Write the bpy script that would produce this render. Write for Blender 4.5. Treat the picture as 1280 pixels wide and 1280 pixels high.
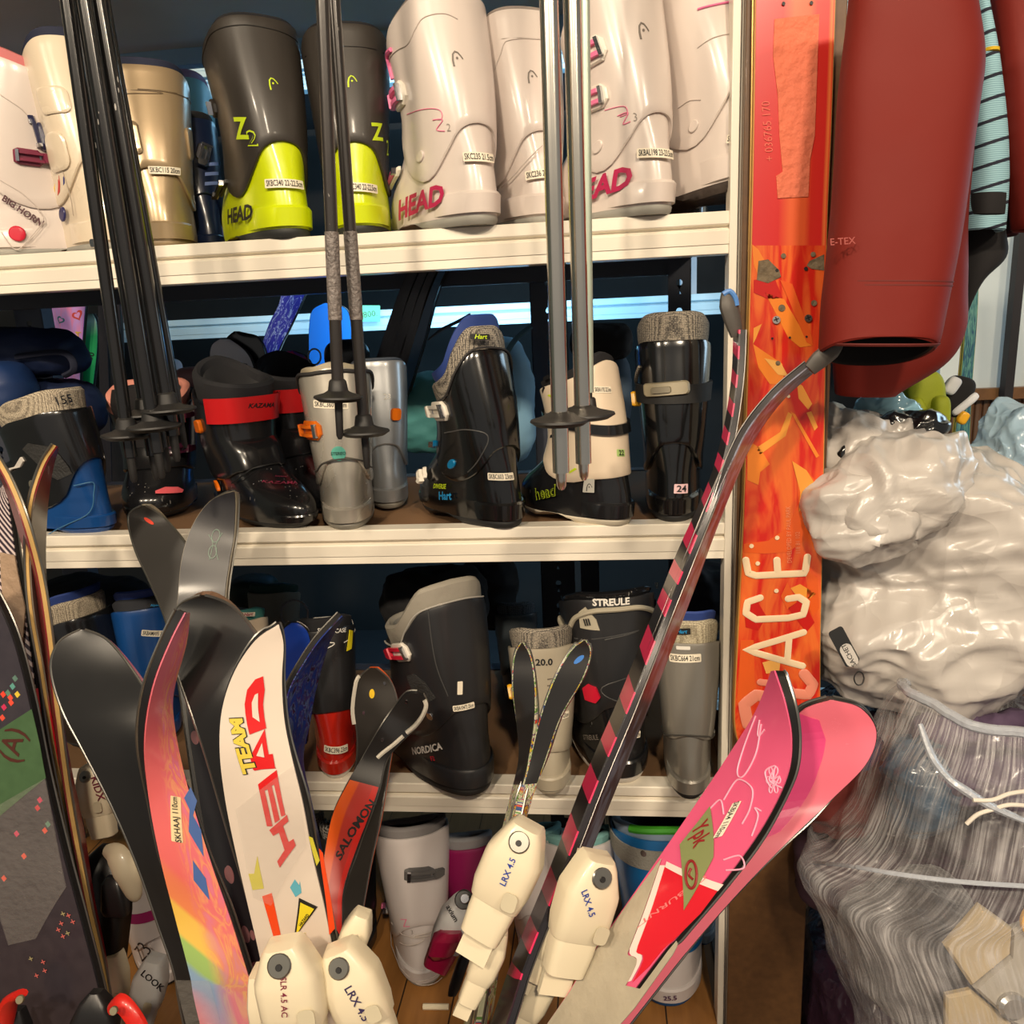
import bpy, bmesh, math, random
from mathutils import Vector, Matrix, noise
from mathutils.geometry import tessellate_polygon
random.seed(7)
SC = bpy.context.scene
for o in list(bpy.data.objects): bpy.data.objects.remove(o)
R = math.radians

# ---------------------------------------------------------------- camera
FOC = 1000.0                      # focal length in pixels of a 1280 px frame
CAMP = Vector((0.0, -1.10, 1.40))
YAW, PITCH, ROLL = R(6.435), R(13.54), R(-2.77)
FW = Vector((-math.sin(YAW)*math.cos(PITCH), math.cos(YAW)*math.cos(PITCH), -math.sin(PITCH)))
_r = Vector((math.cos(YAW), math.sin(YAW), 0)); _u = _r.cross(FW)
RT = _r*math.cos(ROLL) + _u*math.sin(ROLL)
UP = -_r*math.sin(ROLL) + _u*math.cos(ROLL)
cd = bpy.data.cameras.new('camera'); cam = bpy.data.objects.new('camera', cd)
SC.collection.objects.link(cam); SC.camera = cam
cam.matrix_world = Matrix(((RT.x, UP.x, -FW.x, CAMP.x), (RT.y, UP.y, -FW.y, CAMP.y), (RT.z, UP.z, -FW.z, CAMP.z), (0, 0, 0, 1)))
cd.sensor_width = 36; cd.sensor_fit = 'HORIZONTAL'; cd.lens = 36*FOC/1280; cd.clip_start = 0.02

# ---------------------------------------------------------------- world, lamps, exposure
w = bpy.data.worlds.new('world'); SC.world = w; w.use_nodes = True
w.node_tree.nodes['Background'].inputs[0].default_value = (0.80, 0.77, 0.72, 1)
w.node_tree.nodes['Background'].inputs[1].default_value = 0.40
def area(name, loc, to, size, energy, col, sizey=None):
    d = bpy.data.lights.new(name, 'AREA'); d.energy = energy; d.color = col; d.size = size
    if sizey: d.shape = 'RECTANGLE'; d.size_y = sizey
    o = bpy.data.objects.new(name, d); SC.collection.objects.link(o); o.location = loc
    o.rotation_euler = (Vector(to)-Vector(loc)).to_track_quat('-Z', 'Y').to_euler(); return o
WARM = (1.0, 0.83, 0.62)
area('ceiling_lamp', (-0.7, -2.3, 2.8), (-0.2, 0, 1.0), 0.16, 58, WARM)
area('ceiling_lamp', (0.45, -2.3, 2.8), (0.1, 0, 1.0), 0.16, 58, WARM)
area('ceiling_lamp', (1.7, -2.2, 2.8), (0.4, 0, 0.9), 0.3, 50, WARM)
area('ceiling_lamp', (-1.7, -2.2, 2.8), (-0.4, 0, 0.9), 0.3, 46, WARM)
area('daylight_fill', (-0.3, 0.62, 1.85), (-0.3, 1.2, 1.85), 0.3, 36, (0.38, 0.72, 1.0), 2.2)
area('daylight_fill', (2.5, 0.95, 1.75), (0.8, 0.2, 0.8), 0.8, 16, (0.55, 0.80, 1.0))  # cool fill added for the bags at the right, no window seen there
SC.view_settings.view_transform = 'Standard'; SC.view_settings.look = 'None'
SC.view_settings.gamma = 1.0; SC.view_settings.use_curve_mapping = False
SC.view_settings.exposure = -0.36

# ---------------------------------------------------------------- projection helpers
def ray(px, py): return FW + RT*((px-640)/FOC) - UP*((py-640)/FOC)
def P(px, py, Y):
    d = ray(px, py); return CAMP + d*((Y-CAMP.y)/d.y)
def PZ(px, py, Z):
    d = ray(px, py); return CAMP + d*((Z-CAMP.z)/d.z)
def proj(p):
    d = p-CAMP; z = d.dot(FW)
    return (640+FOC*d.dot(RT)/z, 640-FOC*d.dot(UP)/z)
def xat(px, Y, Z):                # x of the point of height Z, depth Y seen at column px
    lo, hi = -4.0, 4.0
    for _ in range(40):
        m = (lo+hi)/2
        if proj(Vector((m, Y, Z)))[0] < px: lo = m
        else: hi = m
    return (lo+hi)/2
def zat(py, X, Y):
    lo, hi = -2.0, 4.0
    for _ in range(40):
        m = (lo+hi)/2
        if proj(Vector((X, Y, m)))[1] > py: lo = m
        else: hi = m
    return (lo+hi)/2

# ---------------------------------------------------------------- materials
MATS = {}
def lin(c): return tuple(((v/255)/12.92 if v/255 <= .04045 else ((v/255+.055)/1.055)**2.4) for v in c)
def mat(name, rgb, rough=.45, metal=0.0, coat=0.0, var=0.06, vs=14.0, bump=0.0, bs=60.0, scr=0.0, alpha=1.0, trans=0.0, spec=.5, emit=0, sheen=0.0, rvar=0.1):
    if name in MATS: return MATS[name]
    m = bpy.data.materials.new(name); m.use_nodes = True; nt = m.node_tree; N = nt.nodes; K = nt.links
    b = N['Principled BSDF']; c = lin(rgb)
    tc = N.new('ShaderNodeTexCoord'); nz = N.new('ShaderNodeTexNoise')
    nz.inputs['Scale'].default_value = vs; nz.inputs['Detail'].default_value = 6
    K.new(tc.outputs['Object'], nz.inputs['Vector'])
    mx = N.new('ShaderNodeMix'); mx.data_type = 'RGBA'
    mx.inputs[6].default_value = tuple(v*(1-var*1.6) for v in c)+(1,)
    mx.inputs[7].default_value = tuple(min(1, v*(1+var)+var*.01) for v in c)+(1,)
    K.new(nz.outputs['Fac'], mx.inputs[0]); src = mx.outputs[2]
    if scr > 0:                                   # worn scratches
        wv = N.new('ShaderNodeTexVoronoi'); wv.inputs['Scale'].default_value = 150
        mp = N.new('ShaderNodeMapping'); mp.inputs['Scale'].default_value = (1, 1, .25); mp.inputs['Rotation'].default_value = (.3, .5, .2)
        K.new(tc.outputs['Object'], mp.inputs[0]); K.new(mp.outputs[0], wv.inputs['Vector'])
        cr = N.new('ShaderNodeMath'); cr.operation = 'LESS_THAN'; cr.inputs[1].default_value = .13
        K.new(wv.outputs['Distance'], cr.inputs[0])
        ml = N.new('ShaderNodeMath'); ml.operation = 'MULTIPLY'; K.new(cr.outputs[0], ml.inputs[0])
        n2 = N.new('ShaderNodeTexNoise'); n2.inputs['Scale'].default_value = 9; K.new(tc.outputs['Object'], n2.inputs['Vector'])
        g2 = N.new('ShaderNodeMath'); g2.operation = 'GREATER_THAN'; g2.inputs[1].default_value = .56; K.new(n2.outputs['Fac'], g2.inputs[0])
        K.new(g2.outputs[0], ml.inputs[1])
        m3 = N.new('ShaderNodeMath'); m3.operation = 'MULTIPLY'; m3.inputs[1].default_value = scr; K.new(ml.outputs[0], m3.inputs[0])
        m2 = N.new('ShaderNodeMix'); m2.data_type = 'RGBA'; K.new(m3.outputs[0], m2.inputs[0]); K.new(src, m2.inputs[6])
        m2.inputs[7].default_value = (.45, .43, .40, 1); src = m2.outputs[2]
    K.new(src, b.inputs['Base Color'])
    mr = N.new('ShaderNodeMapRange'); mr.inputs[3].default_value = max(0.02, rough-rvar*rough); mr.inputs[4].default_value = min(1, rough+rvar*2*rough)
    K.new(nz.outputs['Fac'], mr.inputs[0]); K.new(mr.outputs[0], b.inputs['Roughness'])
    b.inputs['Metallic'].default_value = metal; b.inputs['Coat Weight'].default_value = coat; b.inputs['Coat Roughness'].default_value = .12
    b.inputs['Specular IOR Level'].default_value = spec
    b.inputs['Sheen Weight'].default_value = sheen
    if bump > 0:
        n3 = N.new('ShaderNodeTexNoise'); n3.inputs['Scale'].default_value = bs; n3.inputs['Detail'].default_value = 4
        K.new(tc.outputs['Object'], n3.inputs['Vector'])
        bp = N.new('ShaderNodeBump'); bp.inputs['Strength'].default_value = bump; bp.inputs['Distance'].default_value = .004
        K.new(n3.outputs['Fac'], bp.inputs['Height']); K.new(bp.outputs[0], b.inputs['Normal'])
    if trans > 0: b.inputs['Transmission Weight'].default_value = trans; b.inputs['IOR'].default_value = 1.2
    if alpha < 1: b.inputs['Alpha'].default_value = alpha
    if emit: b.inputs['Emission Color'].default_value = c+(1,); b.inputs['Emission Strength'].default_value = emit
    MATS[name] = m; return m
def crease_mat(name, rgb, rough, coat=.3, alpha=1.0, dist=.02, sc=9.0, strength=.9):
    if name in MATS: return MATS[name]
    m = mat(name, rgb, rough, coat=coat, alpha=alpha, var=.05); nt = m.node_tree; N = nt.nodes; K = nt.links; b = N['Principled BSDF']
    tc = N.new('ShaderNodeTexCoord'); prev = None; h = None
    for f, a_, st in ((1, 1, (1, 1, 1.6)), (2.3, .5, (1.5, 1, .7)), (5.1, .22, (1, 1, 1))):
        mp = N.new('ShaderNodeMapping'); mp.inputs['Scale'].default_value = st; mp.inputs['Rotation'].default_value = (.4*f, .7*f, .2*f); K.new(tc.outputs['Object'], mp.inputs[0])
        n = N.new('ShaderNodeTexNoise'); n.inputs['Scale'].default_value = sc*f; n.inputs['Detail'].default_value = 0; n.inputs['Distortion'].default_value = .4; K.new(mp.outputs[0], n.inputs['Vector'])
        v = math_(N, K, 'MULTIPLY', math_(N, K, 'ABSOLUTE', math_(N, K, 'SUBTRACT', n.outputs['Fac'], .5)), -a_); h = v if h is None else math_(N, K, 'ADD', h, v)
    bp = N.new('ShaderNodeBump'); bp.inputs['Strength'].default_value = strength; bp.inputs['Distance'].default_value = dist; K.new(h, bp.inputs['Height']); K.new(bp.outputs[0], b.inputs['Normal']); return m
def mesh_mat(name, c1, c2, scale=420.0, rough=.8):      # woven mesh cloth
    if name in MATS: return MATS[name]
    m = mat(name, c1, rough, var=.1); nt = m.node_tree; N = nt.nodes; K = nt.links; b = N['Principled BSDF']
    tc = N.new('ShaderNodeTexCoord'); v = N.new('ShaderNodeTexVoronoi'); v.inputs['Scale'].default_value = scale; v.inputs['Randomness'].default_value = .25
    K.new(tc.outputs['Object'], v.inputs['Vector'])
    rp = N.new('ShaderNodeMapRange'); rp.inputs[1].default_value = .35; rp.inputs[2].default_value = .6; K.new(v.outputs['Distance'], rp.inputs[0])
    mx = N.new('ShaderNodeMix'); mx.data_type = 'RGBA'; mx.inputs[6].default_value = lin(c1)+(1,); mx.inputs[7].default_value = lin(c2)+(1,)
    K.new(rp.outputs[0], mx.inputs[0]); K.new(mx.outputs[2], b.inputs['Base Color'])
    bp = N.new('ShaderNodeBump'); bp.inputs['Strength'].default_value = .4; bp.inputs['Distance'].default_value = .001; bp.invert = True
    K.new(v.outputs['Distance'], bp.inputs['Height']); K.new(bp.outputs[0], b.inputs['Normal'])
    return m
def uv_mat(name, fn, rough=.3, coat=.5):
    """material whose colour is built by fn(N, K, u, v, tc) -> socket; u across 0..1, v along 0..1"""
    if name in MATS: return MATS[name]
    m = mat(name, (128, 128, 128), rough, coat=coat); nt = m.node_tree; N = nt.nodes; K = nt.links; b = N['Principled BSDF']
    tc = N.new('ShaderNodeTexCoord'); sp = N.new('ShaderNodeSeparateXYZ'); K.new(tc.outputs['UV'], sp.inputs[0])
    K.new(fn(N, K, sp.outputs[0], sp.outputs[1], tc), b.inputs['Base Color']); return m
def ramp(N, K, fac, stops, interp='LINEAR'):
    r = N.new('ShaderNodeValToRGB'); r.color_ramp.interpolation = interp
    el = r.color_ramp.elements
    while len(el) < len(stops): el.new(.5)
    for e, (p, c) in zip(el, stops): e.position = p; e.color = lin(c)+(1,)
    K.new(fac, r.inputs[0]); return r.outputs[0]
def math_(N, K, op, a, b_=None):
    n = N.new('ShaderNodeMath'); n.operation = op
    for i, x in enumerate((a, b_)):
        if x is None: continue
        if isinstance(x, (int, float)): n.inputs[i].default_value = x
        else: K.new(x, n.inputs[i])
    return n.outputs[0]
def mixc(N, K, f, a, b_):
    n = N.new('ShaderNodeMix'); n.data_type = 'RGBA'
    if isinstance(f, float): n.inputs[0].default_value = f
    else: K.new(f, n.inputs[0])
    for i, x in ((6, a), (7, b_)):
        if isinstance(x, tuple): n.inputs[i].default_value = lin(x)+(1,)
        else: K.new(x, n.inputs[i])
    return n.outputs[2]

# ---------------------------------------------------------------- mesh helpers
class MB:
    def __init__(s): s.v = []; s.f = []; s.uv = None
    def add(s, vs, fs):
        o = len(s.v); s.v += [Vector(p) for p in vs]; s.f += [tuple(i+o for i in f) for f in fs]; return s
    def rows(s, rows, closed=False):
        o = len(s.v); n = len(rows[0])
        for r in rows: s.v += [Vector(p) for p in r]
        for j in range(len(rows)-1):
            for i in range(n if closed else n-1):
                a = o+j*n+i; b = o+j*n+(i+1) % n
                s.f.append((a, b, b+n, a+n))
        return o
    def loft(s, rows, cap0=True, cap1=True):
        o = s.rows(rows, True); n = len(rows[0])
        if cap0: s.v.append(sum(map(Vector, rows[0]), Vector())/n); c = len(s.v)-1; s.f += [(o+(i+1) % n, o+i, c) for i in range(n)]
        if cap1:
            s.v.append(sum(map(Vector, rows[-1]), Vector())/n); c = len(s.v)-1; q = o+(len(rows)-1)*n
            s.f += [(q+i, q+(i+1) % n, c) for i in range(n)]
        return s
    def box(s, x0, x1, y0, y1, z0, z1, M=None):
        vs = [Vector((x, y, z)) for z in (z0, z1) for y in (y0, y1) for x in (x0, x1)]
        if M: vs = [M @ v for v in vs]
        return s.add(vs, [(0, 2, 3, 1), (4, 5, 7, 6), (0, 1, 5, 4), (2, 6, 7, 3), (0, 4, 6, 2), (1, 3, 7, 5)])
    def tube(s, pts, r, n=10, smooth=0, flat=1.0, caps=True):
        pts = [Vector(p) for p in pts]
        rr = list(r) if isinstance(r, (list, tuple)) else [r]*len(pts)
        if smooth:
            q = []; qr = []
            for i in range(len(pts)-1):
                for k in range(smooth):
                    t = k/smooth; q.append(crv(pts, i, t)); qr.append(rr[i]*(1-t)+rr[i+1]*t)
            q.append(pts[-1]); qr.append(rr[-1]); pts, rr = q, qr
        d = (pts[1]-pts[0]).normalized(); x = d.orthogonal().normalized(); rows = []
        for i, p in enumerate(pts):
            d = (pts[min(i+1, len(pts)-1)]-pts[max(i-1, 0)])
            d = d.normalized() if d.length > 1e-9 else Vector((0, 0, 1))
            x = (x-d*x.dot(d)); x = x.normalized() if x.length > 1e-6 else d.orthogonal().normalized()
            y = d.cross(x)
            rows.append([p+(x*math.cos(a)+y*math.sin(a)*flat)*rr[i] for a in [2*math.pi*k/n for k in range(n)]])
        return s.loft(rows, caps, caps)
    def sphere(s, c, rx, ry=None, rz=None, n=20, m=12, M=None):
        ry = ry or rx; rz = rz or rx; c = Vector(c); rows = []
        for j in range(m+1):
            t = math.pi*j/m-math.pi/2+1e-4*(j == 0)-1e-4*(j == m)
            row = [Vector((rx*math.cos(t)*math.cos(2*math.pi*i/n), ry*math.cos(t)*math.sin(2*math.pi*i/n), rz*math.sin(t))) for i in range(n)]
            rows.append([c+(M @ p if M else p) for p in row])
        return s.loft(rows)
    def disc(s, c, nrm, r, h, n=24, chamfer=.3):
        nrm = Vector(nrm).normalized(); x = nrm.orthogonal().normalized(); y = nrm.cross(x); c = Vector(c)
        def ring(rad, hh): return [c+nrm*hh+(x*math.cos(2*math.pi*i/n)+y*math.sin(2*math.pi*i/n))*rad for i in range(n)]
        return s.loft([ring(r, 0), ring(r, h*(1-chamfer)), ring(r*(1-.12), h)])
    def build(s, name, m, parent=None, smooth=True, ang=38, bevel=0, sub=0, solid=0, label=None):
        me = bpy.data.meshes.new(name); me.from_pydata([tuple(v) for v in s.v], [], s.f); me.update()
        bm = bmesh.new(); bm.from_mesh(me); bmesh.ops.recalc_face_normals(bm, faces=bm.faces); bm.to_mesh(me); bm.free()
        if s.uv:
            l = me.uv_layers.new(name='UVMap')
            for lp in me.loops: l.data[lp.index].uv = s.uv[lp.vertex_index]
        if m: me.materials.append(m)
        o = bpy.data.objects.new(name, me); SC.collection.objects.link(o)
        if parent is not None: o.parent = parent
        if smooth:
            for p in me.polygons: p.use_smooth = True
            me.set_sharp_from_angle(angle=R(ang))
        if bevel:
            b = o.modifiers.new('bevel', 'BEVEL'); b.width = bevel; b.segments = 2; b.limit_method = 'ANGLE'; b.angle_limit = R(40)
        if sub:
            b = o.modifiers.new('sub', 'SUBSURF'); b.levels = sub; b.render_levels = sub
        if solid:
            b = o.modifiers.new('sol', 'SOLIDIFY'); b.thickness = solid
        if label: o['label'] = label
        return o
def crv(p, i, t):                 # catmull-rom
    p0 = p[max(i-1, 0)]; p1 = p[i]; p2 = p[i+1]; p3 = p[min(i+2, len(p)-1)]
    return ((p1*2)+(p2-p0)*t+(p0*2-p1*5+p2*4-p3)*t*t+(p1*3-p0-p2*3+p3)*t*t*t)*.5
def lerp_tab(tab, z):
    if z <= tab[0][0]: return tab[0][1]
    for i in range(len(tab)-1):
        if z <= tab[i+1][0]:
            t = (z-tab[i][0])/(tab[i+1][0]-tab[i][0])
            return crv([q[1] for q in tab], i, t)
    return tab[-1][1]
def thing(name, label, cat, loc=(0, 0, 0), rz=0, group=None, rot=None):
    o = bpy.data.objects.new(name, None); SC.collection.objects.link(o); o.location = loc
    o.rotation_euler = rot or (0, 0, rz); o['label'] = label; o['category'] = cat
    o.empty_display_size = .05
    if group: o['group'] = group
    return o
def tag(o, label, cat, group=None, kind=None):
    o['label'] = label; o['category'] = cat
    if group: o['group'] = group
    if kind: o['kind'] = kind
    return o
def struct(o): o['kind'] = 'structure'; return o

# ---------------------------------------------------------------- flat pieces bent onto a surface
_tx = {}
def text_bm(txt, size, bold=0.0, shear=0.0, xs=1.0, step=.006):
    c = bpy.data.curves.new('t', 'FONT'); c.body = txt; c.size = size; c.offset = bold*size; c.shear = shear
    c.align_x = 'CENTER'; c.align_y = 'CENTER'; c.resolution_u = 2
    o = bpy.data.objects.new('t', c); SC.collection.objects.link(o)
    dg = bpy.context.evaluated_depsgraph_get(); me = bpy.data.meshes.new_from_object(o.evaluated_get(dg))
    bpy.data.objects.remove(o); bpy.data.curves.remove(c)
    bm = bmesh.new(); bm.from_mesh(me); bpy.data.meshes.remove(me)
    for v in bm.verts: v.co.x *= xs
    return cut(bm, step)
def cut(bm, step):
    if step and bm.verts:
        for ax in (0, 1):
            lo = min(v.co[ax] for v in bm.verts); hi = max(v.co[ax] for v in bm.verts)
            k = int((hi-lo)/step)
            for i in range(1, k+1):
                co = [0, 0, 0]; co[ax] = lo+i*(hi-lo)/(k+1); no = [0, 0, 0]; no[ax] = 1
                bmesh.ops.bisect_plane(bm, geom=bm.verts[:]+bm.edges[:]+bm.faces[:], plane_co=co, plane_no=no)
    return bm
def prism_bm(poly, h0, h1, step=.008, cham=.0):
    bm = bmesh.new(); poly = [Vector((p[0], p[1], 0)) for p in poly]
    c = sum(poly, Vector())/len(poly)
    b = [bm.verts.new((p.x, p.y, h0)) for p in poly]
    hm = h1-(h1-h0)*.35 if cham else h1
    t = [bm.verts.new((p.x, p.y, hm)) for p in poly]; n = len(poly); lays = [b, t]
    if cham:
        lays.append([bm.verts.new(((p-c)*(1-cham)+c).to_tuple()[:2]+(h1,)) for p in poly])
    for q in range(len(lays)-1):
        for i in range(n): bm.faces.new((lays[q][i], lays[q][(i+1) % n], lays[q+1][(i+1) % n], lays[q+1][i]))
    for tri in tessellate_polygon([poly]):
        bm.faces.new([lays[-1][i] for i in tri])
        bm.faces.new([b[i] for i in reversed(tri)])
    bmesh.ops.recalc_face_normals(bm, faces=bm.faces)
    return cut(bm, step)
def rrect(w, h, r, n=4):
    out = []
    for cx, cy, a0 in ((w/2-r, h/2-r, 0), (-w/2+r, h/2-r, 90), (-w/2+r, -h/2+r, 180), (w/2-r, -h/2+r, 270)):
        for k in range(n+1):
            a = R(a0+90*k/n); out.append((cx+r*math.cos(a), cy+r*math.sin(a)))
    return out
def ell(rx, ry, n=20): return [(rx*math.cos(2*math.pi*i/n), ry*math.sin(2*math.pi*i/n)) for i in range(n)]
class Surf:
    """something with S(u, v, off) -> local point; M its world matrix; U, V its ranges"""
    M = Matrix.Identity(4); wrapU = True
    def inv(s, px, py):
        key = (round(px, 1), round(py, 1)); s.cache = getattr(s, 'cache', {})
        if key in s.cache: return s.cache[key]
        if not hasattr(s, 'tab'):
            s.tab = []
            nu, nv = s.NU, s.NV
            for i in range(nu):
                for j in range(nv+1):
                    u = s.U[0]+(s.U[1]-s.U[0])*i/(nu-1); v = s.V[0]+(s.V[1]-s.V[0])*j/nv
                    q = s.M @ s.S(u, v, s.off0)
                    if s.facing(u, v, q): s.tab.append((u, v)+proj(q))
        best = min(s.tab, key=lambda t: (t[2]-px)**2+(t[3]-py)**2)
        u, v = best[0], best[1]; du = (s.U[1]-s.U[0])/s.NU; dv = (s.V[1]-s.V[0])/s.NV
        for _ in range(5):
            c = []
            for a in (-1, -.5, 0, .5, 1):
                for b in (-1, -.5, 0, .5, 1):
                    x, y = proj(s.M @ s.S(u+a*du, v+b*dv, s.off0)); c.append(((x-px)**2+(y-py)**2, u+a*du, v+b*dv))
            _, u, v = min(c); du *= .5; dv *= .5
        s.cache[key] = (u, v); return u, v
    def facing(s, u, v, q): return True
    def frame(s, u, v, ang):
        e = 1e-3; eu = (s.U[1]-s.U[0])*e; ev = (s.V[1]-s.V[0])*e
        p = s.S(u, v, s.off0); a = s.S(u+eu, v, s.off0)-s.S(u-eu, v, s.off0); b = s.S(u, v+ev, s.off0)-s.S(u, v-ev, s.off0)
        gu = a.length/(2*eu); gv = b.length/(2*ev); b = b-a*(a.dot(b)/a.length_squared); gv2 = b.length/(2*ev)
        o = proj(s.M @ p); A = proj(s.M @ (p+a.normalized()*.001)); B = proj(s.M @ (p+b.normalized()*.001))
        ax, ay = A[0]-o[0], -(A[1]-o[1]); bx, by = B[0]-o[0], -(B[1]-o[1])
        cx, cy = math.cos(R(ang)), math.sin(R(ang)); det = ax*by-bx*ay
        if abs(det) < 1e-9: det = 1e-9
        ds = (cx*by-bx*cy)/det; dt = (ax*cy-cx*ay)/det; l = math.hypot(ds, dt)
        ds, dt = ds/l, dt/l
        if det < 0: fl = -1
        else: fl = 1
        return gu, gv, ds, dt, fl
    def bend(s, bm, u, v, fr, off=0.0):
        gu, gv, ds, dt, fl = fr; vs = []
        bm.verts.index_update()
        arc = [(0.0, u)]; sg = 0.0; pu = s.S(u, v, s.off0)      # arc length table round the surface
        tb = {0: (0.0, u)}
        for d in (1, -1):
            L = 0.0; p0 = pu
            for k in range(1, 120):
                uu = u+d*k*.0015/gu
                if s.wrapU is False and not (s.U[0]-.02 <= uu <= s.U[1]+.02): uu = u+d*k*.0015/gu
                p1 = s.S(uu, v, s.off0); L += (p1-p0).length; p0 = p1; tb[d*k] = (d*L, uu)
        ks = sorted(tb); xs = [tb[k][0] for k in ks]; us = [tb[k][1] for k in ks]
        import bisect
        def uof(x):
            i = min(max(bisect.bisect_left(xs, x), 1), len(xs)-1); t = (x-xs[i-1])/max(1e-9, xs[i]-xs[i-1])
            return us[i-1]+(us[i]-us[i-1])*t
        for q in bm.verts:
            x, y, h = q.co; su = x*ds-y*dt*fl; sv = x*dt+y*ds*fl
            vs.append(s.S(uof(su), v+sv/gv, s.off0+off+h))
        fs = [tuple(w_.index for w_ in f.verts) for f in bm.faces]
        return vs, fs
    def decal(s, mb, bm, px, py, ang=0, off=.0006):
        u, v = s.inv(px, py); vs, fs = s.bend(bm, u, v, s.frame(u, v, ang), off); mb.add(vs, fs); bm.free()
    def text(s, txt, px, py, size, m, ang=0, parent=None, bold=.01, shear=0, xs=1.0, off=.0009, name='lettering'):
        mb = MB(); s.decal(mb, text_bm(txt, size, bold, shear, xs), px, py, ang, off)
        return mb.build(name, m, parent or s.root, smooth=False)
    def patch(s, poly, px, py, m, ang=0, th=.001, off=.0, name='patch', parent=None, cham=0, step=.008):
        mb = MB(); s.decal(mb, prism_bm(poly, 0, th, step, cham), px, py, ang, off)
        return mb.build(name, m, parent or s.root, ang=30)
    def sticker(s, txt, px, py, wd, ht, ang=0, size=None, off=.0004, col=None):
        st = s.patch(rrect(wd, ht, .001, 1), px, py, col or mat('label_paper', (236, 226, 205), .55, var=.03), ang, .0004, off, 'label')
        bm = text_bm(txt, size or ht*.92, .012, 0, 1.0, 0); xs_ = [v.co.x for v in bm.verts]; k = wd*.9/max(1e-4, max(xs_)-min(xs_))
        for v in bm.verts: v.co.x *= min(k, 1.15)
        mb = MB(); s.decal(mb, cut(bm, .006), px, py, ang, off+.0008); mb.build('lettering', mat('label_ink', (25, 25, 28), .6), st, smooth=False)
        return st
    def polypx(s, pts, m, name='graphic', th=.0004, off=.0003, parent=None, step=.01):
        cs = [s.inv(*p) for p in pts]; uc = sum(c[0] for c in cs)/len(cs); vc = sum(c[1] for c in cs)/len(cs)
        gu, gv, _, _, _ = s.frame(uc, vc, 0)
        bm = prism_bm([((c[0]-uc)*gu, (c[1]-vc)*gv) for c in cs], 0, th, step)
        mb = MB(); vs = [s.S(uc+q.co.x/gu, vc+q.co.y/gv, s.off0+off+q.co.z) for q in bm.verts]; bm.verts.index_update()
        mb.add(vs, [tuple(w_.index for w_ in f.verts) for f in bm.faces]); bm.free()
        return mb.build(name, m, parent or s.root, smooth=False)
    def linepx(s, pts, r, m, name='seam', off=0.0, parent=None, closed=False, mb=None):
        if closed: pts = list(pts)+[pts[0]]
        q = [s.inv(*p) for p in pts]; Q = [Vector((a, b, 0)) for a, b in q]; out = []
        for i in range(len(Q)-1):
            for k in range(10): c = crv(Q, i, k/10); out.append(s.S(c.x, c.y, s.off0+off+r*.6))
        out.append(s.S(q[-1][0], q[-1][1], s.off0+off+r*.6))
        b = mb or MB(); b.tube(out, r, 6)
        return b if mb is not None else b.build(name, m, parent or s.root)
# ================================================================ SETTING
Z1, Z2, Z3, Z4 = 1.521, 1.111, 0.697, 0.268
SHX0, SHX1 = -1.25, 0.172
DEP = .46
steel = mat('painted_steel', (236, 228, 212), .38, coat=.25, var=.03, bump=.03, bs=30)
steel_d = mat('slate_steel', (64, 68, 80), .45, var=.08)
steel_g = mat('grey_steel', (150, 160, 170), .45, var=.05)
board = mat('fibre_board', (128, 96, 66), .7, var=.12, vs=6, bump=.1, bs=200)
def planks(name, c1, c2, gap, sc=9.0, w_=.09, rough=.45):
    if name in MATS: return MATS[name]
    m = mat(name, c1, rough, coat=.2); nt = m.node_tree; N = nt.nodes; K = nt.links; b = N['Principled BSDF']
    tc = N.new('ShaderNodeTexCoord'); mp = N.new('ShaderNodeMapping'); mp.inputs['Scale'].default_value = (1, .12, 1)
    K.new(tc.outputs['Object'], mp.inputs[0]); nz = N.new('ShaderNodeTexNoise'); nz.inputs['Scale'].default_value = sc*6; nz.inputs['Detail'].default_value = 8
    K.new(mp.outputs[0], nz.inputs['Vector']); col = mixc(N, K, nz.outputs['Fac'], c1, c2)
    sp = N.new('ShaderNodeSeparateXYZ'); K.new(tc.outputs['Object'], sp.inputs[0])
    fr = math_(N, K, 'FRACT', math_(N, K, 'DIVIDE', sp.outputs[0], w_)); lt = math_(N, K, 'LESS_THAN', fr, gap)
    K.new(mixc(N, K, lt, col, (40, 26, 14)), b.inputs['Base Color']); return m
wood_floor = planks('wood_planks', (176, 122, 62), (120, 78, 38), .03)

fl = struct(MB().box(-3, 3.2, -2.6, 2.6, -.05, 0).build('floor', planks('floor_boards', (120, 84, 52), (84, 56, 34), .02), bevel=0))
ceil = struct(MB().box(-3, 3.2, -2.6, 2.6, 2.85, 2.9).build('ceiling', mat('ceiling_paint', (120, 114, 106), .9)))
wb = struct(MB().box(-3, 3.2, 2.0, 2.06, 0, 2.85).build('wall_back', mat('dim_plaster', (96, 110, 112), .9, var=.05)))
wl = struct(MB().box(-3.05, -3, -2.6, 2.0, 0, 2.85).build('wall_left', mat('dim_plaster', (96, 110, 112), .9)))
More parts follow.
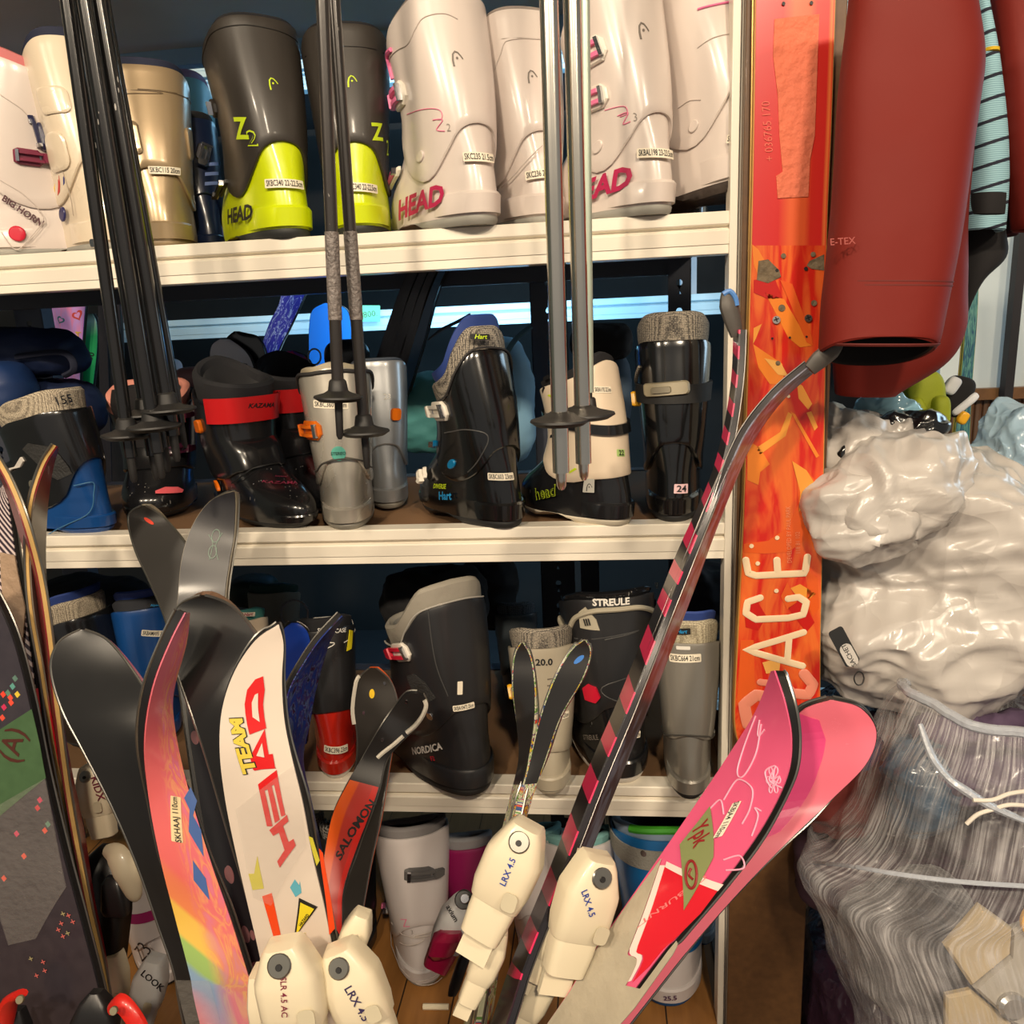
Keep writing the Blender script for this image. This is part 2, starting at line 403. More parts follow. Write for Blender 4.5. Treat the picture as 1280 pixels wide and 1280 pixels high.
# white wall panel with a wooden rail and bamboo wainscot, right of the rack
def pxrect(name, x0, y0, x1, y1, Y, th, m, parent=None, **k):
    a = P((x0+x1)/2, y0, Y).z; b = P((x0+x1)/2, y1, Y).z; l = P(x0, (y0+y1)/2, Y).x; r = P(x1, (y0+y1)/2, Y).x
    return MB().box(l, r, Y, Y+th, b, a).build(name, m, parent, **k)
WY = 1.2
pl = P(1180, 400, WY).x
z_rail = P(1245, 484, WY).z; z_rb = P(1245, 498, WY).z
struct(MB().box(pl, 3.2, WY, WY+.06, z_rb, 2.85).build('wall_right', mat('white_plaster', (226, 232, 226), .8, var=.03)))
struct(MB().box(pl, 3.2, WY-.025, WY+.0, z_rb, z_rail).build('trim_1', planks('rail_wood', (150, 104, 58), (110, 72, 40), 0)))
bam = MB()
for k in range(90):
    x = pl+.02*k+.011; r = .0095
    bam.tube([(x, WY+.012, 0), (x, WY+.012, z_rb*.33), (x, WY+.012, z_rb*.34), (x, WY+.012, z_rb)], [r, r, r*1.1, r], 8)
struct(bam.build('wall_wainscot', mat('bamboo', (122, 84, 54), .6, var=.25, vs=3)))
pxrect('trim_2', 1271, 150, 1282, 520, WY-.06, .03, mat('dark_timber', (40, 34, 34), .6)).__setitem__('kind', 'structure')

# ---------------------------------------------------------------- the shelving unit
rack = thing('shelving_unit', 'cream painted steel shelving unit holding three rows of ski boots', 'shelving', (0, 0, 0))
def lip(z, x0, x1, m, y=0.0, s=1, name='shelf_beam', parent=None):
    pr = [(.030, 0), (.0015, 0), (0, -.0015), (0, -.0150), (.0015, -.0165), (.0075, -.0175), (.0075, -.0205), (.0005, -.0220), (-.0015, -.024), (.0, -.0400), (.0016, -.0405), (.0016, -.0515), (.003, -.0524), (.030, -.0524)]
    b = MB(); b.loft([[Vector((x, y+a*s, z+c)) for a, c in pr] for x in (x0, x1)])
    return b.build(name, m, parent, ang=25)
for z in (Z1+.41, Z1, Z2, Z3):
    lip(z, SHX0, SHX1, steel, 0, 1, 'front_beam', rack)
    lip(z-.004, SHX0, SHX1, steel_d if z < 1.8 else mat('daylit_blue_steel', (150, 190, 222), .4), DEP, -1, 'rear_beam', rack)  # top rear beam: blue of the daylight put into its colour
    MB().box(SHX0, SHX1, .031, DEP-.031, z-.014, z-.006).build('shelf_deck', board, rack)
    MB().box(SHX0, SHX1, .031, DEP-.031, z-.030, z-.015).build('deck_underside', steel_d if z < 1.8 else mat('bounce_lit_underside', (214, 214, 208), .6), rack)  # top underside coloured lighter in place of missing bounce light
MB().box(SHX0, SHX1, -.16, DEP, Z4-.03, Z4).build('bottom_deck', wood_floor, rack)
MB().box(SHX0, SHX1, -.158, -.14, 0, Z4-.031).build('plinth', mat('dark_timber', (40, 34, 34), .6), rack)
def keypost(x0, x1, z0, z1, y, side, m, name='post', parent=None, flange=True, dz=.05, zo=.0):
    b = MB(); cx = (x0+x1)/2; outer = [Vector((x0, y, z0)), Vector((x1, y, z0)), Vector((x1, y, z1)), Vector((x0, y, z1))]
    loops = [outer]; z = z0+.03+zo
    while z < z1-.04:
        loops.append([Vector((cx+.006*math.cos(a), y, z+.008+.006*math.sin(a))) for a in [R(t) for t in range(-50, 231, 35)]][::-1]
                     + [Vector((cx-.0035, y, z-.012)), Vector((cx+.0035, y, z-.012))]); z += dz
    fl_ = [p for l in loops for p in l]; vs = [p.copy() for p in fl_]; n = len(vs)
    tris = tessellate_polygon(loops); b.add(vs+[p+Vector((0, .002, 0)) for p in vs], [t for t in tris]+[tuple(i+n for i in reversed(t)) for t in tris])
    b.box(x0-.001 if side < 0 else x1-.001, x0+.001 if side < 0 else x1+.001, y, y+.035, z0, z1)
    return b.build(name, m, parent, smooth=False)
# right front post: an angle seen nearly edge-on
b = MB(); b.box(SHX1, SHX1+.010, -.004, .030, 0, 2.4); b.box(SHX1+.008, SHX1+.045, .002, .005, 0, 2.4); b.build('post', steel, rack, bevel=.001)
keypost(SHX1-.04, SHX1, 0, 2.4, DEP-.035, 1, steel_d, 'post', rack, zo=.012)
keypost(SHX0, SHX0+.04, 0, 2.4, DEP-.035, -1, steel_d, 'post', rack)
# posts and beams of the neighbouring unit behind
NY = 1.02
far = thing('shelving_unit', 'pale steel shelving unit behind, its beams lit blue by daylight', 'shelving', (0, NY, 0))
far.location = (0, 0, 0)
x0p, x1p = P(668, 500, DEP+.02).x, P(712, 500, DEP+.02).x
mid = thing('rack_upright', 'dark perforated steel upright behind the middle shelf, left of silver poles', 'rack upright')
keypost(x0p, x1p, 0, 2.4, DEP+.02, -1, steel_d, 'perforated_plate', mid, zo=.025)
MB().box(x1p+.012, x1p+.05, DEP+.03, DEP+.034, 0, 2.4).build('flange', steel_d, mid)
lx = xat(52, DEP+.03, 1.3)
ml = thing('rack_upright', 'slate steel upright at far left behind the blue boots', 'rack upright')
keypost(lx-.03, lx+.03, 0, 2.4, DEP+.03, 1, mat('slate_upright', (74, 84, 100), .5), 'perforated_plate', ml, zo=.0)
for py, m in ((381, steel), (64, steel), (866, steel)):
    z = P(600, py, NY).z
    lip(z, -2.2, .9, mat('daylit_pale_steel', (176, 206, 220), .4), NY, 1.3, 'front_beam', far)  # pale steel with the blue daylight mixed into its colour
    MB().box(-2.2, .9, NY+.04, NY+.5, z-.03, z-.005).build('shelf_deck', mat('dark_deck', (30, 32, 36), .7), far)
zt = P(376, 51, .70).z; lip(zt, -2.2, .9, mat('daylit_pale_steel', (176, 206, 220), .4), .70, .7, 'middle_beam', far)
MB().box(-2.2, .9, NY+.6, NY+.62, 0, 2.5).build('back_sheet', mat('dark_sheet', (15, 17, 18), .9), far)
for px in (850,):
    x = xat(px, NY+.02, 1.3); MB().box(x, x+.04, NY+.01, NY+.03, 0, 2.5).build('post', steel_g, far)
# board standing against the right post, and the old red ski hung on it
bw = planks('stained_board', (112, 78, 44), (74, 48, 26), 0, 14)
bd = MB(); bd.box(SHX1+.012, P(1046, 300, -.025).x+.0, -.025, -.007, 0, 2.4)
bo = tag(bd.build('wooden_board', bw, bevel=.0012), 'tall brown stained wooden board standing beside the white shelf post', 'board')
# ================================================================ SKI BOOTS
XB = [(0, .015), (.10, .0), (.2, .008), (.3, .028), (.45, .055), (.6, .075), (.8, .115), (1, .155), (1.1, .17)]
XF = [(0, .85), (.05, .89), (.12, .90), (.18, .885), (.25, .82), (.3, .745), (.36, .665), (.42, .61), (.5, .57), (.6, .56), (.75, .58), (.9, .62), (1.0, .64), (1.1, .655)]
WD = [(0, .150), (.05, .158), (.12, .160), (.2, .158), (.28, .152), (.35, .148), (.42, .150), (.5, .155), (.6, .163), (.75, .176), (.9, .186), (1, .190), (1.1, .190)]
ZLO = [(0, .54), (50, .44), (80, .30), (98, .245), (115, .27), (135, .35), (155, .42), (180, .445)]
ZHI = [(0, .80), (50, .84), (90, .93), (130, .99), (180, 1.0)]
NA = 56
ink = lambda: mat('print_black', (20, 20, 22), .5)
DARKIN = lambda: mat('liner_inside', (22, 22, 26), .95, sheen=.2)
class Boot(Surf):
    U = (-math.pi, math.pi); NU, NV = 73, 60; off0 = .005
    def __init__(s, name, label, px, py, Y, zs, head, shell, cuff=None, liner=None, sole=None, rim=None, wk=1.0, lk=1.0, zlo=ZLO, zhi=ZHI, group=None, lean=0.0,
                 rimh=.05, shelltop=.62, arch=True, ledge=True, flare=1.0, roll=0.0, H=None, tongue=None, strap=None, sole_h=.045, low=False, fwd=1.0, dk=1.0):
        """px: column of the back of the heel, py: row of the top of the cuff at the back"""
        s.h = R(head); x = xat(px, Y, zs); s.H = H or zat(py, x+.1*math.cos(s.h), Y+.03*math.sin(s.h))-zs
        s.wk, s.lk, s.zlo, s.zhi, s.flare, s.fwd, s.dk = wk, lk, zlo, zhi, flare, fwd, dk
        s.root = thing(name, label, 'ski boot', (x, Y, zs), 0, group, rot=(R(roll), R(lean), s.h))
        s.root.rotation_mode = 'XYZ'
        s.M = Matrix.Translation((x, Y, zs)) @ (Matrix.Rotation(s.h, 4, 'Z') @ Matrix.Rotation(R(lean), 4, 'Y') @ Matrix.Rotation(R(roll), 4, 'X'))
        cuff = cuff or shell; liner = liner or mat('black_liner', (26, 26, 30), .85, bump=.2); sole = sole or mat('black_rubber', (28, 28, 28), .6, bump=.1)
        s.mc, s.ms, s.ml = cuff, shell, liner
        H = s.H; A = [2*math.pi*k/NA for k in range(NA)]
        # sole with heel and toe blocks
        m = MB(); rows = []
        for z, of in ((0, -.002), (.004, .001), (.7*sole_h*H, .0012), (sole_h*H, -.001)):
            row = []
            for a in A:
                p = s.S(a, z/H, of); f = (p.x/H-.34)/.30
                if arch and 0 < f < 1: p.z = max(p.z, min(sole_h*H*.98, H*.05*math.sin(math.pi*f)**.7))
                row.append(p)
            rows.append(row)
        m.loft(rows); m.build('sole', sole, s.root)
        # lower shell
        m = MB(); zz = [sole_h*.9+(shelltop-sole_h*.9)*i/30 for i in range(31)]
        m.loft([[s.S(a, z, 0) for a in A] for z in zz]); sh = m.build('lower_shell', shell, s.root)
        if ledge:
            for nm_, a0, a1, z0, z1, of in (('heel_ledge', 112, 248, sole_h+.005, .145, .0045), ('toe_ledge', -48, 48, sole_h+.005, .105, .003)):
                rows = []
                for k in range(25):
                    a = R(a0+(a1-a0)*k/24); e = min(1, min(k, 24-k)/2.5); o = of*e
                    rows.append([s.S(a, z0, -.002), s.S(a, z0, o), s.S(a, z1-.012, o*1.1), s.S(a, z1, o*.6), s.S(a, z1, -.002)])
                m = MB(); m.loft(rows); m.build(nm_, shell, s.root)
        # cuff: closed shell, open at the top
        m = MB(); prof = [(0, -.003), (0, .0035), (.015, .005)]+[(t, .005) for t in (.08, .16, .25, .35, .45, .55, .65, .75, .85, .93, .98)]+[(1, .0042), (1, .001), (.97, -.002), (.8, -.003), (.55, -.003)]
        m.rows([[s.S(a, s.zl(a)*(1-t)+s.zh(a)*t, o) for a in A] for t, o in prof], True)
        m.build('cuff', cuff, s.root)
        # soft liner rising above the cuff
        m = MB(); rh = rimh
        prof = [(-.25, -.0025), (0, -.0022), (rh*.5, .0), (rh*.85, .0005), (rh, -.003), (rh*1.02, -.007), (rh*.9, -.0115), (rh*.4, -.0135), (-.1, -.015), (-.4, -.018)]
        rows = [[s.S(a, s.zh(a)+t, o) for a in A] for t, o in prof]
        m.rows(rows, True); lo = m.build('liner', liner, s.root)
        m = MB(); m.loft([[s.S(a, s.zh(a)+t, o) for a in A] for t, o in ((rh*.6, -.0142), (-.1, -.0157), (-.39, -.0187))], False, True); m.build('lining', DARKIN(), s.root)
        if rim:                         # coloured inner lining standing above the collar
            m = MB(); m.rows([[s.S(a, s.zh(a)+t, o) for a in A] for t, o in ((rh*.5, -.0105), (rh+.03, -.004), (rh+.052, -.0035), (rh+.062, -.006), (rh+.052, -.009), (rh*.5, -.0112), (-.1, -.0145))], True)
            m.build('rim_lining', rim, s.root)
        if tongue:                      # front tongue standing proud of the liner
            m = MB(); rows = []
            for k in range(13):
                t = k/12; z = .55+.50*t; wd = .55*(1-.35*max(0, t-.7)/.3)
                rows.append([s.S(wd*q, z, .007+.012*t) for q in (-1, -.6, -.2, .2, .6, 1)]+[s.S(wd*q, z, .001+.012*t) for q in (1, .6, .2, -.2, -.6, -1)])
            m.loft(rows); m.build('tongue', tongue, s.root)
        if strap:
            m = MB(); rows = []
            for k in range(NA+1):
                a = -math.pi+2*math.pi*k/NA; z = s.zh(a)-.045
                rows.append([s.S(a, z-.035, .0055), s.S(a, z-.035, .0085), s.S(a, z+.035, .0085), s.S(a, z+.035, .0055)])
            m.loft(rows); m.build('power_strap', strap, s.root)
    def zl(s, a): return lerp_tab(s.zlo, abs(math.degrees((a+math.pi) % (2*math.pi)-math.pi)))
    def zh(s, a): return lerp_tab(s.zhi, abs(math.degrees((a+math.pi) % (2*math.pi)-math.pi)))
    def S(s, a, z, off):
        H = s.H; xb = lerp_tab(XB, z)*s.fwd; xf = lerp_tab(XF, z); xb += (1-s.fwd)*.03
        if z > .45: xf -= (1-s.fwd)*(z-.45)*.12
        if z < .55: xf = .5+(xf-.5)*s.lk if xf > .5 else xf
        if s.dk != 1: xf = xb+(xf-xb)*(1+(s.dk-1)*min(1, max(0, (z-.3)/.2)))
        wdt = lerp_tab(WD, z)*s.wk*(1+(s.flare-1)*max(0, (z-.4)/.6))
        k = min(1, max(0, (.45-z)/.2)); c, sn = math.cos(a), math.sin(a); n = 2.5-.2*k
        cx = (xb+xf)/2*H; rx = (xf-xb)/2*H+off
        x = cx+rx*math.copysign(abs(c)**(2/n), c); t = (x/H-xb)/(xf-xb)
        ys = 1-k*(.13*(1-min(1, max(0, t)/.7))**1.3+.16*max(0, (t-.75)/.25)**2)
        y = (wdt*H*ys+off)*math.copysign(abs(sn)**(2/n), sn)
        return Vector((x, y, z*H))
    V = (0.02, 1.04)
    def facing(s, u, v, q):
        e = .01; p = s.S(u, v, 0); a = s.S(u+e, v, 0)-s.S(u-e, v, 0); b = s.S(u, v+e, 0)-s.S(u, v-e, 0)
        n = s.M.to_3x3() @ a.cross(b); return n.dot(CAMP-q) > 0
    def ring(s, z, m, r, off=.004, name='rim_binding'):
        mb = MB(); pts = [s.S(2*math.pi*k/40, s.zh(2*math.pi*k/40)+z-1, -.003) for k in range(41)]
        mb.tube(pts, r, 6, caps=False); return mb.build(name, m, s.root)
    def lineaz(s, pts, r, m, name='seam', off=0.0):
        Q = [Vector((R(a), z, 0)) for a, z in pts]; out = []
        for i in range(len(Q)-1):
            for k in range(8): c = crv(Q, i, k/8); out.append(s.S(c.x, c.y, s.off0+off+r*.5))
        out.append(s.S(Q[-1].x, Q[-1].y, s.off0+off)); mb = MB(); mb.tube(out, r, 8); return mb.build(name, m, s.root)
    def band(s, z0, z1, m, off=.0055, th=.003, a0=-180, a1=180, tilt=0.0, name='strap'):
        mb = MB(); rows = []
        for k in range(41):
            d = a0+(a1-a0)*k/40; a = R(d); dz = tilt*math.cos(a)
            rows.append([s.S(a, z0+dz, off), s.S(a, z0+dz, off+th), s.S(a, z1+dz, off+th), s.S(a, z1+dz, off)])
        mb.loft(rows); return mb.build(name, m, s.root, ang=30)
    def disc(s, px, py, r, m, h=.002, ring=None, name='pivot_rivet'):
        o = s.patch(ell(r, r), px, py, m, 0, h, 0, name, cham=.15)
        if ring: s.patch(ell(r*.45, r*.45, 12), px, py, ring, 0, .001, h+.0002, 'rivet_centre', o)
        return o
    def buckle(s, px, py, ang=0, L=.05, Wd=.026, plate=None, lever=None, metal=None, d=-1, wire=.022, base=None):
        """lever buckle: ladder plate, hinged lever with a slot, wire bail reaching to the toe side"""
        plate = plate or mat('buckle_white', (225, 218, 205), .35); lever = lever or plate; metal = metal or mat('chrome', (200, 200, 205), .2, 1.0)
        W2 = Wd/2
        po = [(-L*.5, -W2*.75), (-L*.35, -W2), (L*.3, -W2), (L*.5, -W2*.4), (L*.5, W2*.5), (L*.32, W2), (-L*.35, W2), (-L*.5, W2*.7)]
        b = s.patch(po, px, py, base or plate, ang, .005, 0, 'buckle', cham=.1)
        lv = MB()
        for sg in (-1, 1):
            s.decal(lv, prism_bm([(d*L*.55, sg*W2*.25), (d*L*.55, sg*W2*.62), (-d*L*.3, sg*W2*.62), (-d*L*.3, sg*W2*.25)], 0, .005, .008, .12), px, py, ang, .0055)
        s.decal(lv, prism_bm([(d*L*.62, -W2*.62), (d*L*.78, -W2*.45), (d*L*.78, W2*.45), (d*L*.62, W2*.62), (d*L*.45, W2*.62), (d*L*.45, -W2*.62)], 0, .007, .008, .12), px, py, ang, .006)
        lv.build('lever', lever, b)
        pn = MB(); s.decal(pn, prism_bm([(-d*L*.28, -W2*.7), (-d*L*.28, W2*.7), (-d*L*.38, W2*.7), (-d*L*.38, -W2*.7)], 0, .006), px, py, ang, .005)
        for sg in (-1, 1):
            s.decal(pn, prism_bm([(d*L*.4, sg*W2*.3-.0012), (d*L*.4, sg*W2*.3+.0012), (d*(L*.5+wire), sg*W2*.3+.0012), (d*(L*.5+wire), sg*W2*.3-.0012)], 0, .0024), px, py, ang, .004)
        s.decal(pn, prism_bm([(d*(L*.5+wire)-.0012, -W2*.3-.0012), (d*(L*.5+wire)+.0012, -W2*.3-.0012), (d*(L*.5+wire)+.0012, W2*.3+.0012), (d*(L*.5+wire)-.0012, W2*.3+.0012)], 0, .0024), px, py, ang, .004)
        s.decal(pn, prism_bm([(d*L*.4-.002, -W2*.34), (d*L*.4, -W2*.34), (d*L*.4, W2*.34), (d*L*.4-.002, W2*.34)], 0, .0024), px, py, ang, .004)
        pn.build('bail_wire', metal, b); return b
    def plate(s, px, py, ang, L, Wd, m, th=.006, name='buckle_plate', cham=.12):
        return s.patch(rrect(L, Wd, min(L, Wd)*.3), px, py, m, ang, th, 0, name, cham=cham)
    def head_mark(s, px, py, sz, m, ang=0):
        mb = MB(); pts = []
        arc = [(-.42, -.9), (-.40, -.3), (-.27, .25), (.0, .52), (.27, .42), (.5, .12), (.68, -.2)]
        w0 = .1; up = [Vector((x, y, 0)) for x, y in arc]; n = len(up)
        L_, R_ = [], []
        for i in range(n):
            d = (up[min(i+1, n-1)]-up[max(i-1, 0)]).normalized(); nn = Vector((-d.y, d.x, 0))*(w0*(1-.5*(i/n)))
            L_.append(up[i]+nn); R_.append(up[i]-nn)
        for i in range(n-1):
            q = [L_[i], L_[i+1], R_[i+1], R_[i]]
            s.decal(mb, prism_bm([(p.x*sz, p.y*sz) for p in q], 0, .0003, 0), px, py, ang, .0004)
        s.decal(mb, prism_bm([(x*sz+.08*sz, y*sz-.12*sz) for x, y in ell(.13, .13, 10)], 0, .0003, 0), px, py, ang, .0004)
        return mb.build('maker_mark', m, s.root, smooth=False)
W = lambda: mat('white_plastic', (214, 202, 194), .3, coat=.35, var=.03)
BK = lambda: mat('black_plastic', (24, 24, 26), .22, coat=.5, var=.1, scr=.5)
# ---- top shelf
pinkc = mat('pink_plastic', (236, 120, 165), .35); chrome = mat('chrome', (200, 200, 205), .2, 1.0)
maroonc = mat('maroon_plastic', (120, 34, 62), .35); headred = mat('print_raspberry', (176, 28, 78), .45)
greyprint = mat('print_grey', (120, 112, 104), .5); pinkprint = mat('print_pink', (232, 128, 160), .5)
seam_w = mat('seam_shadow_white', (196, 184, 176), .5); grey_lining = mat('taupe_liner', (150, 138, 130), .8, bump=.3)
b = T1 = Boot('ski_boot', 'white ski boot with red dot and pink rim, cut off by the left picture edge', -22, 70, .03, Z1, 38, W(), W(), mat('rose_liner', (206, 120, 120), .8, bump=.2), mat('grey_sole', (150, 148, 140), .6))
b.disc(22, 292, .0105, mat('red_plastic', (200, 24, 52), .35), .003)
b.text('BIG HORN', 28, 264, .0135, mat('print_maroon', (70, 22, 34), .5), -38, bold=.035, xs=.82)
b.linepx([(0, 225), (25, 240), (48, 262), (52, 280), (22, 312), (2, 290)], .0007, seam_w)
b.linepx([(0, 118), (25, 135), (40, 150)], .0007, seam_w)
b.buckle(36, 197, -8, .036, .022, maroonc, maroonc, d=1, wire=.008)
pearl = mat('pearl_plastic', (222, 206, 182), .26, coat=.6, var=.05, vs=6)
b = T2 = Boot('ski_boot', 'pearl white ski boot with flame print and navy pivot on the top shelf', 146, 48, .03, Z1, 136, pearl, pearl, mat('navy_liner', (26, 32, 56), .8), mat('grey_sole', (150, 148, 140), .6), wk=1.02, flare=1.0, dk=.86, lk=.9)
b.disc(79, 268, .010, mat('navy_plastic', (36, 36, 92), .3), .003)
navyb = mat('navy_buckle', (38, 40, 72), .28, coat=.4)
b.plate(70, 190, 20, .050, .050, pearl, .004, 'cuff_flap'); b.plate(64, 125, 8, .05, .036, pearl, .003, 'cuff_flap')
b.buckle(54, 172, -75, .036, .024, navyb, navyb, d=-1, wire=.008)
for px, py, w_, h_, c in ((74, 232, .008, .028, (196, 44, 40)), (68, 238, .005, .02, (236, 196, 60)), (80, 225, .004, .014, (40, 44, 120)), (66, 256, .004, .012, (60, 60, 130)), (65, 275, .004, .014, (206, 90, 50))):
    b.patch([(-w_*.5, -h_*.5), (w_*.4, -h_*.3), (w_*.5, h_*.1), (w_*.1, h_*.5), (-w_*.1, h_*.15), (-w_*.45, h_*.3)], px, py, mat('print_%d_%d' % c[:2], c, .5), -8, .0004, name='flame_print')
b.sticker('SKBC116', 112, 184, .022, .008, -6)
b.linepx([(60, 170), (75, 205), (88, 245), (92, 270)], .0008, mat('seam_pearl', (170, 156, 138), .5))
b.plate(120, 304, 4, .02, .012, chrome, .004, 'heel_clip')
gold = mat('champagne_plastic', (166, 144, 112), .30, .35, coat=.5, var=.05, vs=5)
b = T3 = Boot('ski_boot', 'champagne grey ski boot seen from behind, standing left of the black and yellow pair', 208, 82, .03, Z1, 119, gold, gold, wk=1.28, liner= mat('navy_liner', (26, 32, 56), .8), sole=mat('gold_sole', (142, 122, 92), .5), flare=1.0)
gs = mat('seam_gold', (112, 94, 70), .5)
b.sticker('SKBC115 20cm', 207, 213, .044, .0105, -3)
b.linepx([(152, 118), (175, 113), (200, 113), (225, 119), (240, 130)], .0007, gs); 
b.plate(165, 172, 4, .022, .045, gold, .003, 'cuff_flap'); b.plate(237, 180, -4, .018, .045, gold, .003, 'cuff_flap')
hl = [(0, .58), (55, .44), (80, .31), (98, .225), (112, .225), (128, .31), (146, .39), (162, .425), (180, .44)]
yel = mat('lime_plastic', (206, 222, 10), .3, coat=.3, var=.06, vs=8); bkm = mat('matt_black_plastic', (50, 45, 40), .42, coat=.12, var=.08)
limeink = mat('print_lime', (196, 220, 30), .5)
def head_yellow(label, px, py, Y, head, dx, off):
    b = Boot('ski_boot', label, px, py, Y, Z1, head, yel, bkm, wk=1.1, liner=mat('black_liner', (26, 26, 30), .85, bump=.2), sole=mat('dark_sole', (44, 46, 46), .6), zlo=hl, group=None, rimh=.02)
    return b
b = T4 = head_yellow('black and lime ski boot with Z2 print in full view on the top shelf', 371, 22, -.005, 130, 0, 0)
b.head_mark(340, 103, .0105, limeink); b.text('Z', 302, 162, .036, limeink, 0, bold=.03, shear=-.1); b.text('2', 315, 174, .028, limeink, 0, bold=.006, xs=1.3)
b.text('2', 315, 174, .0235, bkm, 0, bold=-.012, xs=1.35, off=.0012)
b.text('HEAD', 297, 269, .026, ink(), 14, bold=.035, shear=.25, xs=1.2)
b.sticker('SKBC340 22-22.5cm', 356, 229, .056, .0115, -2)
b.lineaz([(60, .86), (85, .89), (110, .935), (150, .95), (180, .95), (230, .93)], .0007, mat('seam_black', (28, 26, 24), .5))
b.buckle(268, 136, 66, .038, .024, bkm, limeink, d=-1, wire=.01); b.buckle(281, 235, 75, .03, .014, mat('black_plastic2', (28, 28, 28), .3), None, d=-1, wire=.006)
b = T5 = head_yellow('black and lime ski boot half hidden behind the two dark ski poles', 452, 28, .005, 106, 0, 0)
b.head_mark(439, 100, .0105, limeink); b.text('Z', 472, 166, .030, limeink, -5, bold=.03); b.text('2', 484, 186, .028, limeink, -8, bold=.0)
b.sticker('SKBC340 22-22.5cm', 453, 234, .050, .0115, -4); b.linepx([(420, 62), (440, 58), (470, 62)], .0007, mat('seam_black', (28, 26, 24), .5))
def head_white(label, px, py, Y, head, zs=Z1, sole=None, **k):
    return Boot('ski_boot', label, px, py, Y, zs, head, W(), W(), grey_lining, sole or mat('grey_sole', (150, 148, 140), .6), zlo=hl, rimh=.022, **k)
b = T6 = head_white('white ski boot with pink buckles and Z2 print, right of the lime pair', 612, -8, -.02, 131, lk=.85, wk=1.1)
b.head_mark(570, 71, .0125, greyprint); b.linepx([(509, 143), (535, 136), (550, 138), (552, 148), (541, 150)], .0006, pinkprint); b.linepx([(541, 150), (553, 150), (546, 162), (556, 164)], .0007, pinkprint); b.text('2', 561, 160, .013, greyprint, 0, bold=-.02)
b.text('HEAD', 521, 255, .034, headred, 22, bold=.035, shear=.25, xs=1.2); b.sticker('SKC235 21.5cm', 600, 196, .044, .0115, -4)
for pts in ([(480, 80), (495, 64), (510, 55), (520, 35), (530, 22), (555, 17), (572, 24)], ): b.linepx(pts, .0007, seam_w)
b.disc(526, 196, .0075, W(), .0025); b.buckle(500, 120, 52, .046, .030, mat('buckle_white', (225, 218, 205), .35), pinkc, d=-1, wire=.01); b.buckle(495, 222, 70, .036, .020, None, pinkc, d=-1, wire=.008)
b.linepx([(490, 62), (484, 72), (484, 86), (488, 100)], .0028, pinkc, 'pink_padding')
b = T7 = head_white('white ski boot partly hidden behind the silver poles, left of them', 688, 12, .03, 118, lk=.85, wk=1.1)
b.head_mark(664, 94, .0115, greyprint); b.sticker('SKC236 21.5cm', 676, 217, .044, .0115, 6); b.linepx([(616, 95), (625, 70), (632, 52), (650, 47), (672, 48)], .0007, seam_w)
b.linepx([(626, 235), (640, 222), (655, 205), (678, 182)], .0007, seam_w)
b = T8 = head_white('white ski boot with Z3 print and two pink buckles right of the silver poles', 834, -22, -.012, 130, lk=.9, wk=1.06)
b.head_mark(803, 36, .0135, greyprint); b.linepx([(756, 138), (780, 133), (784, 142), (775, 146)], .0006, pinkprint); b.linepx([(772, 145), (785, 141), (779, 155), (788, 152)], .0007, pinkprint); b.text('3', 794, 147, .014, greyprint, 5, bold=-.02)
b.text('HEAD', 744, 236, .035, headred, 20, bold=.038, shear=.25, xs=1.2); b.sticker('SKBAL198 23-23.5cm', 822, 191, .052, .0115, -2)
b.disc(747, 184, .0085, W(), .0025); b.buckle(740, 66, 32, .046, .032, mat('buckle_white', (225, 218, 205), .35), pinkc, d=-1, wire=.01); b.buckle(744, 124, 24, .046, .028, mat('buckle_white', (225, 218, 205), .35), pinkc, d=-1, wire=.01)

b = T9 = head_white('white ski boot tipped back at the right end of the top shelf, tread showing', 960, 4, .005, 128, lk=.85, H=.30, zs=Z1+.030, lean=6.5, sole=mat('dark_tread', (60, 50, 44), .8, bump=1.0, bs=60))
b.linepx([(872, 60), (890, 48), (915, 42)], .0007, seam_w); b.disc(867, 158, .0075, W(), .0025); b.sticker('SKBAL', 917, 174, .018, .01, 0)
b.linepx([(848, 135), (862, 126), (876, 125)], .0007, seam_w); b.linepx([(872, 12), (895, 6), (912, 3)], .0014, pinkc, 'pink_padding')
# ---- second shelf
def B(label, px, py, Y, z, head, shell, cuff=None, liner=None, sole=None, **k): return Boot('ski_boot', label, px, py, Y, z, head, shell, cuff, liner, sole, **k)
sv0 = mat('seam_silver', (70, 68, 64), .5)
bluep = mat('blue_plastic', (14, 66, 128), .3, coat=.4, var=.08); navyl = mat('navy_liner', (26, 34, 66), .85, bump=.2)
gmesh = mesh_mat('grey_mesh_liner', (168, 158, 142), (70, 66, 62)); wmesh = mesh_mat('pale_mesh_liner', (204, 190, 166), (120, 110, 96))
silver = mat('silver_plastic', (178, 172, 160), .26, .35, coat=.6, var=.06, vs=7, scr=.3); silver_l = mat('silver_dark', (142, 144, 146), .3, .4, coat=.5, var=.05, scr=.2)
redp = mat('red_shell', (186, 34, 20), .25, coat=.5, var=.06); seam_k = mat('seam_dark', (12, 12, 13), .5); orange = mat('orange_plastic', (238, 120, 24), .2, coat=.6, trans=.3)
blk = lambda: mat('black_liner', (26, 26, 30), .85, bump=.2)
white_ink = mat('print_white', (226, 222, 214), .5)
b = S1 = B('large blue and black ski boot with 155 on its collar, left of second shelf', 140, 512, .03, Z2, 165, bluep, BK(), wmesh, bluep, lk=2.2, wk=1.3, dk=1.6, rimh=.16,
   zlo=[(0, .5), (50, .42), (80, .25), (100, .20), (115, .26), (135, .44), (155, .56), (180, .60)], shelltop=.7)
b.disc(42, 606, .0075, mat('silver_button', (150, 146, 132), .3, .6), .003)
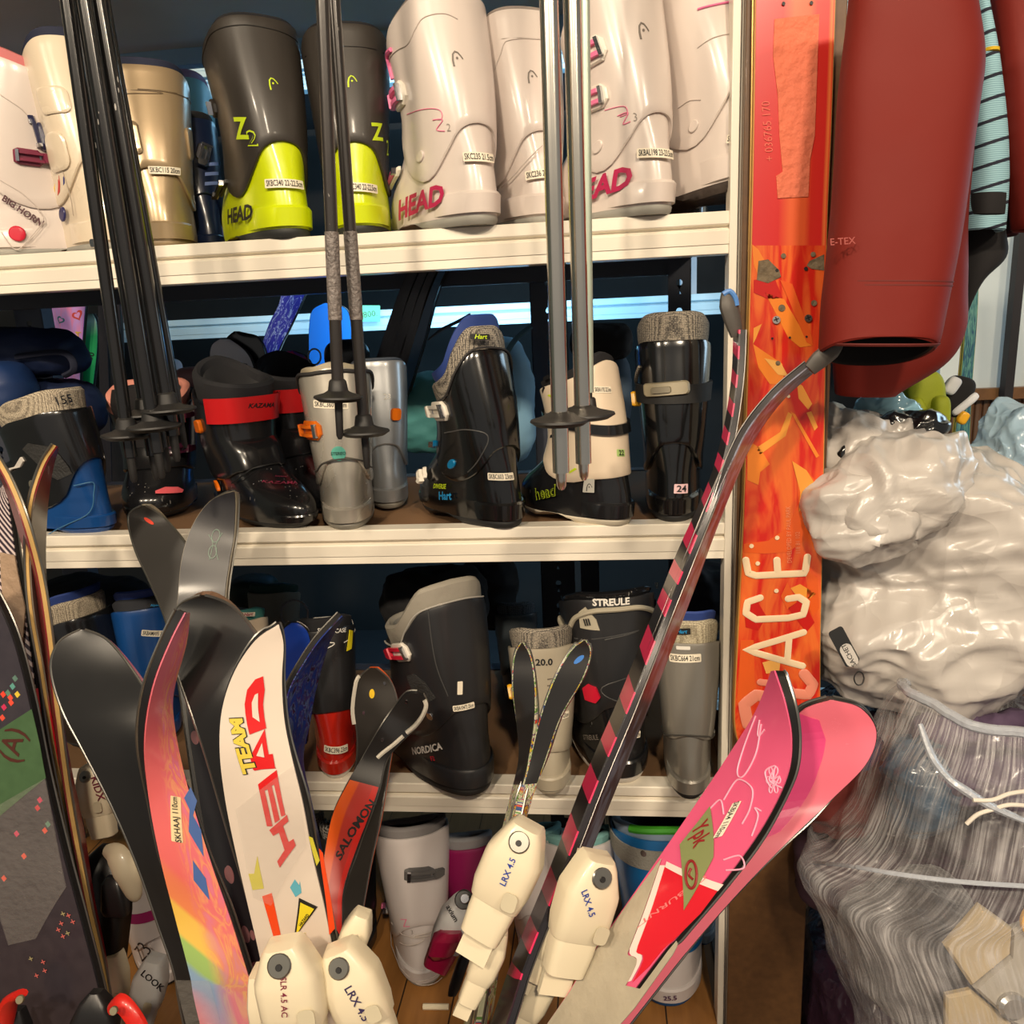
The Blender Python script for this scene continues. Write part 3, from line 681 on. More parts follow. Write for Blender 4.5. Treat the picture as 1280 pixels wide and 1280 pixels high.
b.patch([(-.045, .01), (-.03, .022), (.01, .022), (.032, -.018), (.012, -.03), (-.02, -.012)], 62, 575, mat('rubber_grip', (44, 44, 44), .7, bump=.6, bs=300), -8, .0015, name='grip_panel')
b.text('155', 79, 498, .018, ink(), 12, off=.0015); b.linepx([(60, 668), (85, 655), (112, 640), (117, 618), (116, 603), (92, 607)], .0009, mat('seam_blue', (60, 110, 150), .4))
b.patch([(-.03, -.008), (.03, .010), (.03, .018), (.0, .012), (-.03, .0)], 14, 590, mat('white_strap', (214, 208, 200), .5), 38, .003, name='white_band')
b = S2 = B('black ski boot with pale pink lining, toe forward under the dark pole baskets', 222, 486, .275, Z2, -76, BK(), BK(), mat('pink_liner', (214, 140, 122), .7), lk=1.15, wk=1.75, rimh=.10, zlo=[(0, .38), (60, .36), (110, .3), (180, .42)], tongue=mat('black_tongue', (30, 28, 30), .6))
b.patch([(-.026, -.004), (-.012, .004), (.012, .004), (.026, -.002), (.024, -.008), (-.024, -.009)], 214, 611, mat('coral_patch', (226, 96, 104), .4), 0, .0015, name='toe_patch')
for k in range(2): b.buckle(208+4*k, 520+42*k, 4, .05, .02, mat('smoke_plum', (66, 24, 44), .2, coat=.6), mat('smoke_plum', (66, 24, 44), .2), d=1, wire=.006)
def kazama(label, px, py, Y, head, full):
    b = B(label, px, py, Y, Z2, head, BK(), BK(), blk(), wk=1.35, lk=1.9, rimh=.16, fwd=.55, dk=1.15, zlo=[(0, .40), (60, .36), (110, .28), (180, .42)], zhi=[(0, .80), (90, .86), (180, 1.0)])
    b.band(.70, .88, mat('red_collar', (196, 26, 30), .35, coat=.3), .007, .003, -75, 75, 0, 'red_collar'); return b
b = kazama('black ski boot with red front collar behind the first red-collared one', 360, 462, .33, -52, 0)
b = S3 = kazama('black ski boot with red front collar, toe towards the camera, left of the silver one', 284, 470, .19, -40, 1)
b.text('KAZAMA', 325, 507, .0105, ink(), 2, bold=.03, shear=.25, off=.006); b.text('KAZAMA', 350, 603, .013, mat('print_plum', (120, 34, 60), .5), -3, shear=.25, bold=.01)
b.text('kazama', 351, 595, .006, mat('print_plum', (120, 34, 60), .5), -3, shear=.25)
b.linepx([(290, 604), (315, 586), (345, 579), (352, 581)], .0011, seam_k); b.patch(ell(.0055, .0095), 273, 607, orange, 0, .004, name='orange_rivet'); b.plate(250, 533, 0, .02, .022, orange, .006, 'buckle')
b = S4b = B('silver ski boot partly behind the silver one with an orange buckle', 489, 452, .13, Z2, 108, silver_l, silver_l, mat('slate_liner', (74, 82, 94), .8), mat('silver_sole', (132, 128, 118), .5), rimh=.02)
b.plate(494, 518, 0, .016, .02, orange, .006, 'buckle'); b.text('23', 484, 496, .012, white_ink, 0)
b = S4 = B('silver ski boot with orange buckle and round green sticker on the second shelf', 436, 456, -.002, Z2, 107, silver, silver, wk=1.1, liner= mat('cream_liner', (190, 178, 152), .6), sole=mat('silver_sole', (140, 134, 122), .5), rimh=.03, zhi=[(0, .8), (60, .82), (110, .94), (150, .96), (180, .985)])
b.lineaz([(95, .33), (120, .36), (145, .415), (180, .44), (215, .415), (240, .36), (265, .33)], .0012, sv0); b.buckle(390, 538, -4, .042, .028, orange, orange, d=-1, wire=.004); b.sticker('SKBC360 22cm', 413, 506, .05, .011, -2); b.disc(423, 567, .0105, mat('teal_sticker', (80, 168, 150), .5), .0008)
b.text('STEREO', 423, 567, .006, mat('print_teal_dark', (16, 70, 62), .5), 3, bold=.02, off=.0016)
sv = mat('seam_silver', (70, 68, 64), .5)
b.lineaz([(80, .82), (110, .93), (150, .95), (180, .96), (210, .95), (250, .93), (280, .82)], .0028, mat('charcoal_trim', (48, 46, 46), .7))
hb = mat('glossy_black', (16, 16, 17), .16, coat=.8, var=.1, scr=.4); blued = mat('blue_disc', (0, 110, 160), .35, coat=.4); cyanp = mat('print_cyan', (30, 140, 200), .5)
b = S5 = B('tall black ski boot with blue lined grey mesh collar and white buckle, toe left', 646, 428, -.004, Z2, 134, hb, hb, gmesh, mat('black_rubber', (28, 28, 28), .6), rimh=.12, wk=1.05, lk=1.0, zhi=[(0, .66), (60, .66), (90, .70), (120, .84), (150, .945), (180, .96)], rim=mat('blue_rim', (40, 64, 132), .6), fwd=1.15)
b.lineaz([(60, .67), (90, .705), (120, .845), (150, .95), (180, .965), (220, .91), (260, .73)], .0016, mat('charcoal_trim', (48, 46, 46), .7))
b.patch(rrect(.026, .008, .002), 598, 421, mat('label_black', (18, 18, 18), .6), -2, .0015, name='woven_label', off=.007); b.text('Hart', 598, 421, .0085, limeink, -2, bold=.02, shear=.3, off=.009)
b.buckle(551, 514, 4, .040, .028, mat('buckle_white', (225, 218, 205), .35), None, d=-1, wire=.004); b.disc(565, 580, .0085, blued, .003)
b.linepx([(556, 541), (580, 537), (605, 541), (610, 552), (600, 572), (585, 590)], .0009, mat('seam_gloss', (70, 70, 70), .4))
b.sticker('SKBC603 23cm', 626, 596, .038, .0105, 0); b.text('DIVERSE', 550, 608, .011, limeink, -1, bold=.02, xs=.8); b.text('Hart', 556, 620, .017, cyanp, 0, bold=.03, shear=.15)
b.buckle(530, 592, -78, .034, .016, mat('buckle_white', (225, 218, 205), .35), None, d=1, wire=.004); b.buckle(542, 555, -30, .024, .014, blued, blued, d=-1, wire=.004)
cream = mat('ivory_plastic', (222, 204, 180), .32, coat=.3, var=.03)
b = S6 = B('ivory and black ski boot with lime lettering and 22 tag, behind silver pole tips', 786, 452, .0, Z2, 140, BK(), cream, blk(), mat('ivory_sole', (200, 190, 170), .6), wk=1.05, rimh=.05, fwd=1.1, zlo=[(0, .5), (60, .34), (95, .26), (120, .29), (180, .31)], zhi=[(0, .80), (60, .84), (110, .9), (180, 1.0)])
b.text('head', 681, 616, .026, limeink, 14, bold=.02, xs=.85); b.text('head', 681, 616, .026, BK(), 14, bold=-.004, xs=.85, off=.0014)
b.patch(rrect(.017, .02, .001), 736, 607, mat('tag_grey', (170, 168, 160), .5), -2, .0006, name='label'); b.head_mark(736, 608, .0075, ink()); b.patch(rrect(.015, .01, .001), 776, 566, mat('tag_green', (170, 200, 120), .5), 0, .0006, name='label'); b.text('22', 776, 566, .010, ink(), 0, off=.0016, bold=.02)
for px, py, a, w_, h_, c in ((683, 472, 20, .02, .006, ink()), (690, 496, -30, .018, .004, limeink), (679, 487, 60, .016, .004, ink()), (696, 558, 50, .022, .007, ink()), (708, 572, -40, .016, .005, limeink), (690, 545, 10, .014, .005, ink()), (716, 588, 40, .014, .005, limeink)):
    b.patch([(-w_/2, -h_/2), (w_/2, -h_/3), (w_/3, h_/2), (-w_/3, h_/3)], px, py, c, a, .0004, name='print')
b.sticker('SKBA1192 22.5cm', 754, 487, .028, .009, 0); b.band(.60, .66, BK(), .0055, .004, -180, 180, .04, 'black_strap')
b = S7 = B('glossy black ski boot with tall grey mesh collar and pink 24 tag, second shelf', 843, 425, .005, Z2, 86, hb, hb, gmesh, mat('black_rubber', (28, 28, 28), .6), rimh=.15, wk=1.06)
b.band(.66, .76, mat('black_webbing', (26, 26, 27), .7), .0055, .003); b.plate(832, 486, 5, .062, .019, mat('warm_grey_plastic', (150, 140, 116), .4), .008, 'buckle'); b.plate(828, 487, 5, .026, .009, mat('greige_slot', (120, 112, 92), .4), .0105, 'buckle_slot')
b.plate(791, 499, 4, .010, .022, mat('amber_plastic', (232, 170, 30), .3), .010, 'buckle_end'); b.linepx([(790, 478), (800, 458)], .0022, mat('grey_mesh_liner', (168, 158, 142))); b.patch(rrect(.021, .013, .001), 852, 611, mat('tag_pink', (224, 186, 190), .5), 2, .0006, name='label'); b.text('24', 852, 611, .0125, ink(), 2, bold=.02, xs=1.15, off=.0016)
# ---- third shelf
b = B('black ski boot with pale mesh collar behind the skis, left end of third shelf', 160, 768, .10, Z3, 158, mat('black_plastic', (24, 24, 26), .22), BK(), wmesh, wk=1.2, lk=1.3, rimh=.12, rim=mat('blue_rim', (40, 64, 132), .6))
b = B('blue ski boot with white stock label standing behind the black ski bases, third shelf', 200, 764, .10, Z3, 116, bluep, bluep, mat('slate_liner2', (40, 42, 48), .8), mat('black_rubber', (28, 28, 28), .6), rimh=.07, rim=mat('blue_rim', (40, 64, 132), .6), wk=1.05)
b.sticker('SKBAMA95 21cm', 194, 792, .044, .0105, -1); b.patch(rrect(.024, .006, .001), 193, 756, ink(), 2, .002, name='woven_label'); b.text('Alpina', 193, 756, .006, cyanp, 2, off=.004)
teal = mat('teal_liner', (70, 140, 134), .7)
b = B('grey green boot at the back of the third shelf behind the teal lined white one', 338, 742, .30, Z3, 90, mat('olive_grey', (110, 110, 100), .6), None, mat('dark_teal_liner', (24, 60, 56), .8), wk=1.15, rimh=.08)
b = B('white ski boot with teal lining behind the tall black ski, third shelf', 318, 778, .12, Z3, 112, cream, cream, teal, rimh=.08, wk=1.0)
b.patch(rrect(.022, .007, .001), 309, 767, mat('label_paper', (236, 226, 205), .55), 0, .0015, name='woven_label', off=.004); b.text('Hart', 309, 767, .007, headred, 4, bold=.02, shear=.3, off=.006)
b = B5 = B('black and red ski boot with SKBC396 label, beside the orange ski', 422, 790, .005, Z3, 107, redp, mat('satin_black', (34, 34, 36), .35, coat=.2), blk(), mat('white_sole', (206, 198, 186), .6), rimh=.07, wk=.95, zlo=[(0, .5), (60, .42), (100, .38), (140, .45), (180, .47)])
b.sticker('SKBC396 23cm', 421, 938, .043, .0115, 3); b.text('SNOWCASE', 415, 788, .0095, mat('print_white', (226, 222, 214), .5), 0, bold=.01, off=.004, xs=.85); b.linepx([(384, 818), (402, 804), (430, 803)], .0008, white_ink)
b.patch([(-.006, -.016), (.006, -.013), (.006, .014), (-.006, .016)], 437, 800, mat('yellow_print', (226, 210, 30), .5), 8, .001, name='yellow_panel', off=.001); 
b = B6 = B('black racing ski boot with silver collar, red and white buckle and NORDICA lettering', 603, 735, -.03, Z3, 130, mat('satin_black', (34, 34, 36), .35), mat('satin_black', (34, 34, 36), .35), mat('silver_liner', (150, 144, 132), .5, bump=.3), mat('black_rubber', (28, 28, 28), .6), rimh=.09, wk=1.2, fwd=.9, dk=1.1, zhi=[(0, .66), (60, .66), (90, .70), (115, .80), (140, .9), (180, .93)])
b.lineaz([(60, .665), (95, .705), (115, .805), (140, .905), (180, .935), (220, .90)], .0014, mat('collar_piping', (160, 156, 148), .5))
b.buckle(502, 815, 3, .05, .028, mat('buckle_white', (225, 218, 205), .35), mat('red_plastic', (200, 24, 52), .35), d=-1, wire=.004); b.text('NORDICA', 532, 937, .016, white_ink, 12, bold=.03, shear=.2); b.text('F2', 541, 948, .010, mat('red_plastic', (200, 24, 52), .35), 8, bold=.02)
b.sticker('SKBA10472 25cm', 580, 884, .034, .009, 12); b.patch(rrect(.008, .02, .001), 575, 860, mat('label_paper', (236, 226, 205), .55), 4, .0005, name='label'); b.disc(537, 895, .0065, chrome, .002)
b.patch([(-.022, -.022), (-.024, .016), (.0, .02), (.016, .006), (.024, -.02), (.005, -.026)], 524, 858, mat('rubber_grip', (44, 44, 44), .7), 0, .001, name='grip_panel')
b.linepx([(535, 762), (545, 830), (560, 870)], .0009, mat('seam_gloss', (70, 70, 70), .4)); 
pgr = mat('stone_plastic', (176, 166, 146), .28, coat=.5, var=.05)
b = B('dark grey mesh collared boot at the back, behind the stone grey 20.0 boot', 650, 768, .26, Z3, 97, mat('slate_shell', (58, 66, 72), .4), None, mesh_mat('slate_mesh', (92, 100, 108), (40, 44, 50)), rimh=.12, wk=1.15)
b = B7 = B('stone grey ski boot marked 20.0 with yellow buckle, behind the small black ski tips', 690, 812, -.03, Z3, 99, pgr, pgr, gmesh, pgr, rimh=.12, wk=1.12, zlo=[(0, .4), (70, .3), (110, .24), (150, .30), (180, .32)])
b.text('20.0', 680, 828, .0135, ink(), 2, bold=.03, xs=1.1); b.plate(631, 866, -4, .012, .022, mat('amber_plastic', (232, 170, 30), .3), .009, 'buckle_end'); b.plate(644, 866, -3, .02, .018, pgr, .005, 'buckle'); b.sticker('SKBC595 23cm', 700, 895, .034, .010, 8)
for q in (850, 858, 866, 874): b.linepx([(668, q), (684, q-1)], .001, mat('grey_slot', (120, 112, 98), .5))
b = B('black STREULE boot standing behind the front STREULE one', 800, 752, .24, Z3, 98, BK(), BK(), mat('white_rim', (190, 186, 176), .6), rimh=.02, wk=1.05); b.text('STREULE', 814, 730, .013, white_ink, 2, bold=.03, off=.004)
b = B8 = B('black ski boot with STREULE collar and red rivet plate, between the grey and silver boots', 784, 752, .004, Z3, 104, BK(), mat('satin_black', (34, 34, 36), .35), BK(), mat('white_sole', (206, 198, 186), .6), rimh=.03, wk=1.28)
b.text('STREULE', 764, 753, .0145, white_ink, 3, bold=.035, off=.001); b.lineaz([(70, .80), (95, .80), (112, .82), (130, .90), (155, .945), (180, .95), (205, .94), (235, .88), (255, .80)], .0042, mat('stone_piping', (170, 162, 142), .5), 'collar_padding')
b.patch([(-.015, -.012), (-.012, .012), (.0, .02), (.013, .0), (.015, -.016)], 735, 775, mat('stone_piping', (170, 162, 142), .5), 0, .002, name='collar_side'); b.text('III', 735, 777, .014, ink(), 5, bold=.03, off=.004)
b.patch([(-.015, -.010), (-.013, .008), (.0, .014), (.013, .008), (.014, -.008), (.004, -.015)], 739, 866, mat('red_plastic', (200, 24, 52), .35), 0, .004, name='rivet_plate'); b.disc(740, 866, .005, BK(), .002)
b.sticker('SKBJ371B 25cm', 790, 919, .032, .010, 3); b.text('STREULE', 738, 922, .011, greyprint, 0, bold=.01); b.linepx([(756, 800), (768, 795), (776, 850), (785, 880)], .001, mat('seam_gloss', (70, 70, 70), .4))
sat = mat('pewter_plastic', (146, 142, 134), .28, .4, coat=.4, var=.05, vs=6)
b = B9 = B('pewter ski boot with blue lining and SKBC664 label, right end of the third shelf', 862, 806, -.035, Z3, 86, sat, sat, mesh_mat('cream_mesh', (196, 186, 160), (130, 120, 100)), mat('black_rubber', (28, 28, 28), .6), rimh=.13, wk=1.0, rim=mat('blue_rim', (40, 64, 132), .6), zlo=[(0, .5), (70, .38), (100, .32), (140, .38), (180, .43)])
b.lineaz([(95, .34), (120, .36), (145, .415), (180, .44), (215, .415), (240, .36), (265, .33)], .0012, sv); b.sticker('SKBC664 21cm', 856, 823, .046, .012, 0); b.patch(rrect(.026, .008, .001), 852, 786, ink(), 0, .002, name='woven_label', off=-.004); b.text('Hart', 852, 786, .008, cyanp, 0, bold=.02, shear=.3, off=-.0015)
b.disc(893, 916, .006, sat, .002)
b.patch(rrect(.02, .005, .001), 854, 810, white_ink, -2, .0004, name='woven_label')
# ================================================================ SKIS
class Ski(Surf):
    U = (0, 1); V = (0, 1); NU, NV = 9, 90; off0 = 0.0; wrapU = False
    def __init__(s, label, st, front, back, side=None, th=.010, edge=None, group=None, name='ski', ext=True, cat='ski', n=64, floor=True, er=.0015):
        """st: stations from tip to bottom (lx, ly, lY, rx, ry, rY) in pixels and depth"""
        Ls = [P(*q[:3]) for q in st]; Rs = [P(*q[3:]) for q in st]
        if floor:                       # carry the ski on down to the floor
            dl = (Ls[-1]-Ls[-2]); dr = (Rs[-1]-Rs[-2]); d = (dl.normalized()+dr.normalized())/2
            if d.z > -.3: d.z = -.3
            hw = (Rs[-1]-Ls[-1])
            L2 = Ls[-1]+d*((Ls[-1].z-.012)/-d.z); k = (L2-Ls[-1]); Ls.append(Ls[-1]+k*.5); Rs.append(Ls[-1]+hw*1.0); Ls.append(L2); Rs.append(L2+hw)
        s.A, s.B = [], []
        m = len(Ls)-1; per = max(4, n//m)
        for i in range(m):
            for k in range(per): s.A.append(crv(Ls, i, k/per)); s.B.append(crv(Rs, i, k/per))
        s.A.append(Ls[-1]); s.B.append(Rs[-1]); s.A.reverse(); s.B.reverse()      # index 0 = bottom
        N = len(s.A); s.N = N; s.n = []
        for i in range(N):
            d = (s.A[min(i+1, N-1)]+s.B[min(i+1, N-1)]-s.A[max(i-1, 0)]-s.B[max(i-1, 0)]); w_ = s.B[i]-s.A[i]
            nn = w_.cross(d); nn = nn.normalized() if nn.length > 1e-9 else Vector((0, -1, 0)); s.n.append(nn)
        for i in range(N):              # narrow rounded tip borrows the normal from further down
            if (s.B[i]-s.A[i]).length < .012: s.n[i] = s.n[max(0, i-per)]
        base = Vector(((s.A[0].x+s.B[0].x)/2, (s.A[0].y+s.B[0].y)/2, 0))
        s.root = thing(name, label, cat, base, 0, group); s.M = Matrix.Translation(base); s.base = base
        s.front = s.slab('top_sheet' if front[0] == 't' else 'running_base', front[1:][0], 0, .0022, 0.0012, True)
        s.slab('sidewall', side or mat('sidewall_black', (26, 26, 28), .35), .0016, th-.0022, 0)
        s.slab('running_base' if front[0] == 't' else 'top_sheet', back, th-.0026, th, .0012)
        e = MB()
        eo = 0.0008 if front[0] != 't' else th-.0008
        for q in (0, 1): e.tube([s.S(q, k/(N-1), -eo)+Vector((0, 0, 0)) for k in range(N)], er, 6)
        e.build('steel_edge', edge or mat('edge_steel', (140, 138, 132), .3, .9), s.root)
    def at(s, v):
        t = min(max(v, 0), 1)*(s.N-1); i = min(int(t), s.N-2); t -= i
        return s.A[i].lerp(s.A[i+1], t), s.B[i].lerp(s.B[i+1], t), s.n[i].lerp(s.n[i+1], t)
    def S(s, u, v, off): a, b, n = s.at(v); return a+(b-a)*u+n*off-s.base
    def facing(s, u, v, q): return s.at(v)[2].dot(CAMP-q) > 0
    def slab(s, name, m, h0, h1, inset, uv=False):
        mb = MB(); N = s.N; vs = []
        rows = []; U_ = [0, .2, .4, .6, .8, 1]; uvs = []
        for i in range(N):
            v = i/(N-1); a, b, n = s.at(v); w_ = (b-a); L = w_.length; k = min(.3, inset/max(L, 1e-4))
            r = [s.S(k+(1-2*k)*u, v, -h0) for u in U_]+[s.S(k+(1-2*k)*u, v, -h1) for u in reversed(U_)]
            rows.append(r); uvs += [(u, v) for u in U_]+[(u, v) for u in reversed(U_)]
        mb.loft(rows); mb.uv = uvs+[(.5, 0), (.5, 1)]
        return mb.build(name, m, s.root, ang=35)
def noise_fac(N, K, tc, sc, det=3, dist=0.0, out='UV', sx=1.0):
    mp = N.new('ShaderNodeMapping'); mp.inputs['Scale'].default_value = (sx, 1, 1); K.new(tc.outputs[out], mp.inputs[0])
    n = N.new('ShaderNodeTexNoise'); n.inputs['Scale'].default_value = sc; n.inputs['Detail'].default_value = det; n.inputs['Distortion'].default_value = dist
    K.new(mp.outputs[0], n.inputs['Vector']); return n.outputs['Fac']
baseblk = mat('base_black', (22, 21, 20), .32, coat=.1, var=.15, vs=20)
ptex = uv_mat
# bundle at the far left -------------------------------------------------------
def f_left(N, K, u, v, tc):
    n = noise_fac(N, K, tc, 40, 2, 0, 'UV', .2); c = mixc(N, K, n, (40, 36, 44), (62, 56, 62)); return c
s = Ski('striped ski with a frayed plastic wrap behind the dark ski at the left edge', [(4, 604, -.20, 8, 604, -.20), (-22, 640, -.20, 14, 650, -.20), (-40, 700, -.21, 24, 720, -.21), (-46, 780, -.22, 37, 800, -.22), (-40, 900, -.23, 52, 910, -.23), (-20, 1050, -.25, 74, 1050, -.25), (0, 1200, -.27, 100, 1200, -.27), (14, 1300, -.29, 116, 1300, -.29)],
    ('t', uv_mat('stripe_print', lambda N, K, u, v, tc: ramp(N, K, math_(N, K, 'FRACT', math_(N, K, 'ADD', math_(N, K, 'MULTIPLY', v, 70), math_(N, K, 'MULTIPLY', u, 5))), [(0, (214, 200, 196)), (.42, (214, 196, 196)), (.5, (52, 40, 50)), (.95, (60, 44, 56))]))), baseblk, th=.010)
s.polypx([(2, 690), (20, 694), (33, 760), (30, 800), (20, 860), (8, 780)], mat('wrap_taupe', (168, 142, 118), .3, bump=.8, bs=80, coat=.4), 'frayed_wrap', .002, .001)
s.polypx([(30, 865), (48, 860), (72, 1040), (60, 1044)], mat('ski_red', (196, 22, 36), .3), 'red_panel', .0008)
wood = mat('ski_core_wood', (196, 160, 96), .5, var=.2, vs=40)
s = Ski('thin ski seen edge on, tip at the left picture edge, wood coloured sidewall', [(-14, 572, -.23, -10, 572, -.27), (2, 602, -.23, 8, 604, -.28), (18, 650, -.23, 27, 652, -.29), (36, 720, -.23, 46, 722, -.29), (46, 800, -.24, 58, 800, -.30), (54, 880, -.24, 66, 880, -.31), (74, 1000, -.25, 82, 1000, -.32), (96, 1120, -.26, 104, 1120, -.33), (116, 1210, -.26, 124, 1210, -.33), (132, 1300, -.27, 140, 1300, -.34)],
    ('t', mat('dark_red_print', (120, 30, 36), .35, coat=.3)), wood, wood, th=.008)
s = Ski('thin ski with dark red tip curling up before the blue ski boot', [(72, 558, -.26, 74, 560, -.22), (56, 584, -.26, 66, 590, -.22), (42, 630, -.27, 60, 640, -.22), (38, 690, -.27, 58, 700, -.22), (42, 760, -.28, 62, 760, -.23), (56, 840, -.29, 72, 840, -.23), (70, 930, -.30, 84, 930, -.24), (92, 1040, -.31, 106, 1040, -.25), (108, 1120, -.32, 118, 1120, -.26), (122, 1200, -.32, 134, 1200, -.26), (134, 1300, -.33, 146, 1300, -.27)],
    ('t', uv_mat('grey_red', lambda N, K, u, v, tc: ramp(N, K, v, [(0, (190, 16, 34)), (.53, (190, 16, 34)), (.56, (120, 110, 96)), (.83, (110, 100, 90)), (.86, (130, 20, 30)), (1, (140, 20, 34))]))), wood, wood, th=.007)
s = F1 = Ski('wide dark ski with green band and coloured squares at the left picture edge', [(-62, 690, -.32, -56, 690, -.32), (-98, 730, -.32, -22, 722, -.32), (-100, 800, -.33, 12, 786, -.33), (-92, 880, -.34, 36, 872, -.34), (-76, 980, -.35, 56, 970, -.35), (-54, 1080, -.36, 80, 1070, -.36), (-30, 1170, -.37, 104, 1160, -.37), (-5, 1290, -.38, 134, 1280, -.38)], ('t', uv_mat('dark_board', f_left)), baseblk, th=.011)
s.polypx([(0, 912), (40, 886), (50, 930), (58, 972), (0, 1020)], mat('green_band', (66, 96, 62), .5, var=.15, vs=60), 'green_band', .0006)
s.text('(A)', 17, 930, .034, mat('print_brown', (74, 34, 26), .5), 75, off=.0016)
for px, py, c in ((4, 868, (230, 70, 50)), (10, 866, (90, 130, 110)), (16, 858, (90, 150, 140)), (13, 872, (220, 80, 60)), (22, 868, (220, 190, 60)), (5, 884, (200, 50, 90)), (14, 878, (230, 80, 60)), (3, 897, (190, 60, 110)), (19, 848, (90, 120, 110)), (21, 1042, (200, 60, 80)), (50, 1000, (210, 60, 70)), (56, 1038, (200, 70, 90)), (60, 1030, (190, 60, 80)), (30, 1070, (210, 70, 80)), (5, 1098, (210, 60, 90)), (47, 1010, (200, 50, 60))):
    s.patch([(-.0035, 0), (0, .0042), (.0035, 0), (0, -.0042)], px, py, mat('sq_%d' % (sum(c)), c, .4), -10, .0004, name='square_print')
film = mat('stretch_film', (214, 208, 200), .16, coat=.8, alpha=.07, bump=.9, bs=120, var=.2)
s.polypx([(-8, 1010), (58, 972), (84, 1108), (46, 1172), (12, 1180), (-8, 1120)], film, 'stretch_film', .0012, .0012)
for px, py, c in ((80, 1142, 1), (87, 1144, 0), (92, 1152, 0), (78, 1154, 0), (74, 1162, 0), (86, 1166, 1), (80, 1170, 0), (40, 1198, 1), (55, 1202, 0), (57, 1213, 0), (47, 1219, 0)):
    s.text('+', px, py, .012, mat('plus_%d' % c, ((150, 140, 100), (196, 96, 90))[c == 0], .5), 20, off=.0014, name='cross_print')
# rainbow pair ---------------------------------------------------------------
s = F3a = Ski('black ski base with steel edge, paired with the rainbow ski', [(100, 787, -.36, 106, 787, -.36), (74, 802, -.37, 134, 800, -.36), (63, 834, -.38, 164, 836, -.37), (76, 885, -.39, 190, 880, -.38), (104, 940, -.40, 205, 930, -.40), (140, 1010, -.41, 226, 1000, -.41), (172, 1085, -.42, 240, 1070, -.42), (198, 1160, -.43, 262, 1150, -.43), (218, 1220, -.44, 280, 1220, -.44), (232, 1295, -.45, 300, 1295, -.45)], ('b', baseblk), mat('ski_pink', (226, 130, 170), .3, coat=.3), mat('ski_pink', (226, 130, 170), .3, coat=.3), th=.012)
def f_rain(N, K, u, v, tc):
    n = noise_fac(N, K, tc, 9, 2, 2.2, 'UV', .35)
    n2 = math_(N, K, 'ADD', v, math_(N, K, 'MULTIPLY', math_(N, K, 'SUBTRACT', u, .5), .10))
    base = ramp(N, K, n2, [(0, (90, 110, 150)), (.14, (206, 90, 120)), (.19, (84, 140, 190)), (.235, (84, 150, 190)), (.25, (120, 180, 80)), (.285, (130, 190, 80)), (.295, (238, 196, 50)), (.345, (236, 190, 50)), (.355, (232, 120, 50)), (.40, (226, 100, 60)), (.42, (226, 70, 80)), (.7, (222, 70, 100)), (1, (210, 110, 150))])
    sw = ramp(N, K, n, [(0, (214, 60, 90)), (.38, (226, 84, 110)), (.48, (232, 150, 90)), (.53, (226, 96, 100)), (.62, (214, 90, 150)), (1, (222, 150, 120))])
    rt = ramp(N, K, u, [(0, (0, 0, 0)), (.34, (40, 40, 40)), (.62, (255, 255, 255)), (1, (255, 255, 255))])
    return mixc(N, K, .24, mixc(N, K, math_(N, K, 'MULTIPLY', rt, .78), base, sw), (196, 160, 140))
s = F3b = Ski('rainbow topped ski with pink swirls and yellow band, front of the left group', [(232, 766, -.42, 238, 766, -.40), (214, 800, -.43, 234, 805, -.40), (194, 850, -.44, 218, 865, -.40), (183, 900, -.44, 219, 905, -.40), (180, 950, -.44, 230, 960, -.41), (186, 1010, -.44, 244, 1010, -.42), (200, 1080, -.45, 266, 1080, -.43), (218, 1150, -.45, 290, 1150, -.44), (236, 1220, -.46, 312, 1220, -.45), (252, 1295, -.47, 334, 1295, -.46)], ('t', uv_mat('rainbow_print', f_rain, .22, .8)), baseblk, mat('sidewall_black', (26, 26, 28), .35), th=.011)
s.patch(rrect(.010, .048, .001), 220, 1022, mat('label_cream', (226, 206, 160), .5), -10, .0005, name='label'); s.text('SKHAAJ 110cm', 220, 1022, .0075, ink(), 74, off=.0016)
for px, py, a, w_ in ((238, 1000, 60, .016), (244, 1040, 75, .026), (250, 1100, 80, .022)):
    s.patch([(-w_, -.004), (0, .006), (w_, .002), (.1*w_, -.006)], px, py, mat('print_blue', (70, 100, 160), .4), a, .0004, name='blue_print')
s.polypx([(216, 1225), (262, 1225), (280, 1290), (236, 1290)], film, 'stretch_film', .0012, .0012)
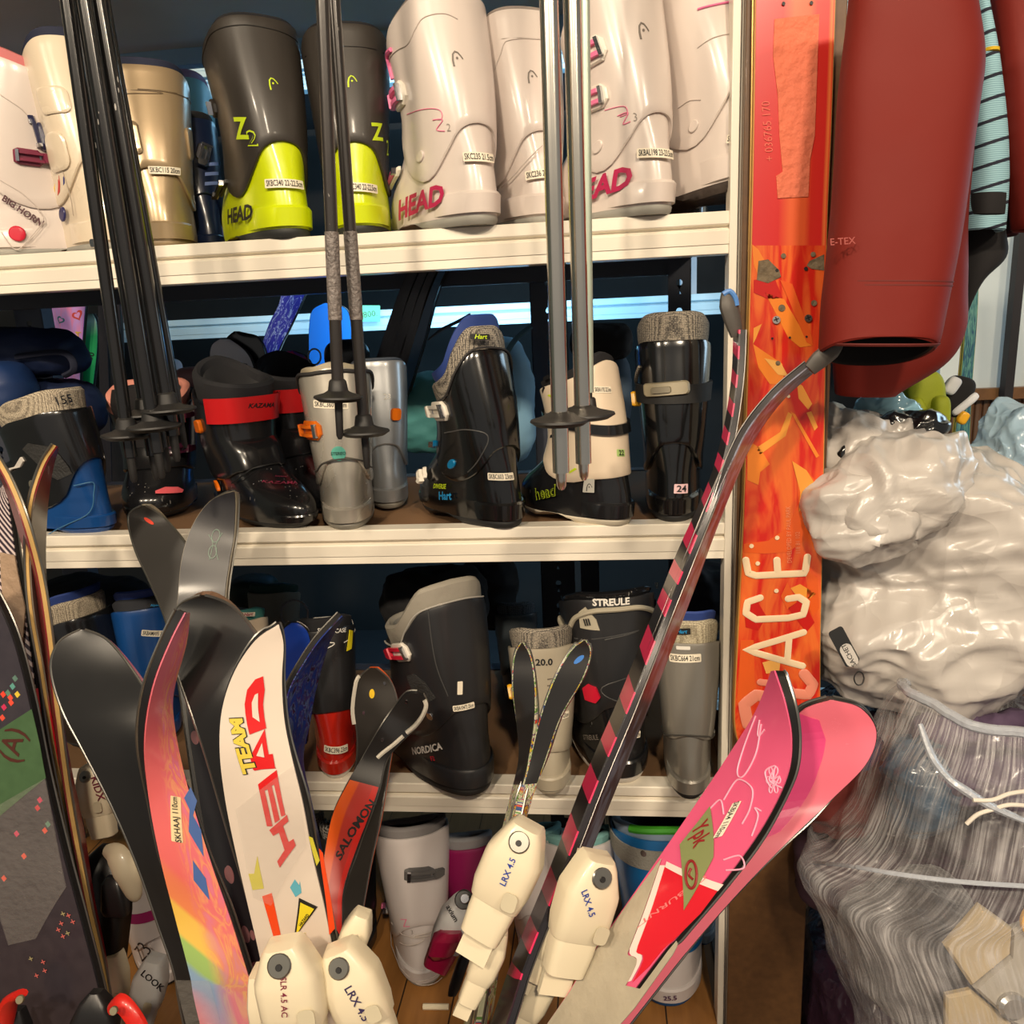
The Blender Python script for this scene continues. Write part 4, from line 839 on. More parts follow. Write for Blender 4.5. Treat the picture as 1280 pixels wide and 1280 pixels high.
# dark pair behind ------------------------------------------------------------
sm = mat('satin_base', (44, 42, 40), .36, coat=.1, var=.08); rim_s = mat('pale_sidewall', (120, 112, 96), .4)
s = F4a = Ski('black ski base with a red dot near its tip, above the tall black ski', [(176, 632, -.10, 182, 632, -.10), (160, 646, -.10, 206, 648, -.10), (168, 686, -.12, 233, 682, -.12), (188, 730, -.14, 250, 728, -.14), (208, 780, -.17, 268, 780, -.17), (222, 850, -.21, 284, 850, -.21), (236, 950, -.26, 300, 950, -.26), (256, 1080, -.32, 322, 1080, -.32), (280, 1200, -.37, 344, 1200, -.37), (300, 1295, -.40, 364, 1295, -.40)], ('b', sm), rim_s, rim_s, th=.010)
s.patch(ell(.0035, .0068), 186, 651, mat('dot_red', (226, 60, 30), .5), 40, .0006, name='red_dot')
def f_polka(N, K, u, v, tc):
    vo = N.new('ShaderNodeTexVoronoi'); vo.inputs['Scale'].default_value = 1; mp = N.new('ShaderNodeMapping'); mp.inputs['Scale'].default_value = (3.2, 34, 1); K.new(tc.outputs['UV'], mp.inputs[0]); K.new(mp.outputs[0], vo.inputs['Vector'])
    lt = math_(N, K, 'LESS_THAN', vo.outputs['Distance'], .26)
    sel = math_(N, K, 'MULTIPLY', lt, math_(N, K, 'LESS_THAN', v, .54))
    cc = mixc(N, K, noise_fac(N, K, tc, 14), (120, 112, 116), (200, 110, 110)); return mixc(N, K, sel, (30, 28, 32), cc)
s = F4b = Ski('charcoal ski with looped line logo near its tip, behind the tall black ski base', [(290, 614, -.12, 294, 616, -.12), (262, 626, -.12, 295, 632, -.12), (240, 656, -.13, 293, 670, -.13), (227, 695, -.15, 287, 706, -.15), (222, 740, -.17, 282, 745, -.17), (220, 790, -.20, 282, 795, -.20), (228, 860, -.24, 292, 860, -.24), (240, 950, -.28, 306, 950, -.28), (262, 1080, -.33, 326, 1080, -.33), (288, 1200, -.38, 350, 1200, -.38), (308, 1295, -.41, 372, 1295, -.41)], ('t', uv_mat('polka_dark', f_polka, .35, .2)), rim_s, rim_s, th=.010)
tg = mat('print_sage', (130, 150, 138), .5)
for cx, cy in ((270, 670), (266, 690)): s.linepx([(cx+5*math.cos(t)*1.0+1*math.sin(t), cy-8*math.sin(t)) for t in [k*math.pi/5 for k in range(10)]], .0006, tg, 'logo', closed=True)
s.linepx([(261, 668), (266, 680), (262, 700)], .0005, tg, 'logo'); s.linepx([(278, 666), (270, 682), (273, 700)], .0005, tg, 'logo')
# tall black + HEAD pair -----------------------------------------------------------
wf = mat('copper_edge', (110, 84, 66), .4)
s = F5a = Ski('tall black ski base paired with the white racing ski, tip just above it', [(250, 744, -.36, 256, 744, -.36), (224, 756, -.36, 290, 758, -.36), (213, 785, -.37, 322, 796, -.37), (218, 830, -.38, 336, 830, -.38), (238, 890, -.40, 350, 880, -.40), (258, 950, -.41, 360, 950, -.41), (284, 1040, -.42, 380, 1040, -.42), (308, 1120, -.43, 398, 1120, -.43), (328, 1200, -.44, 416, 1200, -.44), (350, 1295, -.45, 440, 1295, -.45)], ('b', baseblk), wf, wf, th=.011)
whites = mat('white_topsheet', (214, 200, 186), .28, coat=.4, var=.03)
s = F5b = Ski('white racing ski with large red lettering, centre left of the picture', [(346, 781, -.42, 350, 781, -.42), (318, 800, -.43, 356, 806, -.42), (292, 838, -.44, 354, 850, -.43), (276, 886, -.45, 357, 900, -.44), (273, 940, -.46, 367, 950, -.45), (280, 1000, -.46, 380, 1005, -.46), (292, 1060, -.46, 392, 1070, -.46), (308, 1130, -.46, 406, 1130, -.46), (322, 1190, -.46, 418, 1190, -.46), (344, 1295, -.46, 440, 1295, -.46)], ('t', whites), baseblk, mat('sidewall_black', (26, 26, 28), .35), th=.012)
hr = mat('racing_red', (206, 22, 24), .4)
def lq(*pts): s.polypx(pts, hr, 'red_letter', .0005, .0005)
lq((309, 905), (306, 880), (309, 862), (319, 849), (329, 845), (331, 862), (329, 880), (333, 910), (312, 918))   # D
s.polypx([(316, 896), (315, 878), (319, 868), (323, 866), (323, 884), (325, 902)], whites, 'letter_counter', .0005, .0012)
lq((313, 946), (331, 911), (337, 948), (345, 960), (317, 962))                        # A
s.polypx([(321, 944), (328, 928), (331, 946)], whites, 'letter_counter', .0005, .0012)
lq((314, 946), (341, 942), (344, 958), (318, 963))
lq((323, 980), (346, 962), (353, 1000), (357, 1018), (352, 1020), (343, 980), (340, 982), (350, 1024), (344, 1028), (335, 986), (331, 988), (341, 1032), (334, 1032))   # E
lq((337, 1037), (359, 1018), (361, 1026), (354, 1032), (361, 1052), (367, 1048), (370, 1056), (350, 1084), (347, 1076), (356, 1062), (349, 1040), (342, 1044))                 # H
s.text('TEAM', 303, 930, .017, mat('team_yellow', (214, 190, 70), .4), 93, off=.0016, bold=.05, xs=1.15); s.text('TEAM', 303.5, 930, .017, ink(), 93, off=.0010, bold=.09, xs=1.15)
s.polypx([(311, 1092), (316, 1112), (330, 1110), (322, 1070), (318, 1092)], mat('yellow_flash', (200, 190, 60), .4), 'yellow_flash', .0004)
s.polypx([(328, 1120), (340, 1116), (352, 1172), (344, 1178)], mat('orange_red', (226, 70, 20), .4), 'red_flash', .0004)
s.polypx([(399, 1060), (404, 1066), (419, 1160), (412, 1168)], mat('orange_red', (226, 70, 20), .4), 'red_flash', .0004)
s.polypx([(386, 1045), (391, 1047), (400, 1075), (396, 1082)], mat('yellow_flash', (200, 190, 60), .4), 'yellow_flash', .0004)
s.polypx([(296, 1010), (368, 955), (384, 1055), (340, 1130), (318, 1120)], film, 'stretch_film', .0012, .0014)
s.polypx([(374, 1122), (397, 1133), (368, 1174)], ink(), 'warning_triangle', .0006); s.polypx([(376, 1127), (393, 1135), (371, 1167)], mat('warning_yellow', (226, 206, 40), .4), 'warning_triangle', .0005, .0012)
s.text('HAZARD', 381, 1148, .0042, ink(), 52, off=.0024, bold=.02); s.patch([(-.005, 0), (0, .01), (.004, .004), (.005, .009), (.006, -.004), (0, -.010)], 369, 1110, mat('sticker_blue', (90, 170, 190), .4), -10, .0006, name='sticker')
# blue ski behind --------------------------------------------------------------
def f_blue(N, K, u, v, tc):
    n = noise_fac(N, K, tc, 16, 3, 1.5, 'UV', .4); return ramp(N, K, n, [(0, (24, 44, 120)), (.45, (34, 60, 140)), (.5, (60, 30, 100)), (.56, (90, 110, 160)), (.62, (20, 30, 70)), (1, (160, 50, 60))])
s = F6 = Ski('narrow blue and purple printed ski beside the white racing ski', [(428, 770, -.10, 430, 772, -.06), (400, 800, -.11, 414, 800, -.06), (378, 832, -.12, 404, 832, -.06), (362, 862, -.13, 394, 870, -.06), (355, 895, -.14, 388, 905, -.07), (356, 950, -.16, 380, 950, -.09), (368, 1010, -.18, 392, 1010, -.12), (380, 1100, -.22, 410, 1100, -.16), (400, 1295, -.30, 440, 1295, -.24)], ('t', uv_mat('blue_print_top', f_blue)), baseblk, th=.009)
# orange pair -------------------------------------------------------------------
ob = mat('matt_tip_black', (38, 34, 30), .45, var=.1); wtip = mat('tip_white', (216, 210, 196), .4)
def f_or(N, K, u, v, tc):
    a = ramp(N, K, u, [(0, (224, 92, 20)), (.30, (216, 84, 24)), (.36, (180, 56, 44)), (.8, (188, 50, 44)), (.82, (210, 40, 30)), (1, (206, 36, 26))])
    lt = math_(N, K, 'GREATER_THAN', v, .585); return mixc(N, K, lt, a, (34, 32, 32))
s = F7a = Ski('black ski tip with white rim and yellow dot, upright one of the orange pair', [(462, 835, -.10, 470, 835, -.10), (446, 852, -.10, 488, 852, -.10), (441, 885, -.11, 497, 880, -.11), (446, 915, -.12, 496, 908, -.12), (446, 945, -.13, 490, 935, -.13), (440, 980, -.15, 484, 970, -.15), (428, 1030, -.18, 476, 1020, -.18), (416, 1090, -.22, 462, 1085, -.22), (400, 1180, -.28, 446, 1180, -.28), (380, 1295, -.33, 430, 1295, -.33)], ('b', ob), mat('orange_print', (224, 92, 20), .3), mat('orange_print', (224, 92, 20), .3), th=.008)
s.patch(ell(.0038, .0065), 465, 867, mat('dot_yellow', (226, 186, 20), .5), 0, .0006, name='yellow_dot')
for px, py in ((481, 854), (455, 891), (478, 925)): s.patch(ell(.002, .0026), px, py, chrome, 0, .0012, name='screw')
s.linepx([(449, 845), (444, 860), (441, 885), (443, 905)], .0030, wtip, 'tip_guard', off=-.001)
s = F7b = Ski('orange ski with black curling tip and white rim, leaning right beneath the upright tip', [(520, 866, -.13, 528, 870, -.13), (506, 868, -.13, 533, 884, -.13), (490, 888, -.13, 522, 908, -.13), (474, 912, -.14, 500, 930, -.14), (454, 945, -.15, 482, 952, -.15), (436, 975, -.17, 474, 985, -.17), (416, 1015, -.19, 462, 1020, -.19), (406, 1060, -.21, 446, 1062, -.21), (400, 1110, -.24, 430, 1112, -.24), (396, 1160, -.27, 428, 1160, -.27), (385, 1295, -.33, 424, 1295, -.33)], ('t', uv_mat('orange_top', f_or)), ob, th=.008)
s.linepx([(531, 875), (526, 898), (508, 916)], .0032, wtip, 'tip_guard', off=-.001); s.linepx([(504, 920), (490, 932), (472, 947)], .0030, wtip, 'tip_guard', off=-.001)
s.text('SALOMON', 444, 1035, .017, ink(), 70, off=.0014, bold=.03, shear=.2)
for px, py in ((508, 877), (478, 925)): s.patch(ell(.002, .0026), px, py, chrome, 0, .0012, name='screw')
# narrow junior pair -----------------------------------------------------------------
def f_jr(N, K, u, v, tc):
    n = noise_fac(N, K, tc, 40, 1, 1, 'UV', .1); return ramp(N, K, n, [(0, (190, 190, 160)), (.40, (206, 200, 170)), (.44, (100, 140, 70)), (.5, (206, 200, 176)), (.56, (40, 70, 120)), (.60, (190, 60, 40)), (.64, (206, 190, 60)), (1, (210, 200, 180))], 'CONSTANT')
jr = uv_mat('junior_print', f_jr)
s = F8a = Ski('narrow black based junior ski with small upright tip, left of two', [(650, 804, -.30, 655, 804, -.30), (642, 822, -.30, 664, 822, -.30), (640, 860, -.31, 669, 855, -.31), (645, 910, -.31, 668, 900, -.32), (647, 950, -.32, 660, 950, -.33), (636, 1000, -.32, 648, 1000, -.35), (624, 1050, -.33, 637, 1050, -.37), (610, 1120, -.34, 624, 1120, -.38), (594, 1200, -.35, 608, 1200, -.40), (576, 1295, -.36, 592, 1295, -.41)], ('t', uv_mat('jr_a', lambda N, K, u, v, tc: mixc(N, K, math_(N, K, 'GREATER_THAN', v, .58), f_jr(N, K, u, v, tc), (30, 28, 27)))), jr, jr, th=.008)
s = F8b = Ski('narrow black based junior ski with blue oval mark on its tip', [(728, 801, -.30, 733, 801, -.30), (712, 815, -.30, 739, 817, -.30), (692, 850, -.31, 728, 850, -.31), (674, 900, -.32, 702, 895, -.32), (662, 950, -.33, 684, 945, -.33), (650, 1000, -.35, 666, 1000, -.34), (640, 1050, -.36, 652, 1050, -.34), (627, 1120, -.38, 640, 1120, -.35), (611, 1200, -.39, 626, 1200, -.36), (594, 1295, -.40, 612, 1295, -.37)], ('t', uv_mat('jr_a', f_jr)), jr, jr, th=.008)
s.patch(ell(.0032, .006), 724, 824, mat('dot_blue', (40, 110, 190), .5), -35, .0006, name='blue_mark')
# long pair leaning right -----------------------------------------------------------
def f_pk(N, K, u, v, tc):
    fr = math_(N, K, 'FRACT', math_(N, K, 'ADD', math_(N, K, 'MULTIPLY', v, 22), math_(N, K, 'MULTIPLY', u, .25))); lt = math_(N, K, 'LESS_THAN', fr, .46)
    c = mixc(N, K, lt, (26, 22, 26), (232, 44, 96)); return mixc(N, K, math_(N, K, 'LESS_THAN', v, .22), c, (48, 22, 32))
pur = uv_mat('mottled_print', lambda N, K, u, v, tc: ramp(N, K, noise_fac(N, K, tc, 22, 5, .6, 'UV', .2), [(0, (40, 26, 40)), (.45, (62, 36, 52)), (.6, (110, 116, 140)), (.7, (70, 50, 70)), (1, (160, 170, 190))]))
rub = mat('tip_rubber', (84, 80, 76), .5, var=.1)
s = F9a = Ski('long ski with pink and black striped side, tip upright before the wooden board', [(916, 412, -.10, 924, 412, -.13), (914, 470, -.11, 921, 470, -.145), (904, 535, -.13, 912, 536, -.165), (886, 600, -.15, 896, 602, -.19), (846, 690, -.18, 860, 696, -.23), (818, 760, -.20, 832, 766, -.255), (774, 870, -.25, 788, 878, -.31), (731, 970, -.29, 746, 978, -.355), (685, 1090, -.34, 700, 1096, -.405), (640, 1200, -.38, 656, 1206, -.445), (608, 1295, -.41, 626, 1300, -.475)], ('t', uv_mat('pink_stripe', f_pk)), baseblk, mat('glossy_side', (36, 32, 36), .2, coat=.6), th=.009, er=.0008, edge=mat('edge_dark', (96, 92, 90), .3, .9))
mb = MB(); mb.tube([P(921, 420, -.115), P(916, 400, -.115), P(911, 382, -.115), P(910, 366, -.112)], [.0085, .0125, .0135, .009], 12, 3, .7); mb.v = [v-s.base for v in mb.v]; mb.build('tip_cap', rub, s.root)
mb = MB(); mb.tube([P(904, 368, -.12), P(912, 364, -.12), P(919, 372, -.12), P(921, 382, -.12)], .0032, 8, 3); mb.v = [v-s.base for v in mb.v]; mb.build('cap_trim', mat('blue_trim', (80, 130, 196), .4), s.root)
s = F9b = Ski('long dark ski with mottled side, tip bent far right before the red ski', [(1012, 458, -.155, 1018, 466, -.12), (972, 492, -.16, 980, 500, -.12), (936, 536, -.17, 946, 546, -.13), (912, 585, -.185, 924, 592, -.14), (882, 655, -.21, 896, 662, -.16), (852, 730, -.23, 868, 738, -.18), (812, 830, -.27, 830, 838, -.215), (766, 940, -.31, 786, 948, -.25), (720, 1050, -.35, 742, 1058, -.29), (664, 1190, -.40, 690, 1196, -.34), (632, 1295, -.43, 660, 1300, -.37)], ('t', pur), mat('glossy_side', (36, 32, 36), .2), mat('glossy_side', (36, 32, 36), .2, coat=.6), th=.009, er=.0008, edge=mat('edge_dark', (96, 92, 90), .3, .9))
mb = MB(); mb.tube([P(1012, 462, -.15), P(1024, 450, -.15), P(1040, 437, -.15), P(1049, 428, -.148)], [.0095, .0125, .0125, .0075], 12, 3, .7); mb.v = [v-s.base for v in mb.v]; mb.build('tip_cap', rub, s.root)
# pink pair -------------------------------------------------------------------
pk = mat('pink_topsheet', (226, 92, 132), .22, coat=.8, var=.05); pk2 = mat('pale_pink_topsheet', (232, 112, 132), .25, coat=.6, var=.03)
s = F10b = Ski('pale pink ski with broad round tip, right of the flowered pink ski', [(1036, 876, -.34, 1044, 876, -.34), (1000, 890, -.34, 1078, 886, -.34), (974, 930, -.34, 1097, 915, -.34), (950, 975, -.35, 1084, 955, -.35), (924, 1020, -.36, 1040, 1000, -.36), (884, 1070, -.38, 988, 1050, -.38), (826, 1130, -.40, 928, 1112, -.40), (770, 1200, -.42, 868, 1180, -.42), (700, 1290, -.45, 796, 1270, -.45)], ('t', pk2), baseblk, baseblk, th=.010)
s.polypx([(1000, 892), (1024, 900), (1032, 925), (1022, 965), (1000, 1010), (975, 1040), (930, 1060), (960, 980), (985, 930)], mat('hot_pink', (226, 70, 128), .3, coat=.5), 'pink_panel', .0004)
s = F10a = Ski('pink ski with white flower outlines, red panel and green diamond sticker, lower right', [(963, 839, -.39, 968, 838, -.40), (944, 888, -.38, 982, 880, -.42), (912, 940, -.38, 990, 925, -.43), (872, 1000, -.39, 984, 972, -.44), (832, 1058, -.40, 956, 1030, -.445), (782, 1130, -.42, 908, 1098, -.455), (730, 1205, -.435, 850, 1168, -.465), (676, 1290, -.45, 790, 1242, -.475)], ('t', pk), baseblk, baseblk, th=.011)
wl_ = mat('flower_line', (240, 170, 196), .4)
for pts in ([(962, 1015), (940, 1000), (925, 985), (922, 975), (930, 970), (942, 980)][0:1], [(945, 895), (930, 935), (922, 965), (930, 970), (946, 940), (952, 905)], [(905, 1000), (922, 975), (940, 985), (938, 1010), (928, 1030)], [(950, 900), (948, 920), (956, 912)], [(880, 1020), (900, 1000), (905, 1018)], [(975, 970), (965, 985), (957, 965), (970, 958), (962, 975), (978, 985)], [(940, 1045), (948, 1020), (944, 1010), (952, 1014)], [(905, 1075), (925, 1070), (930, 1085), (908, 1088)]):
    if len(pts) > 2: s.linepx(pts, .0008, wl_, 'flower_line')
for k in range(6):
    a = k*math.pi/3; s.linepx([(967, 975), (967+7*math.cos(a-.3), 975+14*math.sin(a-.3)), (967+9*math.cos(a), 975+18*math.sin(a)), (967+7*math.cos(a+.3), 975+14*math.sin(a+.3)), (967, 975)], .0006, wl_, 'flower_line')
rd = mat('panel_red', (214, 26, 44), .3, coat=.5)
s.polypx([(832, 1082), (900, 1110), (876, 1142), (846, 1172), (812, 1208), (791, 1228), (795, 1190)], rd, 'red_panel', .0005)
s.polypx([(834, 1077), (905, 1106), (898, 1114), (832, 1084)], mat('white_line', (232, 214, 206), .4), 'white_line', .0004, .0008)
s.polypx([(826, 1082), (832, 1082), (796, 1190), (790, 1226), (784, 1228), (788, 1186)], mat('white_line', (232, 214, 206), .4), 'white_line', .0004, .0010)
s.text('CP-BURNTT', 838, 1128, .013, mat('print_rose', (230, 120, 120), .5), -115, off=.0018)
s.polypx([(889, 1008), (893, 1072), (856, 1138), (851, 1056)], mat('sticker_green', (132, 140, 90), .4, coat=.3), 'diamond_sticker', .0006, .0014)
s.text('Ypk', 877, 1042, .022, mat('print_maroon2', (140, 26, 30), .5), -52, off=.0026, bold=.02)
s.linepx([(866+7*math.cos(t), 1094-17*math.sin(t)) for t in [k*math.pi/5 for k in range(10)]], .0013, mat('print_maroon2', (140, 26, 30), .5), 'sticker_logo', off=.002, closed=True); s.linepx([(866, 1086), (863, 1094), (868, 1100)], .0012, mat('print_maroon2', (140, 26, 30), .5), 'sticker_logo', off=.002)
s.patch(rrect(.040, .010, .001), 911, 1024, mat('label_paper', (236, 226, 205), .55), -76, .0004, name='label', off=.0012); s.text('SKBJA4 110cm', 911, 1024, .0085, ink(), -76, off=.0022, xs=.8)
wrapg = mat('grey_film', (176, 166, 146), .22, coat=.8, bump=.5, bs=60, var=.15, vs=30)
s.polypx([(828, 1074), (786, 1192), (784, 1232), (802, 1236), (850, 1184), (846, 1200), (796, 1262), (760, 1300), (672, 1300), (735, 1205), (785, 1132)], wrapg, 'stretch_film', .0010, .0016)
# ---- bottom row of boots
D = lambda label, px, py, Y, head, shell, cuff=None, liner=None, sole=None, **k: Boot('ski_boot', label, px, py, Y, Z4, head, shell, cuff, liner, sole, **k)
wh2 = mat('cool_white_plastic', (206, 198, 196), .32, coat=.3, var=.04); mag = mat('magenta_liner', (150, 16, 92), .6)
b = D('white ski boot with Z3 print and grey lever buckle standing on the wooden bottom shelf', 532, 1052, PZ(532, 1236, Z4).y, 106, wh2, wh2, mat('grey_cloth_liner', (130, 126, 126), .8), mat('grey_sole', (150, 148, 140), .6), rimh=.05, wk=1.22, zlo=hl)
b.buckle(524, 1092, 4, .05, .022, mat('pewter_plastic2', (90, 88, 88), .35), None, d=1, wire=.004); b.buckle(485, 1136, -50, .03, .02, mat('clear_plastic', (190, 188, 186), .2), pinkc, d=-1, wire=.004)
b.text('Z', 507, 1154, .022, pinkprint, 0, bold=-.01, shear=-.1); b.text('3', 515, 1165, .011, greyprint, 0, bold=-.01); b.linepx([(500, 1178), (515, 1172), (535, 1166), (548, 1164)], .0009, seam_w); b.linepx([(512, 1222), (530, 1226), (552, 1222)], .0008, seam_w)
b = D('magenta lined grey ski boot in the bottom row, right of the white Z3 one', 592, 1060, .16, 102, mat('magenta_shell', (150, 20, 90), .4, coat=.3), None, mat('grey_quilt', (150, 148, 150), .7, bump=.4), wk=1.5, rimh=.10)
b.buckle(568, 1092, 60, .035, .025, mat('buckle_white', (225, 218, 205), .35), mat('blue_trim', (80, 130, 196), .4), d=-1, wire=.004); b.sticker('SKBC23', 602, 1087, .022, .009, 0)
b = D('white ski boot behind the two white bindings at the centre of the bottom row', 676, 1055, .10, 98, wh2, None, mat('teal_fleece', (120, 170, 168), .8), rimh=.06, wk=1.2)
b = D('white ski boot with teal fleece cord and black tag, left of the blue boot below', 738, 1062, .07, 100, wh2, None, mat('teal_fleece', (120, 170, 168), .8), rimh=.05, wk=1.3)
b.patch(rrect(.018, .008, .001), 741, 1066, ink(), 12, .001, name='tag', off=.002); b.text('HEAD', 741, 1066, .006, mat('orange_print', (224, 92, 20), .3), 12, off=.004)
b = D('blue ski boot with grey elastic collar and green lining, right end of the bottom row', 838, 1058, PZ(838, 1262, Z4).y, 92, wh2, mat('azure_plastic', (22, 104, 168), .3, coat=.4), mat('pale_blue_liner', (150, 170, 190), .7), mat('azure_sole', (14, 70, 120), .5), rimh=.05, wk=1.55, dk=1.2, zlo=[(0, .5), (60, .40), (100, .32), (140, .33), (180, .36)])
b.band(.84, .95, mat('ribbed_elastic', (150, 148, 140), .8, bump=.5, bs=300), .0055, .002, name='collar_band'); b.disc(805, 1066, .0055, chrome, .003); b.text('25.5', 838, 1248, .013, mat('print_plum2', (90, 60, 90), .5), 3, bold=.03)
b.lineaz([(140, 1.03), (180, 1.05), (220, 1.03)], .007, mat('green_lining', (70, 170, 40), .5), 'green_lining', off=-.012)
b = D('pale blue ski boot with blue sole behind the shelf post in the bottom row', 880, 1050, .16, 88, mat('ice_plastic', (150, 168, 184), .35, coat=.3), None, None, mat('azure_sole', (14, 70, 120), .5), wk=.9)
b = D('black ski boot with white dotted collar hidden behind the orange ski at the bottom', 452, 1050, .10, 112, mat('satin_black', (34, 34, 36), .35), None, mesh_mat('dotted', (30, 30, 32), (190, 184, 174), 160), wk=1.1, rimh=.10)
b = D('black ski boot with pale patterned rim behind the white racing ski in the bottom row', 398, 1040, .15, 112, mat('satin_black', (34, 34, 36), .35), None, mesh_mat('dotted2', (160, 140, 120), (60, 50, 44), 260), wk=.9, rimh=.08)
b = D('white ski boot with magenta band between the skis at lower left', 212, 1085, .02, 128, wh2, None, mag, wk=1.3, lk=1.1)
b.band(.60, .68, mag, .0055, .001, name='magenta_band'); b.text('Z3', 178, 1190, .04, ink(), 50, bold=-.01)
b = D('white ski boot low at the left edge behind the dark board', 20, 1085, .05, 140, cream, None, None, wk=1.2)

# ---- bindings
def lump(mb, o, ax, ay, az, secs, n=11, sq=4.2):
    """domed body standing on the plane (ax, ay); secs = [(v, half width, height, shift)]"""
    rows = []
    for v, w_, h, sh in secs:
        r = []
        for k in range(n):
            a = math.pi*k/(n-1); c, s_ = math.cos(a), math.sin(a)
            r.append(o+ax*(sh+w_*math.copysign(abs(c)**(2/sq), c))+ay*v+az*(h*abs(s_)**(2/sq)))
        r += [o+ax*(sh-w_*.9), o+ax*(sh+w_*.9)][0:0]
        rows.append(r+[o+ax*(sh-w_)+ay*v-az*.003, o+ax*(sh+w_)+ay*v-az*.003])
    mb.loft(rows)
class Flat(Surf):
    U = (-.1, .1); V = (-.1, .1); NU, NV = 3, 3; off0 = 0.0
    def __init__(s, o, ax, ay, az, root, base): s.o, s.ax, s.ay, s.az, s.root, s.M = o, ax, ay, az, root, Matrix.Translation(base); s.base = base
    def S(s, u, v, off): return s.o+s.ax*u+s.ay*v+s.az*off-s.base
def binding(ski, px, py, ang, L, Wd, Hh, Y, m, kind='toe', text=None, tc=None, tang=0, tsz=.012, screw=True, m2=None, flip=1, txy=None, tw=0.0, plate=True):
    o = P(px, py, Y); c, s_ = math.cos(R(ang)), math.sin(R(ang))
    ay = RT*c+UP*s_; az0 = -FW; ax = ay.cross(az0).normalized(); t = R(tw)
    az = (az0*math.cos(t)+ax*math.sin(t)); ax = ay.cross(az)
    root = ski.root; base = Vector(root.location); W2 = Wd/2; mb = MB()
    lump(mb, o, ax, ay, az, [(-L*.50, W2*.80, Hh*.55, 0), (-L*.47, W2*.88, Hh*.72, 0), (-L*.28, W2*.98, Hh*.95, 0), (L*.05, W2, Hh, 0), (L*.12, W2*.98, Hh, 0), (L*.40, W2*.66, Hh*.9, 0), (L*.48, W2*.52, Hh*.84, 0), (L*.5, W2*.46, Hh*.5, 0)])
    mb.v = [v-base for v in mb.v]; b_ = mb.build('binding_'+('toe' if kind == 'toe' else 'heel'), m, root, ang=32)
    ex = MB()
    lump(ex, o-ay*L*.72, ax, ay, az, [(-L*.22, W2*.62, Hh*.4, 0), (-L*.19, W2*.70, Hh*.55, 0), (L*.1, W2*.78, Hh*.66, 0), (L*.26, W2*.80, Hh*.66, 0)])
    if plate: ex.loft([[o+ax*(x*W2*.55)+ay*(v*L)+az*z for x, z in ((-1, -.001), (1, -.001), (1, -.008), (-1, -.008))] for v in (-1.25, -1.2, .3, .45)])
    ex.v = [v-base for v in ex.v]; ex.build('toe_wing' if kind == 'toe' else 'heel_lever', m2 or m, b_, ang=32)
    if screw:
        q = MB(); q.disc(o+ay*L*.33+az*Hh*.84-base, az+ay*.3, W2*.36, .004, 18, .3); sc = q.build('release_screw', mat('screw_steel', (150, 148, 140), .3, .9), b_)
        q = MB(); q.disc(o+ay*L*.33+az*(Hh*.84+.0042)-base, az+ay*.3, W2*.10, .0014, 10, .3); q.build('screw_slot', ink(), sc)
    fl = Flat(o+az*Hh*1.0, ax, ay, az, b_, base)
    if kind == 'toe':                # slot in the lower face, recess shade painted as a darker patch
        mb = MB(); fl.decal(mb, prism_bm(rrect(W2*.5, L*.2, W2*.16), 0, .0008, .01), *proj(o+ay*(-L*.28)+ax*(W2*.52)+az*Hh), ang-90, .0); mb.build('slot', mat('binding_shade', (196, 186, 160), .5), b_)
    if text:
        tx, ty = txy or (px, py); fl.text(text, tx, ty, tsz, tc or ink(), tang, off=.0006, bold=.015)
    return b_
bw_ = mat('binding_ivory', (226, 214, 186), .34, coat=.3, var=.03); bgrey = mat('binding_grey', (196, 196, 196), .35, coat=.2); bblk = mat('binding_black', (26, 25, 26), .35)
binding(F5b, 366, 1222, 100, .080, .062, .030, -.50, bw_, 'toe', 'SLR 4.5 AC', mat('print_plum', (120, 34, 60), .5), -88, .0078, txy=(354, 1246))
binding(F5b, 330, 1248, 97, .07, .018, .030, -.48, bw_, 'toe', None, screw=False)
binding(F5a, 444, 1224, 112, .080, .056, .028, -.48, bw_, 'toe', 'LRX 4.5', mat('print_violet', (50, 40, 80), .5), -60, .011, txy=(446, 1254))
binding(F5a, 445, 1165, 70, .05, .03, .02, -.44, bw_, 'heel', None, screw=False, m2=mat('smoke_lever', (100, 88, 96), .2, coat=.6))
mb = MB(); lump(mb, P(404, 1215, -.43), RT, UP, -FW, [(-.06, .012, .012, -.01), (-.02, .022, .02, 0), (.03, .02, .02, 0), (.045, .008, .01, .004)]); mb.v = [v-Vector(F5a.root.location) for v in mb.v]; mb.build('brake_pad', bblk, F5a.root)
binding(F8a, 642, 1076, 66, .086, .058, .030, -.42, bw_, 'toe', 'LRX 4.5', mat('print_royal', (30, 60, 150), .5), 68, .0085, txy=(634, 1090), tw=-15)
binding(F8b, 730, 1115, 74, .086, .058, .030, -.42, bw_, 'toe', 'LRX 4.5', mat('print_royal', (30, 60, 150), .5), -72, .0088, txy=(735, 1128), tw=15)
binding(F8b, 695, 1160, 66, .06, .030, .022, -.41, bw_, 'heel', None, screw=False)
binding(F8b, 676, 1230, 64, .07, .030, .020, -.41, bw_, 'heel', None, screw=False)
binding(F8a, 612, 1190, 66, .06, .030, .020, -.42, bw_, 'heel', None, screw=False)
binding(F7a, 566, 1160, 66, .070, .040, .026, -.20, bgrey, 'heel', 'axium', ink(), -60, .010, txy=(570, 1140), m2=mat('raspberry_lever', (150, 16, 60), .3, coat=.4), tw=0) if False else None
rs = thing('ski_binding', 'grey and raspberry ski binding with round black dial, before the white Z3 boot', 'ski binding', P(562, 1200, -.18)); 
class _R: pass
